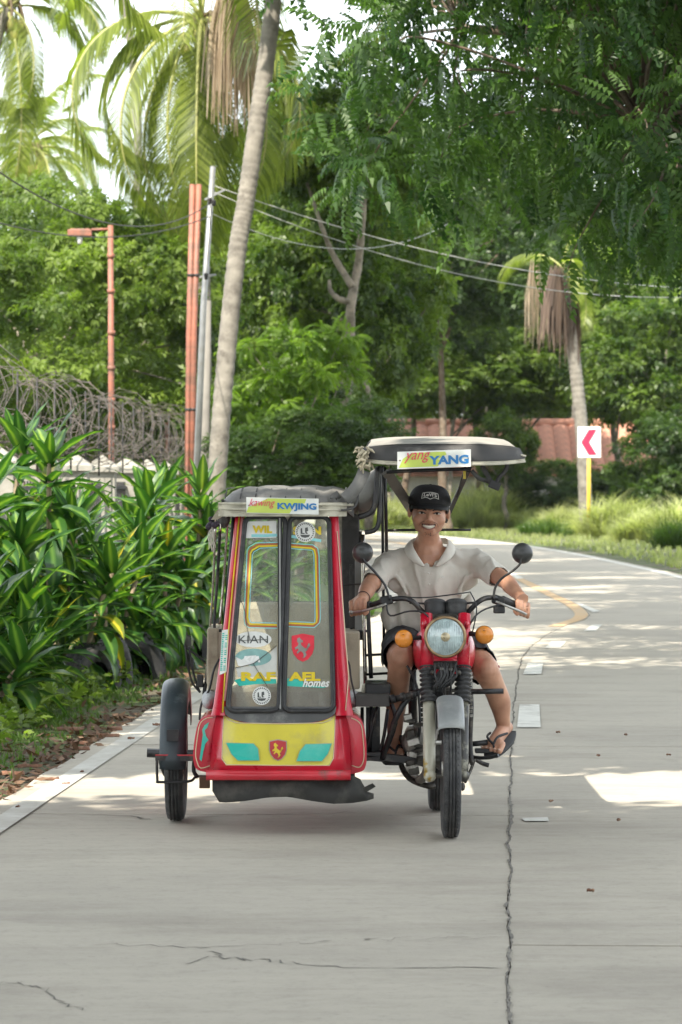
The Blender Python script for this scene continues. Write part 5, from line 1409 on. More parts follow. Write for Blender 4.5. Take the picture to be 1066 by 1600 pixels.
def plate(x0, y0, x1, y1, Y, tilt, parent, small, big, sm_c, nm):
    def fn(u, q, d=0): 
        cxp, cyp = (x0 + x1) / 2, (y0 + y1) / 2; return P(cxp + u, cyp - q + u * tilt, Y - d)
    w, h = x1 - x0, y1 - y0
    b = MB(); b.slab([fn(-w / 2, -h / 2), fn(w / 2, -h / 2), fn(w / 2, h / 2), fn(-w / 2, h / 2)], (0, .006, 0)); pl = part(b, nm, M_signw, parent)
    S = [(-.48, -.42), (.05, -.42), (.12, -.1), (.05, 0), (.17, .25), (.15, .42), (-.3, .42), (-.42, .1)] if small == 'yang' else [(-.5, -.46), (.1, -.46), (.16, .0), (.62 * .5, .2), (.33, .46), (-.2, .46), (-.36, .1), (-.47, -.1)]
    b = MB(); b.add([fn(x * w, y * h, .0015) for x, y in S], [tuple(range(len(S)))]); part(b, 'lime_print', M_green, pl)
    text_on('lettering', big, w * .54, h * .52, lambda u, q: fn(u + w * .20, q - h * .06, .003), M_blue, pl, .045)
    text_on('lettering', small, w * .36, h * .60, lambda u, q: fn(u + sm_c * w, q + h * .12, .0045), M_redp, pl, .0, .4)
    b = MB()
    for sx in (-1, 1): b.lathe([(.004, 0), (.003, .003), (0, .0035)], fn(sx * (w / 2 - 4), 0, .0), (0, -1, 0), 8)
    part(b, 'screw', M_chrome, pl)
    return pl
plate(385, 778, 498, 803, 15.32, .02, None, 'kawing', 'KWJING', -.28, 'name_plate')

# main canopy over the rider
b = MB(); rows = []
def can_row(Y, zb, hw, cxx, drop, sag=0):
    row = []
    for i in range(25):
        t = i / 24; e = 2 * t - 1; row.append(Vector((cxx + hw * e, Y + .10 * abs(e) ** 3, zb - drop * abs(e) ** 4 + sag * math.sin(i * 1.3))))
    return row
cxc = P(694, 757, 15.3).x
for (Y, z, hw, dr_) in ((15.26, 1.576, .345, -.014), (15.265, 1.60, .345, -.008), (15.27, 1.645, .338, .0), (15.30, 1.660, .325, .012), (15.5, 1.684, .305, .012), (15.9, 1.700, .30, .012), (16.4, 1.702, .30, .012), (16.8, 1.69, .31, .012), (16.85, 1.65, .33, 0), (16.86, 1.59, .335, 0)):
    rows.append(can_row(Y, z, hw, cxc + (.005 if z < 1.62 else -.01), dr_, .0012))
b.grid(rows); can = part(b, 'rider_canopy', M_vinyl_d, solid=.006)
b = MB(); b.grid([can_row(15.258, 1.575, .346, cxc + .005, -.014), can_row(15.256, 1.588, .347, cxc + .005, -.014)]); b.tube(can_row(15.257, 1.576, .346, cxc + .005, -.014), .006, 5); part(b, 'canopy_trim', M_trim, can)
b = MB(); b.grid([[v + Vector((0, -.002, .003)) for v in can_row(15.30, 1.662, .322, cxc - .01, .012)], [v + Vector((0, 0, .004)) for v in can_row(15.5, 1.685, .303, cxc - .01, .012)], [v + Vector((0, 0, .004)) for v in can_row(15.9, 1.701, .298, cxc - .01, .012)], [v + Vector((0, 0, .004)) for v in can_row(16.4, 1.703, .298, cxc - .01, .012)], [v + Vector((0, 0, .004)) for v in can_row(16.78, 1.692, .305, cxc - .01, .012)]])
part(b, 'faded_top_skin', mat('faded_vinyl', (.31, .295, .265), .6, var=.15, scale=6, col2=(.20, .19, .175), amt=(.5, .7), bump=.2, bscale=12), can)
plate(621, 704, 736, 731, 15.235, -.035, None, 'yang', 'YANG', -.23, 'name_plate')
# canopy frame
fr = MB()
def tb_(pts, r_=.010, m=None, nm='canopy_frame', k=4, n=7):
    b = MB(); b.tube(smooth_path(pts, k) if len(pts) > 2 else pts, r_, n); return part(b, nm, m or M_blkp)
tb_([P(592, 728, 15.4), P(593, 800, 15.4), P(588, 826, 15.4), P(570, 832, 15.4)], .011)
tb_([P(601, 730, 15.5), P(603, 800, 15.5), P(604, 860, 15.7)], .008)
tb_([P(597, 728, 15.9), P(598, 830, 15.9), P(600, 1000, 16.0)], .007)
tb_([P(603, 829, 15.95), P(650, 828, 15.95), P(736, 828, 15.95)], .006)
b = MB(); b.bar(P(604, 737, 15.45), P(646, 800, 16.0), .045, .014, (0, 1, 0)); part(b, 'canopy_brace', mat('brace_grey', (.16, .15, .13), .5, .3, var=.2, scale=10, col2=(.07, .065, .055), amt=(.5, .7)))
b = MB(); b.bar(P(733, 733, 15.45), P(697, 812, 16.05), .018, .030, (0, 1, 0)); part(b, 'canopy_brace', M_blkp)
b = MB(); b.bar(P(727, 731, 15.5), P(714, 775, 15.7), .008, .014, (0, 1, 0)); part(b, 'canopy_brace', M_blkp)
b = MB(); b.box(P(726, 742, 15.44), (.012, .01, .035)); part(b, 'yellow_clip', M_gold)
tb_([P(604, 738, 15.42), P(660, 735, 15.42), P(735, 733, 15.42)], .008)
# straps hanging under the right of the canopy
def strap(pts, w, Y0=15.4, m=None):
    b = MB(); A, C_ = [], []
    sm = smooth_path([P(x, y, Y0 + dy) for x, y, dy in pts], 6)
    for i, p in enumerate(sm):
        t = (sm[min(i + 1, len(sm) - 1)] - sm[max(i - 1, 0)]).normalized(); s = Vector((t.z, 0, -t.x)); s = s.normalized() if s.length > .1 else Vector((0, 0, 1)); A.append(p - s * w / 2); C_.append(p + s * w / 2)
    b.grid([A, C_]); part(b, 'strap', m or M_vinyl_d, solid=.004)
strap([(737, 735, 0), (748, 747, 0), (762, 752, .02), (773, 758, .02)], .018); strap([(753, 727, 0), (763, 745, -.01), (772, 762, -.02)], .02); strap([(794, 718, 0), (790, 735, 0), (779, 748, .0), (775, 762, .0)], .018)
b = MB(); b.box(P(773, 758, 15.38), (.05, .02, .035), Matrix.Rotation(.4, 3, 'Y')); part(b, 'strap_buckle', M_blk, bevel=.004)
tb_([P(800, 716, 15.4), P(812, 709, 15.4), P(820, 716, 15.4)], .004, M_blkp, 'corner_wire')
tb_([P(798, 712, 15.38), P(812, 711, 15.36), P(822, 713, 15.36)], .005, M_trim, 'corner_tie')
# dried tassels at left canopy corner
r_ = random.Random(2); b = MB()
for k in range(46):
    c = P(568 + r_.uniform(-9, 10), 712 + r_.uniform(-14, 18), 15.33 + r_.uniform(-.03, .03)); d = Vector((r_.uniform(-1, 1), r_.uniform(-.5, .5), r_.uniform(-1, .6))) * .018
    b.tube([c, c + d, c + d * 1.7 + Vector((0, 0, -.008))], [.0045, .006, .002], 4)
o = part(b, 'dried_tassel', mat('straw_tassel', (.50, .44, .32), .9, var=.25, scale=60)); o['kind'] = 'stuff'
# folded vinyl between canopy and sidecar roof
b = MB(); rows = []
A = [P(x, y, 15.42) for x, y in ((588, 726), (578, 732), (568, 742), (560, 758), (548, 768), (528, 776))]
B_ = [P(x, y, 15.36) for x, y in ((590, 762), (580, 768), (570, 774), (560, 780), (545, 788), (520, 792))]
C2 = [P(x, y, 15.44) for x, y in ((588, 800), (580, 802), (572, 803), (560, 800), (545, 797), (525, 796))]
D2 = [P(x, y, 15.9) for x, y in ((586, 806), (578, 806), (570, 806), (560, 804), (545, 800), (525, 798))]
E2 = [P(x, y, 15.9) for x, y in ((590, 735), (578, 742), (570, 752), (562, 768), (550, 775), (530, 780))]
b.grid([E2, A, B_, C2, D2]); part(b, 'folded_side_curtain', mat('curtain_grey', (.17, .165, .15), .65, var=.25, scale=8, col2=(.20, .19, .17), amt=(.5, .66), bump=.3), sub=1, solid=.004)
strap([(570, 735, -.06), (560, 757, -.08), (550, 770, -.08), (538, 780, -.08)], .055, 15.40, M_vinyl)
strap([(530, 772, -.04), (520, 780, -.06), (532, 788, -.05), (550, 790, -.04)], .035, 15.40, M_vinyl)
strap([(560, 768, -.07), (556, 790, -.08), (540, 797, -.08), (525, 796, -.06)], .010, 15.40, M_vinyl_d)
tb_([P(590, 730, 15.38), P(587, 780, 15.38), P(580, 800, 15.38), P(560, 808, 15.38)], .013, M_blkp)
# side rods at left of the sidecar
tb_([P(337, 812, 15.5), P(332, 930, 15.55), P(321, 1070, 15.6)], .0055, M_chrome, 'side_rod')
tb_([P(345, 806, 15.45), P(340, 900, 15.5), P(335, 970, 15.5), P(338, 984, 15.5), P(347, 985, 15.5)], .007, M_blkp, 'side_rod')
tb_([P(356, 808, 15.45), P(350, 900, 15.5), P(343, 976, 15.5)], .006, M_chrome, 'side_rod')
tb_([P(351, 803, 15.42), P(348, 801, 15.42), P(345, 806, 15.42), P(344, 830, 15.42)], .006, M_chrome, 'side_rod')
tb_([P(366, 808, 15.6), P(352, 976, 15.6)], .012, M_blkp, 'side_rod')
tb_([P(321, 1068, 15.6), P(319, 1085, 15.6)], .009, M_blkp, 'side_rod')
b = MB(); b.box(P(313, 1064, 15.6), (.028, .03, .055)); part(b, 'small_side_lamp', M_blk, bevel=.004)
for dx in (0, 6): tb_([P(290 + dx, 1010, 15.6), P(293 + dx, 1035, 15.6), P(300 + dx, 1065, 15.6), P(313, 1082, 15.6)], .005, M_blkp, 'grab_loop')
tb_([P(288, 1009, 15.6), P(302, 1020, 15.6), P(322, 1035, 15.6)], .005, M_blkp, 'grab_loop')
tb_([P(343, 1030, 15.45), P(334, 1048, 15.4), P(327, 1078, 15.4), P(315, 1100, 15.4), P(312, 1125, 15.4)], .005, M_blk, 'hose')
tb_([P(534, 1026, 15.2), P(545, 1035, 15.2), P(549, 1062, 15.2), P(556, 1092, 15.2)], .004, M_blk, 'hose')
# rolled bundle with strings at top left
b = MB(); r_ = random.Random(3)
for k in range(9): b.ball(P(334 + r_.uniform(-8, 8), 818 + r_.uniform(-7, 8), 15.42 + r_.uniform(-.03, .03)), (.016, .016, .013), 8)
part(b, 'rolled_net', mat('dark_purple_net', (.035, .025, .04), .8))
b = MB()
for k in range(7):
    x = 328 + r_.uniform(-6, 8); b.tube(smooth_path([P(332, 822, 15.4), P(x, 838, 15.4), P(x + r_.uniform(-4, 6), 858 + r_.uniform(-8, 6), 15.4)], 4), .0018, 4)
o = part(b, 'string', mat('string_white', (.55, .52, .45), .9)); o['kind'] = 'stuff'
b = MB(); b.ball(P(350, 808, 15.43), (.03, .03, .05), 10); part(b, 'rolled_curtain', M_vinyl_d)
b = MB(); b.grid([[P(340, 796, 15.34), P(352, 798, 15.33), P(372, 800, 15.33)], [P(334, 806, 15.36), P(345, 808, 15.35), P(352, 804, 15.34)], [P(330, 812, 15.38), P(340, 812, 15.37), P(346, 808, 15.36)]]); part(b, 'torn_valance_corner', M_trim)
# ladder rails at entrance between sidecar and motorcycle
tb_([P(567, 835, 15.75), P(568, 940, 15.75), P(571, 1072, 15.75)], .009, M_chrome, 'entrance_rail')
tb_([P(574, 930, 15.7), P(577, 1000, 15.7), P(580, 1060, 15.7)], .010, M_blkp, 'entrance_rail')
tb_([P(563, 830, 16.0), P(564, 1000, 16.0)], .008, M_blkp, 'entrance_rail')
for y in (912, 986, 1022, 1052):
    tb_([P(536 if y < 990 else 570, y + 2, 15.75), P(576 if y < 990 else 606, y, 15.75)], .006 if y != 912 else .004, M_blkp, 'entrance_rung')
tb_([P(570, 948, 15.75), P(600, 946, 15.8)], .006, M_blkp, 'entrance_rung')
# footboard with worn yellow paint
b = MB(); a = P(555, 1086, 15.3); c = P(609, 1104, 15.3); b.box((a + c) / 2 + Vector((0, .12, 0)), (c.x - a.x, .26, a.z - c.z)); part(b, 'footboard', mat('footboard_paint', (.05, .048, .045), .6, var=.3, scale=14, col2=(.45, .30, .02), amt=(.60, .63)), bevel=.004)
b = MB(); b.box(P(590, 1074, 15.6), (.11, .3, .05)); part(b, 'tool_box', M_blkp, bevel=.006)
b = MB(); b.ball(P(570, 1078, 15.5), (.015, .03, .03), 8); part(b, 'tied_rag', M_trim)
for pts in ([(566, 1105), (566, 1190)], [(580, 1104), (578, 1185)], [(590, 1104), (573, 1170), (566, 1190)], [(606, 1108), (600, 1150), (592, 1182)]):
    tb_([P(x, y, 15.45) for x, y in pts], .008, M_blkp, 'link_strut')
b = MB(); a = P(572, 1105, 15.6); c = P(594, 1188, 15.6); b.box((a + c) / 2, (c.x - a.x, .06, a.z - c.z)); part(b, 'link_plate', M_blkp)
for (x0, y0, x1, y1, w) in ((562, 1183, 600, 1186, .022), (594, 1182, 668, 1190, .03), (545, 1180, 600, 1178, .02)):
    b = MB(); b.bar(P(x0, y0, 15.42), P(x1, y1, 15.42), .05, w); part(b, 'link_bar', M_blkp)
# mudflap under the sidecar nose
b = MB(); rows = []
for k in range(25):
    t = k / 24; x = 332 + (584 - 332) * t; yb = float(np.interp(x, [332, 338, 355, 380, 420, 450, 490, 520, 550, 575, 586], [1236, 1253, 1254, 1252, 1246, 1245, 1252, 1256, 1255, 1251, 1247]))
    yt = 1212 if x < 560 else 1214 + (x - 560) * 1.1
    if 572 < x < 580: yt += 8
    rows.append([P(x, yt, 15.12 + .02 * math.sin(k * .8)), P(x, (yt + yb) / 2, 15.10 + .012 * math.sin(k * .5 + 1)), P(x, yb, 15.09 + .015 * math.sin(k * .5 + 1.5))])
b.grid(rows); part(b, 'mudflap', M_flap, solid=.003)
b = MB(); b.add([P(565, 1232, 15.1), P(572, 1238, 15.1), P(587, 1229, 15.08), (P(582, 1224, 15.08))], [(0, 1, 2, 3)]); part(b, 'mudflap_tongue', M_flap, solid=.005)

# wheels
def wheel(c, rad, wid, m_t, rimr, nm='wheel', spokes=28, zig=True, ax=(1, 0, 0)):
    c = Vector(c); h = wid / 2
    prof = [(rimr, -h * .62), (rimr + .02, -h * .86), (rad * .90, -h), (rad * .965, -h * .86), (rad * .985, -h * .62), (rad * .99, -h * .60)]
    # crown with circumferential grooves
    for g0 in (-.36, 0, .36):
        prof += [(rad * (1 - .010 * abs(g0)), (g0 - .07) * h), (rad * (1 - .010 * abs(g0)) - .006, (g0 - .05) * h), (rad * (1 - .010 * abs(g0)) - .006, (g0 + .05) * h), (rad * (1 - .010 * abs(g0)), (g0 + .07) * h)]
    prof += [(rad * .99, h * .60), (rad * .985, h * .62), (rad * .965, h * .86), (rad * .90, h), (rimr + .02, h * .86), (rimr, h * .62)]
    w = MB(); w.lathe([(0.028, -h * 1.0), (.035, -h * .9), (.022, -h * .5), (.022, h * .5), (.035, h * .9), (.028, h * 1.0)], c, ax, 20); hub = part(w, nm, M_alu)
    t = MB(); t.lathe(prof, c, ax, 64, closed=False); part(t, 'tyre', m_t, hub)
    r0 = MB(); r0.lathe([(rimr + .004, -h * .62), (rimr + .012, -h * .58), (rimr - .004, -h * .45), (rimr - .010, 0), (rimr - .004, h * .45), (rimr + .012, h * .58), (rimr + .004, h * .62)], c, ax, 48); part(r0, 'rim', M_chrome, hub)
    for k in range(spokes):
        a = 2 * math.pi * k / spokes; d = Vector((0, math.cos(a), math.sin(a))); a2 = a + (.5 if k % 2 else -.5); d2 = Vector((0, math.cos(a2), math.sin(a2))); sx = Vector((h * .7 * (1 if (k // 2) % 2 else -1), 0, 0))
        s = MB(); s.tube([c + d2 * .028 + sx, c + d * (rimr - .008)], .0018, 4, cap=False); part(s, 'spoke', M_chrome, hub)
    return hub
WX = P(704, 757, 15.0).x
wheel((WX, 15.0, .288), .288, .076, M_tyre2, .218)
# tread lugs on the front wheel
b = MB()
for k in range(70):
    a = 2 * math.pi * k / 70; Mr = Matrix.Rotation(a, 3, 'X')
    for sgn in (-1, 1):
        b.box(Mr @ Vector((sgn * .0215, 0, .2835)) + Vector((WX, 15.0, .288)), (.012, .010, .006), Mr @ Matrix.Rotation(sgn * .5, 3, 'Z'))
o = part(b, 'tread', M_tyre2); o['kind'] = 'stuff'
wheel((P(684, 757, 16.25).x, 16.25, .285), .285, .085, M_tyre2, .215)
SX = P(275.5, 757, 15.75).x
wheel((SX, 15.75, .283), .283, .082, M_tyre2, .205, spokes=20)
# sidecar wheel fender: deep rounded arch
def arch(c, r_in, w, a0, a1, depth, m, nm, n=22, sides=True, th=.004, crown=.012):
    b = MB(); rows = []
    for i in range(n + 1):
        a = R(a0 + (a1 - a0) * i / n); d = Vector((0, -math.cos(a), math.sin(a))); row = []
        prof = [(-w / 2, -depth), (-w / 2, -.01), (-w / 2 * .86, 0.0), (-w / 4, crown * .8), (0, crown), (w / 4, crown * .8), (w / 2 * .86, 0), (w / 2, -.01), (w / 2, -depth)]
        for (x, h_) in prof: row.append(Vector(c) + d * (r_in + h_) + Vector((x, 0, 0)))
        rows.append(row)
    b.grid(rows); return part(b, nm, m, solid=th)
arch((SX, 15.75, .283), .335, .112, -5, 150, .085, M_bluegrey, 'sidecar_fender')
b = MB(); b.box(P(270, 1149, 15.40), (.05, .008, .05)); part(b, 'fender_plate', M_blkp)
b = MB(); b.bar(P(243, 1184, 15.42), P(303, 1185, 15.42), .03, .022); part(b, 'fender_bracket', M_blkp)
b = MB(); b.bar(P(243, 1180, 15.41), P(303, 1180, 15.41), .010, .006); part(b, 'fender_bracket', M_redw)
tb_([P(245, 1185, 15.42), P(246, 1218, 15.42), P(250, 1222, 15.42), P(295, 1221, 15.42), P(306, 1214, 15.45), P(322, 1213, 15.5)], .006, M_blkp, 'bracket_loop')
tb_([P(251, 1190, 15.5), P(258, 1210, 15.6), P(266, 1218, 15.7)], .010, M_blkp, 'axle_arm')
tb_([P(304, 1185, 15.5), P(303, 1205, 15.5), P(310, 1215, 15.5)], .009, M_blkp, 'axle_arm')
b = MB(); b.box(P(320, 1222, 15.3), (.045, .05, .05)); part(b, 'rusty_shackle', mat('rusty_metal', (.10, .055, .035), .85, .2, var=.3, scale=20))

# ---- motorcycle
def PB_(px, py, Y): return P(px, py, Y)
arch((WX - .003, 15.0, .288), .303, .108, 38, 150, .04, M_fender, 'front_fender', crown=.008)
def forkY(z): return 15.0 + (z - .288) * .36
def fk(px, py):
    Y = 15.0
    for _ in range(4): z = H + (HY - py) * Y / F; Y = forkY(z)
    return P(px, py, Y - .0)
for (x0, x1, x2, m) in ((671, 670.5, 668, M_fork), (722.5, 723, 724, M_grease)):
    lo = MB(); lo.tube([fk(x0 + 1, 1216), fk(x0, 1195), fk(x1, 1098)], [.022, .026, .0265], 14); lo.ball(fk(x0 + 1, 1212), .028, 10); f_ = part(lo, 'fork_leg', M_fork if m is M_fork else mat('sooty_fork', (.24, .23, .18), .5, .3, var=.3, scale=8, col2=(.04, .038, .035), amt=(.44, .52)))
    gt = MB(); pts, rs_ = [], []
    for k in range(33):
        t = k / 32; pts.append(fk(x1 + (x2 - x1) * t, 1098 - 56 * t)); rs_.append(.030 + (.006 if k % 4 < 2 else -.003))
    gt.tube(pts, rs_, 16); part(gt, 'fork_gaiter', M_blk, f_)
    up = MB(); up.tube([fk(x2, 1045), fk(x2 - (6 if x2 < 700 else -6) * .3, 960)], .027, 14); part(up, 'fork_cover', M_red, f_)
b = MB(); b.tube([fk(671, 1212), fk(723, 1212)], .010, 8); part(b, 'front_axle', M_grease)
b = MB(); b.lathe([(.0, -.03), (.06, -.03), (.066, -.02), (.066, .02), (.05, .03), (0, .032)], Vector((WX + .0, 15.0, .288)), (1, 0, 0), 24); part(b, 'brake_drum', M_alu)
b = MB(); b.tube([fk(664, 1160), fk(690, 1160)], .009, 8); b.tube([fk(704, 1120), fk(722, 1120)], .009, 8); part(b, 'fender_stay', M_alu)
for (y, hh) in ((1040, .035), (965, .03)):
    b = MB(); a = fk(664, y); c = fk(728, y); b.box((a + c) / 2 + Vector((0, .03, 0)), (c.x - a.x, .07, hh)); part(b, 'triple_clamp', M_grease, bevel=.01)
# horn and cable clutter under headlamp
b = MB(); b.lathe([(0, .0), (.035, .0), (.042, .015), (.042, .03), (.02, .05), (0, .05)], fk(696, 1058) + Vector((0, -.05, 0)), (0, 1, 0), 20); part(b, 'horn', M_blk)
for q in ((676, 1050), (690, 1045), (704, 1046), (716, 1050)):
    b = MB(); b.ball(fk(*q) + Vector((0, -.06, 0)), .012, 8); part(b, 'clamp_bolt', M_grease)
r_ = random.Random(9)
for k in range(9):
    x = 680 + k * 4; tb_([fk(x, 1035) + Vector((0, -.05, 0)), fk(x + r_.uniform(-8, 8), 1055) + Vector((0, -.07, 0)), fk(690 + r_.uniform(-14, 16), 1078) + Vector((0, -.03, 0)), fk(696 + r_.uniform(-14, 14), 1100) + Vector((0, .1, 0))], .0045, M_blk, 'cable', n=5)
# headlamp
HL = P(696, 995, 15.10)
b = MB(); b.lathe([(.086, 0), (.088, .02), (.080, .07), (.055, .12), (.0, .14)], HL, (0, 1, 0), 32); hl = part(b, 'headlamp', M_blk)
b = MB(); b.lathe([(.078, -.012), (.084, -.016), (.0905, -.008), (.0905, .012), (.084, .02)], HL, (0, 1, 0), 40); part(b, 'bezel', M_rim, hl)
b = MB(); b.lathe([(.0, -.022), (.03, -.021), (.06, -.016), (.0785, -.008)], HL, (0, 1, 0), 36); part(b, 'lens', M_lens, hl)
b = MB()
for k in range(-7, 8):
    x = k * .0098; hh = math.sqrt(max(0, .072 ** 2 - x * x)); b.tube([HL + Vector((x, -.0215 + abs(x) * .11, -hh)), HL + Vector((x, -.0235 + abs(x) * .11, 0)), HL + Vector((x, -.0215 + abs(x) * .11, hh))], .0016, 4)
o = part(b, 'lens_flute', M_lens, hl); o['kind'] = 'stuff'
b = MB(); b.lathe([(.0, -.025), (.018, -.0245), (.021, -.020)], HL + Vector((0, 0, 0)), (0, 1, 0), 18); part(b, 'bulb_shield', mat('bulb_amber', (.45, .38, .25), .3, .5), hl)
for (x, y) in ((663, 975), (729, 975)):
    b = MB(); b.ball(fk(x, y) + Vector((0, -.03, 0)), (.012, .03, .022), 8); part(b, 'headlamp_bracket', M_red)
# indicators
for (x, y, xi) in ((631, 998, 664), (757, 992, 728)):
    c = P(x, y, 15.14); b = MB(); b.lathe([(.0, -.030), (.022, -.027), (.035, -.015), (.0385, 0)], c, (0, 1, 0), 24); ind = part(b, 'indicator', M_amber)
    b = MB(); b.lathe([(.0395, -.002), (.040, .01), (.03, .03), (0, .04)], c, (0, 1, 0), 24); part(b, 'indicator_cup', M_blk, ind)
    b = MB(); b.tube([c + Vector((0, .02, 0)), P(xi, y - 2, 15.2)], .010, 8); part(b, 'indicator_stem', M_blk, ind)
    b = MB(); b.ball(c + Vector((-.003, -.030, .02)), .0022, 6); part(b, 'screw', M_blk, ind)
# gauges
for (x, y) in ((680, 950), (713, 950)):
    c = P(x, y, 15.32); ax = Vector((0, .35, .94)); b = MB(); b.lathe([(0, -.048), (.03, -.046), (.041, -.035), (.0455, -.005), (.046, .012), (.0475, .014), (.0475, .026), (.044, .030), (.0, .030)], c, ax, 26); part(b, 'gauge', M_blk)
b = MB(); b.box(P(696, 953, 15.36), (.05, .05, .05)); part(b, 'handlebar_clamp', M_blkp, bevel=.01)
# handlebar
bar = [P(548, 951, 15.50), P(575, 947, 15.45), P(600, 939, 15.40), P(628, 935, 15.36), P(645, 940, 15.33), P(662, 957, 15.34), P(680, 964, 15.36), P(712, 964, 15.36), P(730, 957, 15.34), P(747, 941, 15.33), P(763, 934, 15.36), P(785, 937, 15.42), P(806, 947, 15.47), P(824, 954, 15.52)]
tb_(bar, .0115, M_blkp, 'handlebar', 6, 10)
tb_([P(640, 942, 15.34), P(696, 944, 15.36), P(750, 941, 15.34)], .005, M_blkp, 'cross_brace')
for seg in ((bar[0], bar[1].lerp(bar[2], .2)), (bar[-1], bar[-3].lerp(bar[-4], .0))):
    b = MB(); pts, rs_ = [], []
    for k in range(25): pts.append(seg[0].lerp(seg[1], k / 24)); rs_.append(.0175 + (.0012 if k % 2 else 0))
    b.tube(pts, rs_, 12); part(b, 'grip', M_blk)
for (x, y, Y) in ((604, 938, 15.39), (779, 938, 15.41)):
    b = MB(); b.box(P(x, y, Y), (.055, .045, .04), Matrix.Rotation(-.2 if x < 700 else .3, 3, 'Y')); part(b, 'switch_housing', M_blk, bevel=.008)
b = MB(); b.box(P(780, 952, 15.36), (.05, .04, .035)); part(b, 'switch_housing', M_blkp, bevel=.006)
tb_([P(604, 944, 15.33), P(585, 950, 15.33), P(565, 955, 15.36), P(549, 957, 15.38)], .006, M_alu, 'brake_lever'); b = MB(); b.ball(P(549, 957, 15.38), .010, 8); part(b, 'lever_tip', M_alu)
tb_([P(775, 940, 15.34), P(795, 948, 15.33), P(812, 955, 15.36), P(822, 960, 15.40)], .006, M_alu, 'clutch_lever')
# mirrors
for (c, pts) in (((567.5, 864), [(609, 938), (602, 915), (585, 893), (572, 880), (567, 872)]), ((816, 865), [(771, 938), (774, 918), (785, 903), (800, 893), (812, 882), (815, 872)])):
    tb_([P(x, y, 15.36) for x, y in pts], .0055, M_blkp, 'mirror_stem')
    q = P(c[0], c[1], 15.38); b = MB(); b.lathe([(0, -.030), (.018, -.028), (.034, -.018), (.043, -.002), (.046, .010), (.044, .014), (0, .012)], q, Vector((.15 if c[0] > 700 else -.15, 1, .1)), 28); mr = part(b, 'mirror', mat('mirror_back_black', (.035, .036, .036), .38, var=.3, scale=10, col2=(.09, .09, .085), amt=(.5, .7)))
# cables from bars
tb_([P(604, 944, 15.33), P(610, 962, 15.30), P(640, 955, 15.25), P(668, 962, 15.2), P(680, 1010, 15.3)], .004, M_blk, 'cable')
tb_([P(780, 945, 15.36), P(752, 955, 15.28), P(735, 975, 15.22), P(725, 1010, 15.3)], .004, M_blk, 'cable')
tb_([P(625, 932, 15.36), P(660, 934, 15.32), P(700, 930, 15.30), P(735, 925, 15.32)], .003, M_blk, 'cable')
tb_([P(735, 925, 15.32), P(745, 950, 15.3), P(738, 990, 15.3)], .003, M_blk, 'cable')
# tank and seat
b = MB(); rows = []
for (Y, w, zt, zb) in ((15.34, .055, .80, .70), (15.38, .115, .845, .655), (15.46, .14, .87, .64), (15.60, .14, .875, .65), (15.74, .115, .865, .68), (15.84, .08, .84, .72), (15.88, .04, .82, .75)):
    cx_ = P(694, 757, 15.5).x; row = []
    for k in range(20):
        a = 2 * math.pi * k / 20; c_, s_ = math.cos(a), math.sin(a); row.append(Vector((cx_ + w * math.copysign(abs(c_) ** .75, c_), Y, (zt + zb) / 2 + (zt - zb) / 2 * math.copysign(abs(s_) ** .75, s_))))
    rows.append(row)
b.grid(rows, closed_u=True); b.add(rows[0], [tuple(range(20))]); part(b, 'fuel_tank', M_red, sub=1)
b = MB(); b.box(P(694, 1012, 16.1) + Vector((0, .05, 0)), (.26, .62, .09)); part(b, 'saddle', M_vinyl_d, bevel=.03)
# frame and engine
fxm = P(690, 757, 15.5).x
for pts in ([(0, 15.32, .86), (0, 15.42, .62), (0, 15.55, .30), (0, 15.75, .24)], [(0, 15.34, .84), (0, 15.7, .72), (0, 16.2, .72)], [(0, 15.75, .24), (.0, 16.0, .32), (0, 16.2, .70)]):
    tb_([Vector((fxm + x, y, z)) for x, y, z in pts], .018, M_blkp, 'frame_tube')
for s in (-1, 1):
    tb_([Vector((P(684, 757, 16.25).x + s * .075, 16.25, .285)), Vector((fxm + s * .08, 15.85, .34))], .014, M_blkp, 'swing_arm')
    tb_([Vector((P(684, 757, 16.25).x + s * .11, 16.22, .33)), Vector((fxm + s * .12, 16.12, .68))], .022, M_blkp, 'shock_absorber')
b = MB()
for k in range(9): b.box((fxm - .01, 15.52 + .004 * k, .42 + k * .021), (.17 - .004 * abs(k - 4), .16, .008))
b.box((fxm - .01, 15.54, .50), (.11, .11, .20)); o = part(b, 'cylinder_fins', M_grease); o['kind'] = 'stuff'
b = MB(); b.box((fxm - .01, 15.66, .34), (.20, .34, .17)); part(b, 'crankcase', M_grease, bevel=.03)
for s, m in ((-1, M_alu), (1, M_grease)):
    b = MB(); b.lathe([(0, .05), (.06, .048), (.085, .035), (.092, 0), (.092, -.04)], (fxm + s * .10 - .01, 15.62, .345), (s, 0, 0), 28); part(b, 'engine_cover', m)
b = MB(); b.lathe([(0, -.02), (.05, -.018), (.062, 0), (.062, .05)], P(650, 1160, 15.42), (0, 1, 0), 20); b.box(P(652, 1175, 15.45), (.09, .08, .10)); part(b, 'engine_side_case', M_alu)
r_ = random.Random(31)
for k in range(14):
    x = 640 + r_.uniform(-3, 22); y = 1120 + k * 6.5; b = MB(); b.box(P(x, y, 15.38 + r_.uniform(-.02, .04)), (r_.uniform(.02, .06), .05, r_.uniform(.012, .03)), Matrix.Rotation(r_.uniform(-.3, .3), 3, 'Y')); part(b, 'engine_fitting', M_grease if k % 3 else M_alu, bevel=.003)
tb_([P(680, 1130, 15.42), P(672, 1175, 15.3), P(664, 1212, 15.35), P(650, 1217, 15.6), P(640, 1200, 16.2)], .020, mat('exhaust_grey', (.20, .185, .165), .5, .6, var=.25, scale=12, col2=(.08, .06, .045), amt=(.5, .68)), 'exhaust_pipe')
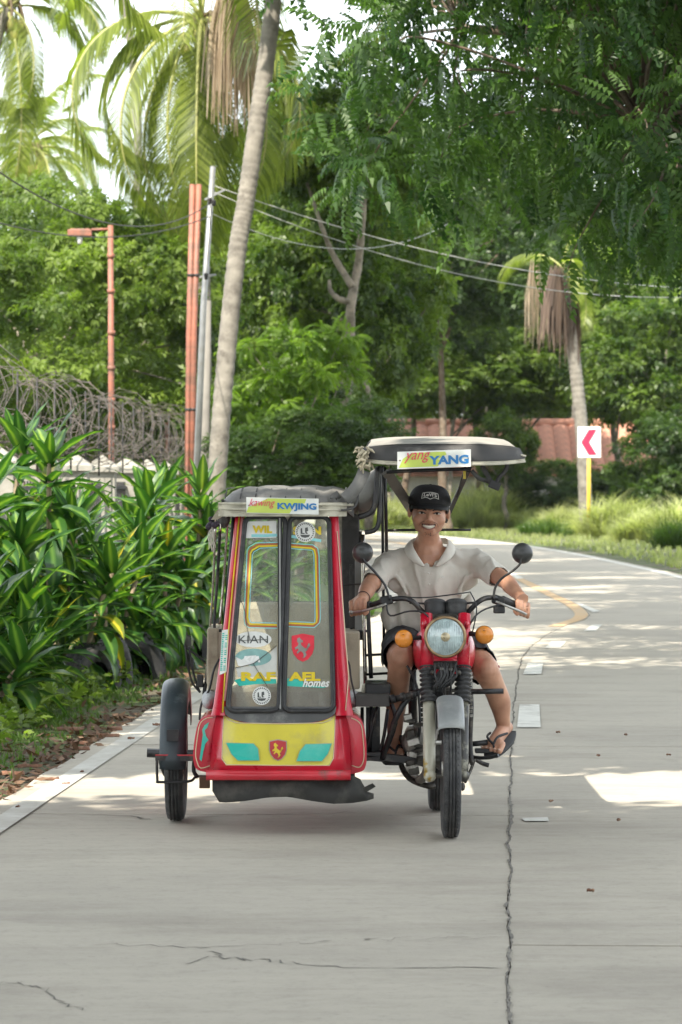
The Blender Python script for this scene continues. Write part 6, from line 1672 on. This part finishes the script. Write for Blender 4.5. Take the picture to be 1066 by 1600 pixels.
tb_([P(628, 1150, 15.6), P(626, 1190, 15.55), P(640, 1216, 15.5), P(668, 1228, 15.45), P(680, 1228, 15.45)], .013, M_grease, 'guard_tube')
tb_([P(636, 1040, 15.4), P(652, 1075, 15.4), P(656, 1130, 15.4), P(650, 1180, 15.4)], .006, M_blk, 'cable')
tb_([P(662, 1078, 15.3), P(638, 1092, 15.3), P(620, 1120, 15.3), P(606, 1160, 15.35), P(598, 1185, 15.4)], .013, M_blkp, 'link_tube')
tb_([P(604, 1094, 15.35), P(628, 1090, 15.3), P(655, 1082, 15.3)], .015, M_blkp, 'link_tube')
tb_([P(612, 1100, 15.4), P(618, 1130, 15.4), P(600, 1180, 15.4)], .010, M_blkp, 'link_tube')
for k in range(3): b = MB(); b.tube([P(610 + 16 * k, 1093 - 3 * k, 15.29), P(618 + 16 * k, 1091 - 3 * k, 15.29)], .019, 10); part(b, 'tube_clamp', M_blkp)
tb_([P(730, 1081, 15.30), P(787, 1080, 15.30)], .012, M_blkp, 'crash_peg')
tb_([P(733, 1055, 15.4), P(737, 1100, 15.4), P(735, 1160, 15.4), P(738, 1195, 15.4)], .010, M_blkp, 'frame_guard')
for k in range(12):
    b = MB(); b.box(P(736 + (k % 2), 1052 + k * 6, 15.38), (.012, .02, .011)); part(b, 'chain_link', M_alu)
# brake pedal, peg, side stand at right
tb_([P(733, 1182, 15.5), P(748, 1184, 15.45), P(765, 1184, 15.42), P(779, 1180, 15.40)], .008, M_blkp, 'brake_pedal')
tb_([P(735, 1180, 15.55), P(752, 1192, 15.55), P(764, 1196, 15.55)], .010, M_blkp, 'side_stand')
tb_([P(762, 1160, 15.62), P(735, 1163, 15.62)], .012, M_blk, 'foot_peg'); b = MB(); b.box(P(760, 1173, 15.62), (.10, .05, .02)); part(b, 'foot_peg_pad', M_blk, bevel=.005)
tb_([P(742, 1185, 15.5), P(735, 1205, 15.5), P(727, 1222, 15.45)], .007, M_grease, 'brake_rod'); b = MB(); b.ball(P(723, 1229, 15.42), (.012, .012, .02), 8); part(b, 'brake_nut', M_grease)
b = MB(); b.box(P(612, 1184, 15.55), (.13, .09, .018)); part(b, 'foot_peg_pad', M_blk, bevel=.004)
b = MB(); b.box((P(690, 757, 16.5).x, 16.52, .62), (.12, .02, .10)); part(b, 'rear_mudguard', M_blkp)
# ================================================================ rider
def skin_mat(name, col):
    m, t, b = node_mat(name); N = t.nodes; K = t.links.new
    tcn = N.new('ShaderNodeTexCoord'); n_ = N.new('ShaderNodeTexNoise'); n_.inputs['Scale'].default_value = 14; n_.inputs['Detail'].default_value = 7
    K(tcn.outputs['Object'], n_.inputs['Vector']); rp = N.new('ShaderNodeValToRGB'); e = rp.color_ramp.elements
    e[0].position = .3; e[1].position = .72; e[0].color = (col[0] * .8, col[1] * .72, col[2] * .68, 1); e[1].color = (min(1, col[0] * 1.18), col[1] * 1.15, col[2] * 1.12, 1)
    K(n_.outputs['Fac'], rp.inputs[0]); K(rp.outputs[0], b.inputs['Base Color'])
    b.inputs['Roughness'].default_value = .46; b.inputs['Specular IOR Level'].default_value = .45
    b.inputs['Subsurface Weight'].default_value = .12; b.inputs['Subsurface Radius'].default_value = (.012, .005, .003); b.inputs['Subsurface Scale'].default_value = .6
    n3 = N.new('ShaderNodeTexNoise'); n3.inputs['Scale'].default_value = 160; K(tcn.outputs['Object'], n3.inputs['Vector'])
    bp = N.new('ShaderNodeBump'); bp.inputs['Strength'].default_value = .12; bp.inputs['Distance'].default_value = .003; K(n3.outputs['Fac'], bp.inputs['Height']); K(bp.outputs[0], b.inputs['Normal'])
    return m
M_skin = skin_mat('skin', (.49, .275, .185))
M_shirt = mat('shirt_cotton', (.60, .565, .50), .9, var=.06, scale=7, col2=(.60, .57, .51), amt=(.5, .7), bump=.9, bscale=11)
M_shorts = mat('shorts_black', (.022, .022, .028), .75, var=.2, scale=12, bump=.3, bscale=20)
M_hair = mat('hair_black', (.012, .010, .009), .5, var=.2, scale=60)
M_cap = mat('cap_black', (.012, .011, .012), .8, var=.15, scale=30, bump=.2, bscale=90)
M_lip = mat('lip', (.33, .14, .105), .45, var=.1); M_teeth = mat('teeth', (.72, .68, .58), .3, var=.04); M_mouth = mat('mouth_inside', (.05, .012, .012), .6)
M_eye = mat('eye_white', (.55, .50, .45), .25, var=.03); M_iris = mat('eye_dark', (.015, .01, .008), .15)
ST = mat('sandal_rubber', (.03, .03, .032), .7, var=.2)
RX = P(668, 757, 15.9).x
RID = empty('person', (RX, 16.0, 0), 0, 'smiling man in a black cap, pale polo shirt, dark shorts and flip-flops riding the motorcycle', 'person')
def remesh(mb, name, vox, m, smooth=2, fac=.5, parent=RID, keep=None, relax=None, wrinkle=0):
    me = bpy.data.meshes.new(name); me.from_pydata([tuple(v) for v in mb.v], [], mb.f)
    o = bpy.data.objects.new('tmp', me); COL.objects.link(o)
    bm = bmesh.new(); bm.from_mesh(me); bmesh.ops.recalc_face_normals(bm, faces=bm.faces); bm.to_mesh(me); bm.free()
    md = o.modifiers.new('r', 'REMESH'); md.mode = 'VOXEL'; md.voxel_size = vox
    sm = o.modifiers.new('s', 'SMOOTH'); sm.factor = fac; sm.iterations = smooth
    dg = bpy.context.evaluated_depsgraph_get(); me2 = bpy.data.meshes.new_from_object(o.evaluated_get(dg)); bpy.data.objects.remove(o); bpy.data.meshes.remove(me)
    if keep:
        bm = bmesh.new(); bm.from_mesh(me2); bmesh.ops.delete(bm, geom=[v for v in bm.verts if not keep(v.co)], context='VERTS'); bm.to_mesh(me2); bm.free()
    if relax or wrinkle:
        bm = bmesh.new(); bm.from_mesh(me2)
        if relax:
            vs = [v for v in bm.verts if relax[1](v.co)]
            for _ in range(relax[0]): bmesh.ops.smooth_vert(bm, verts=vs, factor=.5, use_axis_x=True, use_axis_y=True, use_axis_z=True)
        if wrinkle:
            from mathutils import noise as nz
            bm.normal_update(); ofs = []
            for v in bm.verts:
                c = v.co; q = Vector((c.x * 13 + c.z * 5, c.y * 7, c.z * 6 - c.x * 5)); h_ = 1 - 2 * abs(nz.noise(q)) ; h2 = nz.noise(Vector((c.x * 26, c.y * 14, c.z * 11 + 4)))
                ofs.append(v.normal * wrinkle * (max(0, h_) ** 2 - .4 + .35 * h2))
            for v, o_ in zip(bm.verts, ofs): v.co += o_
        bm.to_mesh(me2); bm.free()
    me2.name = name; me2.polygons.foreach_set('use_smooth', [True] * len(me2.polygons))
    return link_mesh(name, me2, m, parent)
S = .95
HC = P(670.5, 800, 15.80)                      # between the eyes, inside the head
hM = Matrix.Rotation(R(3), 3, 'Y') @ Matrix.Rotation(R(4), 3, 'X')
def hp(x, y, z): return HC + hM @ Vector((x * S * 1.18, y * S, z * S))
def er(a, b_, c): return (a * S * 1.18, b_ * S, c * S)
B = MB()
def EB(c, r, n=18): B.ball(hp(*c), er(*r), n, hM)
EB((0, .015, .040), (.075, .092, .078)); EB((0, -.020, -.025), (.0685, .064, .074)); EB((0, -.044, -.086), (.034, .034, .026)); EB((0, -.018, -.068), (.057, .052, .038)); EB((0, -.03, -.045), (.062, .056, .045))
for s in (-1, 1):
    EB((s * .040, -.055, -.032), (.026, .024, .024)); pass
    B.cap(hp(s * .012, -.084, .018), hp(s * .046, -.070, .018), .010 * S, .010 * S); EB((s * .0125, -.101, -.034), (.0105, .010, .009), 12)
    EB((s * .0765, .010, -.006), (.010, .016, .029), 12); EB((s * .030, -.070, -.001), (.017, .012, .012), 12)
B.cap(hp(0, -.084, .010), hp(0, -.106, -.026), .0085 * S, .0125 * S)
B.cap(hp(-.024, -.082, -.050), hp(.024, -.082, -.050), .0085 * S, .0085 * S); B.cap(hp(0, -.088, -.048), hp(0, -.089, -.050), .010 * S, .010 * S)
B.cap(hp(-.018, -.080, -.079), hp(.018, -.080, -.079), .008 * S, .008 * S)
# neck, trunk
shL, shR = P(610, 880, 15.90), P(743, 878, 15.90)
nk = P(669, 853, 15.90); B.cap(HC + Vector((0, .03, -.06)), nk, .044, .055); B.cap(nk, nk + Vector((0, .01, -.06)), .068, .09)
ch_ = P(672, 905, 15.93); be = P(670, 960, 15.97); hipc = P(669, 1000, 16.02)
B.ball(ch_, (.165, .105, .13), 24); B.ball(be, (.145, .105, .12), 24); B.ball(hipc, (.165, .12, .10), 24); B.cap(ch_, be, .11, .11)
B.cap(nk + Vector((0, .01, -.045)), shL, .05, .052); B.cap(nk + Vector((0, .01, -.045)), shR, .05, .052)
elL, elR = P(577, 916, 15.66), P(790, 908, 15.66)
wrL, wrR = P(563, 938, 15.50), P(813, 938, 15.50)
wrL = P(566, 937, 15.49); wrR = P(812, 931, 15.50)
for sh_, el, wr in ((shL, elL, wrL), (shR, elR, wrR)):
    c_ = [sh_, sh_.lerp(el, .5), el, el.lerp(wr, .35), el.lerp(wr, .75), wr, wr.lerp(el, -.25)]
    B.tube(smooth_path(c_, 6), list(np.interp(np.arange(37), [0, 6, 12, 18, 24, 30, 36], [.048, .043, .036, .0365, .029, .0245, .027])), 16); B.ball(sh_, .048, 14)
def hand(wr, gc, ax, side):
    "wr wrist, gc centre of grip under the palm, ax unit along grip towards the fingers' little side (outwards)"
    fwd = Vector((0, -1, 0)); upv = Vector((0, 0, 1))
    top = gc + upv * .024 + Vector((0, .012, 0))
    M_ = Matrix((ax, fwd, upv)).transposed()
    B.ball(top + Vector((0, .012, .004)), (.042, .036, .017), 16, M_); B.cap(wr, top + Vector((0, .03, .0)), .027, .024)
    for k, (o_, l) in enumerate(((-.036, .95), (-.012, 1.05), (.012, 1.0), (.036, .82))):
        base = gc + ax * o_ + upv * .028 + fwd * .012
        k1 = gc + ax * o_ + upv * .020 + fwd * (.034 * l); k2 = gc + ax * (o_ * .96) - upv * .008 + fwd * (.036 * l); k3 = gc + ax * (o_ * .92) - upv * .026 + fwd * .018; k4 = gc + ax * (o_ * .9) - upv * .028 + fwd * .002
        B.tube(smooth_path([top + ax * o_ * .8, base, k1, k2, k3, k4], 4), list(np.interp(np.arange(21), [0, 4, 8, 12, 16, 20], [.0095, .0106, .0102, .0094, .0088, .0076])), 12); B.ball(k4, .0076, 8)
    t0 = top - ax * .030 + Vector((0, .02, -.006)); t1 = gc - ax * .046 + Vector((0, .012, -.006)); t2 = gc - ax * .048 + Vector((0, -.010, -.024)); t3 = gc - ax * .036 + Vector((0, -.022, -.032))
    B.cap(t0, t1, .014, .012, 10); B.cap(t1, t2, .0118, .0105, 10); B.cap(t2, t3, .0105, .009, 10)
gL0, gR0 = bar[0].lerp(bar[1], .42), bar[-1].lerp(bar[-2], .42)
hand(wrL, gL0, (bar[0] - bar[1]).normalized(), -1); hand(wrR, gR0, (bar[-1] - bar[-2]).normalized(), 1)
# legs
hL, hR = hipc + Vector((-.10, -.02, -.02)), hipc + Vector((.10, -.02, -.02))
kL, kR = P(626, 1030, 15.50), P(762, 1048, 15.50)
aL, aR = P(616, 1158, 15.62), P(787, 1134, 15.74)
for h_, k_, a_, cf in ((hL, kL, aL, P(620, 1090, 15.60)), (hR, kR, aR, P(781, 1096, 15.66))):
    c_ = [h_, h_.lerp(k_, .5), h_.lerp(k_, .88), k_ + Vector((0, .012, -.012)), k_.lerp(cf, .5) + Vector((0, .02, 0)), cf + Vector((0, .015, 0)), cf.lerp(a_, .6), a_, a_ + (a_ - cf) * .05]
    B.tube(smooth_path(c_, 5), list(np.interp(np.arange(41), [0, 5, 10, 15, 20, 25, 30, 35, 40], [.088, .078, .064, .056, .050, .050, .036, .030, .031])), 18); B.ball(k_ + Vector((0, -.004, .004)), (.050, .052, .056), 14); B.ball(h_, .088, 14)
def foot(a_, toe, wdt, side):
    d = (toe - a_); d.normalize(); s = d.cross(Vector((0, 0, 1))).normalized(); up = s.cross(d).normalized()
    ball = a_.lerp(toe, .72) - up * .004
    B.ball(a_ - up * .02 - d * .02, (.034, .034, .03), 12); B.cap(a_ - up * .012, ball, .034, .030, 14)
    B.cap(ball - s * .030, ball + s * .028, .023, .020, 12)
    for k in range(5):
        o_ = (-.044 + .0215 * k) * side; L_ = (.048, .044, .039, .034, .028)[k]; r_ = (.0135, .0100, .0095, .009, .0085)[k]
        b0 = ball + s * o_; B.cap(b0, b0 + d * L_ - up * .008, r_ * 1.05, r_, 10)
    return d, s, up, ball
toL, toR = P(613, 1181, 15.45), P(764, 1171, 15.60)
fL = foot(aL + Vector((0, .0, 0)), toL + Vector((0, -.02, 0)), .08, -1); fR = foot(aR, toR + Vector((0, -.02, 0)), .08, 1)
remesh(B, 'body', .0045, M_skin, 1, relax=(3, lambda c: min((c - gL0).length, (c - gR0).length) > .085 and min((c - fL[3]).length, (c - fR[3]).length) > .07))
# sandals
for (d, s, up, ball), a_ in ((fL, aL), (fR, aR)):
    b = MB(); c0 = a_ - up * .052 - d * .03; c1 = ball - up * .030 + d * .055; rows = []
    for k in range(9):
        t = k / 8; w = .040 + .018 * math.sin(math.pi * min(1, t * 1.1)) if t < .9 else .03; p = c0.lerp(c1, t); rows.append([p - s * w, p, p + s * w])
    b.grid(rows); b.build('flip_flop_sole', ST, RID, solid=.016)
    tp = ball + d * .030 + s * (-.014) + up * .016
    b = MB()
    for sg in (-1, 1): b.tube(smooth_path([tp, ball + s * .024 * sg + up * .032 - d * .005, a_.lerp(ball, .45) + s * .040 * sg + up * .004], 5), .0055, 6)
    b.tube([tp, tp - up * .03], .005, 6); b.build('flip_flop_strap', ST, RID)
for (d, s, up, ball), side in ((fL, -1), (fR, 1)):
    for k in range(5):
        o_ = (-.044 + .0215 * k) * side; L_ = (.048, .044, .039, .034, .028)[k]; b = MB(); b.ball(ball + s * o_ + d * (L_ + .003) - up * -.004, (.0075, .0065, .004), 8); b.build('toenail', mat('nail', (.50, .33, .25), .35), RID)
# face details
for s in (-1, 1):
    c = hp(s * .030, -.0765, .000); b = MB(); b.ball(c, er(.0140, .008, .0054), 14, hM); e = b.build('eye', M_eye, RID)
    b = MB(); b.ball(c + hM @ Vector((0, -.0055, 0)), er(.0052, .004, .0046), 10, hM); b.build('iris', M_iris, e)
    b = MB(); b.tube([hp(s * .015, -.083, -.001), hp(s * .030, -.086, .0062), hp(s * .045, -.078, .0025)], [.0018, .0027, .0016], 6); b.build('eyelid', M_hair, e)
    b = MB(); b.tube(smooth_path([hp(s * .012, -.095, .0145), hp(s * .030, -.091, .0205), hp(s * .050, -.077, .0145)], 4), [.0028] * 3 + [.0042] * 3 + [.0030, .002, .001], 6); b.build('eyebrow', M_hair, RID)
    b = MB(); b.tube(smooth_path([hp(s * .018, -.0975, -.036), hp(s * .033, -.086, -.047), hp(s * .038, -.078, -.062)], 4), .0020, 6); b.build('smile_crease', mat('crease_shade', (.30, .155, .105), .6), RID)  # darker skin colour stands for the shade in the smile fold
b = MB(); b.ball(hp(0, -.084, -.0645), er(.0245, .009, .0105), 18, hM); b.build('mouth', M_mouth, RID)
b = MB(); A_, C_ = [], []
for k in range(13):
    x = -.0225 + .045 * k / 12; u = (x / .0225); yy = -.0965 + .010 * u * u
    A_.append(hp(x, yy, -.0560 + .0040 * u * u)); C_.append(hp(x, yy + .001, -.0700 + .0085 * u * u))
b.grid([A_, C_]); b.build('teeth', M_teeth, RID, solid=.002)
for (zz, k_, rr, bend) in ((-.0535, 'upper', .0036, .006), (-.0745, 'lower', .0048, .0125)):
    pts = []
    for k in range(13):
        x = -.029 + .058 * k / 12; u = x / .029; pts.append(hp(x, -.0965 + .014 * u * u, zz + bend * u * u + (0 if k_ == 'lower' else .0005)))
    b = MB(); b.tube(pts, [rr * .85 * (.25 + .75 * (1 - abs(k - 6) / 6.0) ** .5) for k in range(13)], 8); b.build('lip', M_lip, RID)
r_ = random.Random(4); b = MB()
for k in range(60):
    x = r_.uniform(-.028, .028); z = -.047 + abs(x) * -.12 + r_.uniform(-.002, .002); p = hp(x, -.099 + .35 * abs(x), z); b.tube([p, p + Vector((r_.uniform(-.002, .002), -.001, -.004))], .0007, 3)
for k in range(18):
    x = r_.uniform(-.012, .012); p = hp(x, -.083 + 1.0 * abs(x) * .2, -.092 + r_.uniform(-.010, .006)); b.tube([p, p + Vector((0, -.001, -.005))], .0007, 3)
b.build('moustache', M_hair, RID)
# hair at the temples, cap
b = MB()
for s in (-1, 1): b.ball(hp(s * .071, .010, .022), er(.010, .035, .030), 12, hM)
b.ball(hp(0, .05, .01), er(.074, .062, .06), 16, hM); b.build('hair', M_hair, RID)
b = MB(); rows = []
for i in range(12):
    t = i / 11; a = t * math.pi / 2; row = []
    for k in range(32):
        p = 2 * math.pi * k / 32; rr = math.cos(a) ** .62; x = .0835 * rr * math.cos(p); y = .012 + .100 * rr * math.sin(p); z = .034 + .092 * math.sin(a) ** .95
        if i < 2: z += .012 * max(0, math.sin(p)) * -1
        row.append(hp(x, y, z))
    rows.append(row)
b.grid(rows, closed_u=True); b.build('cap', M_cap, RID, solid=.003); capo = COL.objects[-1] if False else bpy.context.scene.collection.objects[-1]
capo = [o for o in RID.children if o.name.startswith('cap')][0]
b = MB(); b.ball(hp(0, .012, .127), er(.006, .006, .004), 8); b.build('button', M_cap, capo)
b = MB(); rows = []
for i in range(6):
    t = i / 5; row = []
    for k in range(15):
        u = -1 + 2 * k / 14; a = u * 1.15; x = .078 * math.sin(a) * (1 + .02 * t); y = .005 - .088 * math.cos(a) - .058 * t * (1 - abs(u) ** 3); z = .040 - .004 * t - .010 * t * t - .014 * abs(u) ** 2 * (.4 + .6 * t)
        row.append(hp(x, y, z))
    rows.append(row)
b.grid(rows); b.build('visor', M_cap, capo, solid=.004)
b = MB()
for k in range(6):
    a = math.pi * k / 6 * 2 / 2; pts = []
    for i in range(9):
        t = i / 8; q = R(4 + 86 * t); rr = math.cos(q) ** .62; pts.append(hp(.0848 * rr * math.cos(a), .012 + .1012 * rr * math.sin(a) * -1, .034 + .0935 * math.sin(q) ** .95))
    b.tube(pts, .0009, 4)
b.build('seam', M_cap, capo)
def capfn(u, q):      # u across, q up, in metres on the cap front
    a = u / .086; el = q / .092; x = .086 * math.sin(a); z = .082 + q; 
    sz = max(0, min(1, (z - .034) / .0925)); th = math.asin(min(1, sz ** (1 / .95))); rr = math.cos(th) ** .62
    x2 = .0855 * rr * math.sin(a); y2 = .012 - .1035 * rr * math.cos(a); return hp(x2, y2 - .001, z)
M_emb = mat('cap_embroidery', (.62, .60, .56), .7)
def rib(pts, w):
    b = MB(); A, C_ = [], []
    for i in range(len(pts)):
        x0, y0 = pts[max(0, i - 1)]; x1, y1 = pts[min(len(pts) - 1, i + 1)]; l = math.hypot(x1 - x0, y1 - y0) or 1; nx, ny = -(y1 - y0) / l * w / 2, (x1 - x0) / l * w / 2
        A.append(capfn(pts[i][0] + nx, pts[i][1] + ny)); C_.append(capfn(pts[i][0] - nx, pts[i][1] - ny))
    b.grid([A, C_], False); return b
out = [(-.036, .010)] + [(-.036 + .072 * k / 12, .010 + .006 * math.sin(math.pi * k / 12)) for k in range(1, 12)] + [(.036, .010), (.036, 0), (.036, -.015)]
out += [(.036 - .072 * k / 14, -.015 + .007 * abs(math.sin(2 * math.pi * k / 14))) for k in range(1, 14)] + [(-.036, -.015), (-.036, 0), (-.036, .010)]
rib(out, .0028).build('logo_outline', M_emb, capo)
text_on('lettering', "LeVI'S", .058, .016, lambda u, q: capfn(u, q + .002 + .004 * math.cos(u / .03 * 1.5)), M_emb, capo, .03)

# shirt: trunk and short sleeves as one skin, open at neck
T = MB()
nb_ = nk + Vector((0, .01, -.075))
T.ball(ch_ + Vector((0, 0, .005)), (.168, .120, .14), 26); T.ball(be + Vector((0, -.004, 0)), (.170, .128, .13), 26); T.ball(hipc + Vector((0, -.01, .035)), (.182, .142, .085), 26)
T.cap(ch_, be, .135, .135); T.ball(P(612, 965, 15.95), (.045, .06, .07), 14); T.ball(P(735, 950, 15.95), (.03, .06, .07), 14)
T.cap(nb_ + Vector((0, .01, .015)), shL + Vector((0, 0, .002)), .062, .056); T.cap(nb_ + Vector((0, .01, .015)), shR + Vector((0, 0, .002)), .062, .056)
T.ball(P(624, 905, 15.9), .062, 14); T.ball(P(726, 903, 15.9), .062, 14)
sl = shL.lerp(elL, .74); sr = shR.lerp(elR, .66)
T.cap(shL, sl, .056, .055); T.cap(shR, sr, .056, .055)
# fold ridges
for (a_, c_, r0) in (((620, 900), (636, 930), .012), ((728, 900), (716, 930), .012), ((745, 890), (722, 915), .014), ((607, 895), (632, 912), .014)):
    T.cap(P(a_[0], a_[1], 15.826), P(c_[0], c_[1], 15.842), r0 * .8, r0 * .5)
for (s0, s1, rr) in ((shL, sl, .060), (shR, sr, .060)):
    for t in (.35, .6, .85):
        c = s0.lerp(s1, t); d = (s1 - s0).normalized(); T.ball(c + Vector((0, -.006, .003)), (.052, .053, .055), 12)
nx0 = P(672, 757, 15.8).x
def keep(co):
    # V neck
    if co.y < 15.93:
        py = HY - (co.z - H) * F / co.y; px = CX + co.x * F / co.y; w = np.interp(py, [836, 846, 886], [30, 25, 0])
        if abs(px - 674) < w and py < 886: return False
    if (co - nk).length < .075 and co.z > nk.z - .01: return False
    if (co - sl).dot((sl - shL).normalized()) > .030 and (co - sl).length < .12: return False
    if (co - sr).dot((sr - shR).normalized()) > .030 and (co - sr).length < .12: return False
    if co.z < P(0, 992, 15.9).z and co.y < 15.97: return False
    return True
shirt = remesh(T, 'shirt', .0055, M_shirt, 9, .5, RID, keep, wrinkle=.009)
md = shirt.modifiers.new('solid', 'SOLIDIFY'); md.thickness = .003; md.offset = 0
# collar flaps
def flap(pts_t, pts_b, nm='collar'):
    b = MB(); b.grid([pts_t, [a_.lerp(c_, .5) + Vector((0, -.010, .006)) for a_, c_ in zip(pts_t, pts_b)], pts_b]); return b.build(nm, M_shirt, RID, sub=1, solid=.004)
for s in (-1, 1):
    X = lambda v: 672 + s * v
    tp = [P(X(12), 841, 15.99), P(X(25), 839, 15.95), P(X(29), 845, 15.87), P(X(25), 857, 15.815), P(X(17), 870, 15.79), P(X(7), 885, 15.785)]
    bt_ = [P(X(18), 852, 16.0), P(X(36), 850, 15.955), P(X(42), 857, 15.865), P(X(39), 868, 15.805), P(X(29), 878, 15.78), P(X(10), 888, 15.78)]
    flap(tp, bt_)
b = MB(); A = [P(667, 884, 15.792), P(667, 900, 15.787), P(667, 925, 15.785)]; C_ = [P(677, 884, 15.792), P(677, 900, 15.787), P(677, 925, 15.785)]
for (x, y) in ((670, 896), (671, 913)):
    b = MB(); b.lathe([(0, -.003), (.0045, -.002), (.005, 0)], P(x, y, 15.785), (0, 1, 0), 10); b.build('shirt_button', mat('button_white', (.7, .68, .62), .3), RID)
b = MB(); b.add([P(690, 899, 15.783), P(695, 901, 15.783), P(694, 904, 15.783), P(688, 903, 15.783)], [(0, 1, 2, 3)]); b.build('chest_motif', mat('button_white', (.7, .68, .62), .3), RID)
# shorts
Sh = MB(); Sh.ball(hipc + Vector((0, 0, -.01)), (.18, .14, .10), 22)
kLs, kRs = hL.lerp(kL, .80), hR.lerp(kR, .74)
Sh.cap(hL, kLs, .108, .088); Sh.cap(hR, kRs, .108, .090)
def keep2(co):
    for h_, k_ in ((hL, kLs), (hR, kRs)):
        if (co - k_).dot((k_ - h_).normalized()) > .035 and (co - k_).length < .14: return False
    return True
sh = remesh(Sh, 'shorts', .006, M_shorts, 3, .5, RID, keep2, wrinkle=.008)
for (k_, h_, s, m, nm) in ((kRs, hR, 1, mat('stripe_red', (.45, .02, .04), .7), 'side_stripe'), (kLs, hL, -1, mat('stripe_white', (.6, .58, .55), .7), 'side_stripe')):
    d = (k_ - h_).normalized(); sd_ = d.cross(Vector((0, 0, 1))).normalized() * (1 if s > 0 else -1)
    if sd_.x * s < 0: sd_ = -sd_
    b = MB(); rows = []
    for t in np.linspace(.35, 1.08, 6):
        c = h_.lerp(k_, t); r_b = .108 + (.088 - .108) * t + .004; rows.append([c + (sd_ * math.cos(a) + Vector((0, 0, 1)) * math.sin(a)) * r_b for a in (-.75 if s > 0 else -.5, -.4, -.05 if s > 0 else -.2)])
    b.grid(rows); b.build(nm, m, RID, solid=.003)
# wristwatch cord
b = MB(); b.lathe([(.029, -.004), (.031, 0), (.029, .004)], wrL.lerp(elL, .15), (elL - wrL).normalized(), 16, closed=True); b.build('wrist_band', mat('band_dark', (.05, .03, .03), .6), RID)
# ================================================================ thin humid air
hm, ht, hb = node_mat('air'); ht.nodes.remove(hb)
pv_ = ht.nodes.new('ShaderNodeVolumePrincipled'); pv_.inputs['Color'].default_value = (.93, .97, 1, 1); pv_.inputs['Density'].default_value = .00012; pv_.inputs['Anisotropy'].default_value = .3
ht.links.new(pv_.outputs[0], ht.nodes['Material Output'].inputs['Volume'])
b = MB(); b.box((0, 90, 8), (140, 240, 22)); tag(b.build('haze', hm), 'thin pale humid haze in the air between the trees', 'haze', kind='stuff')
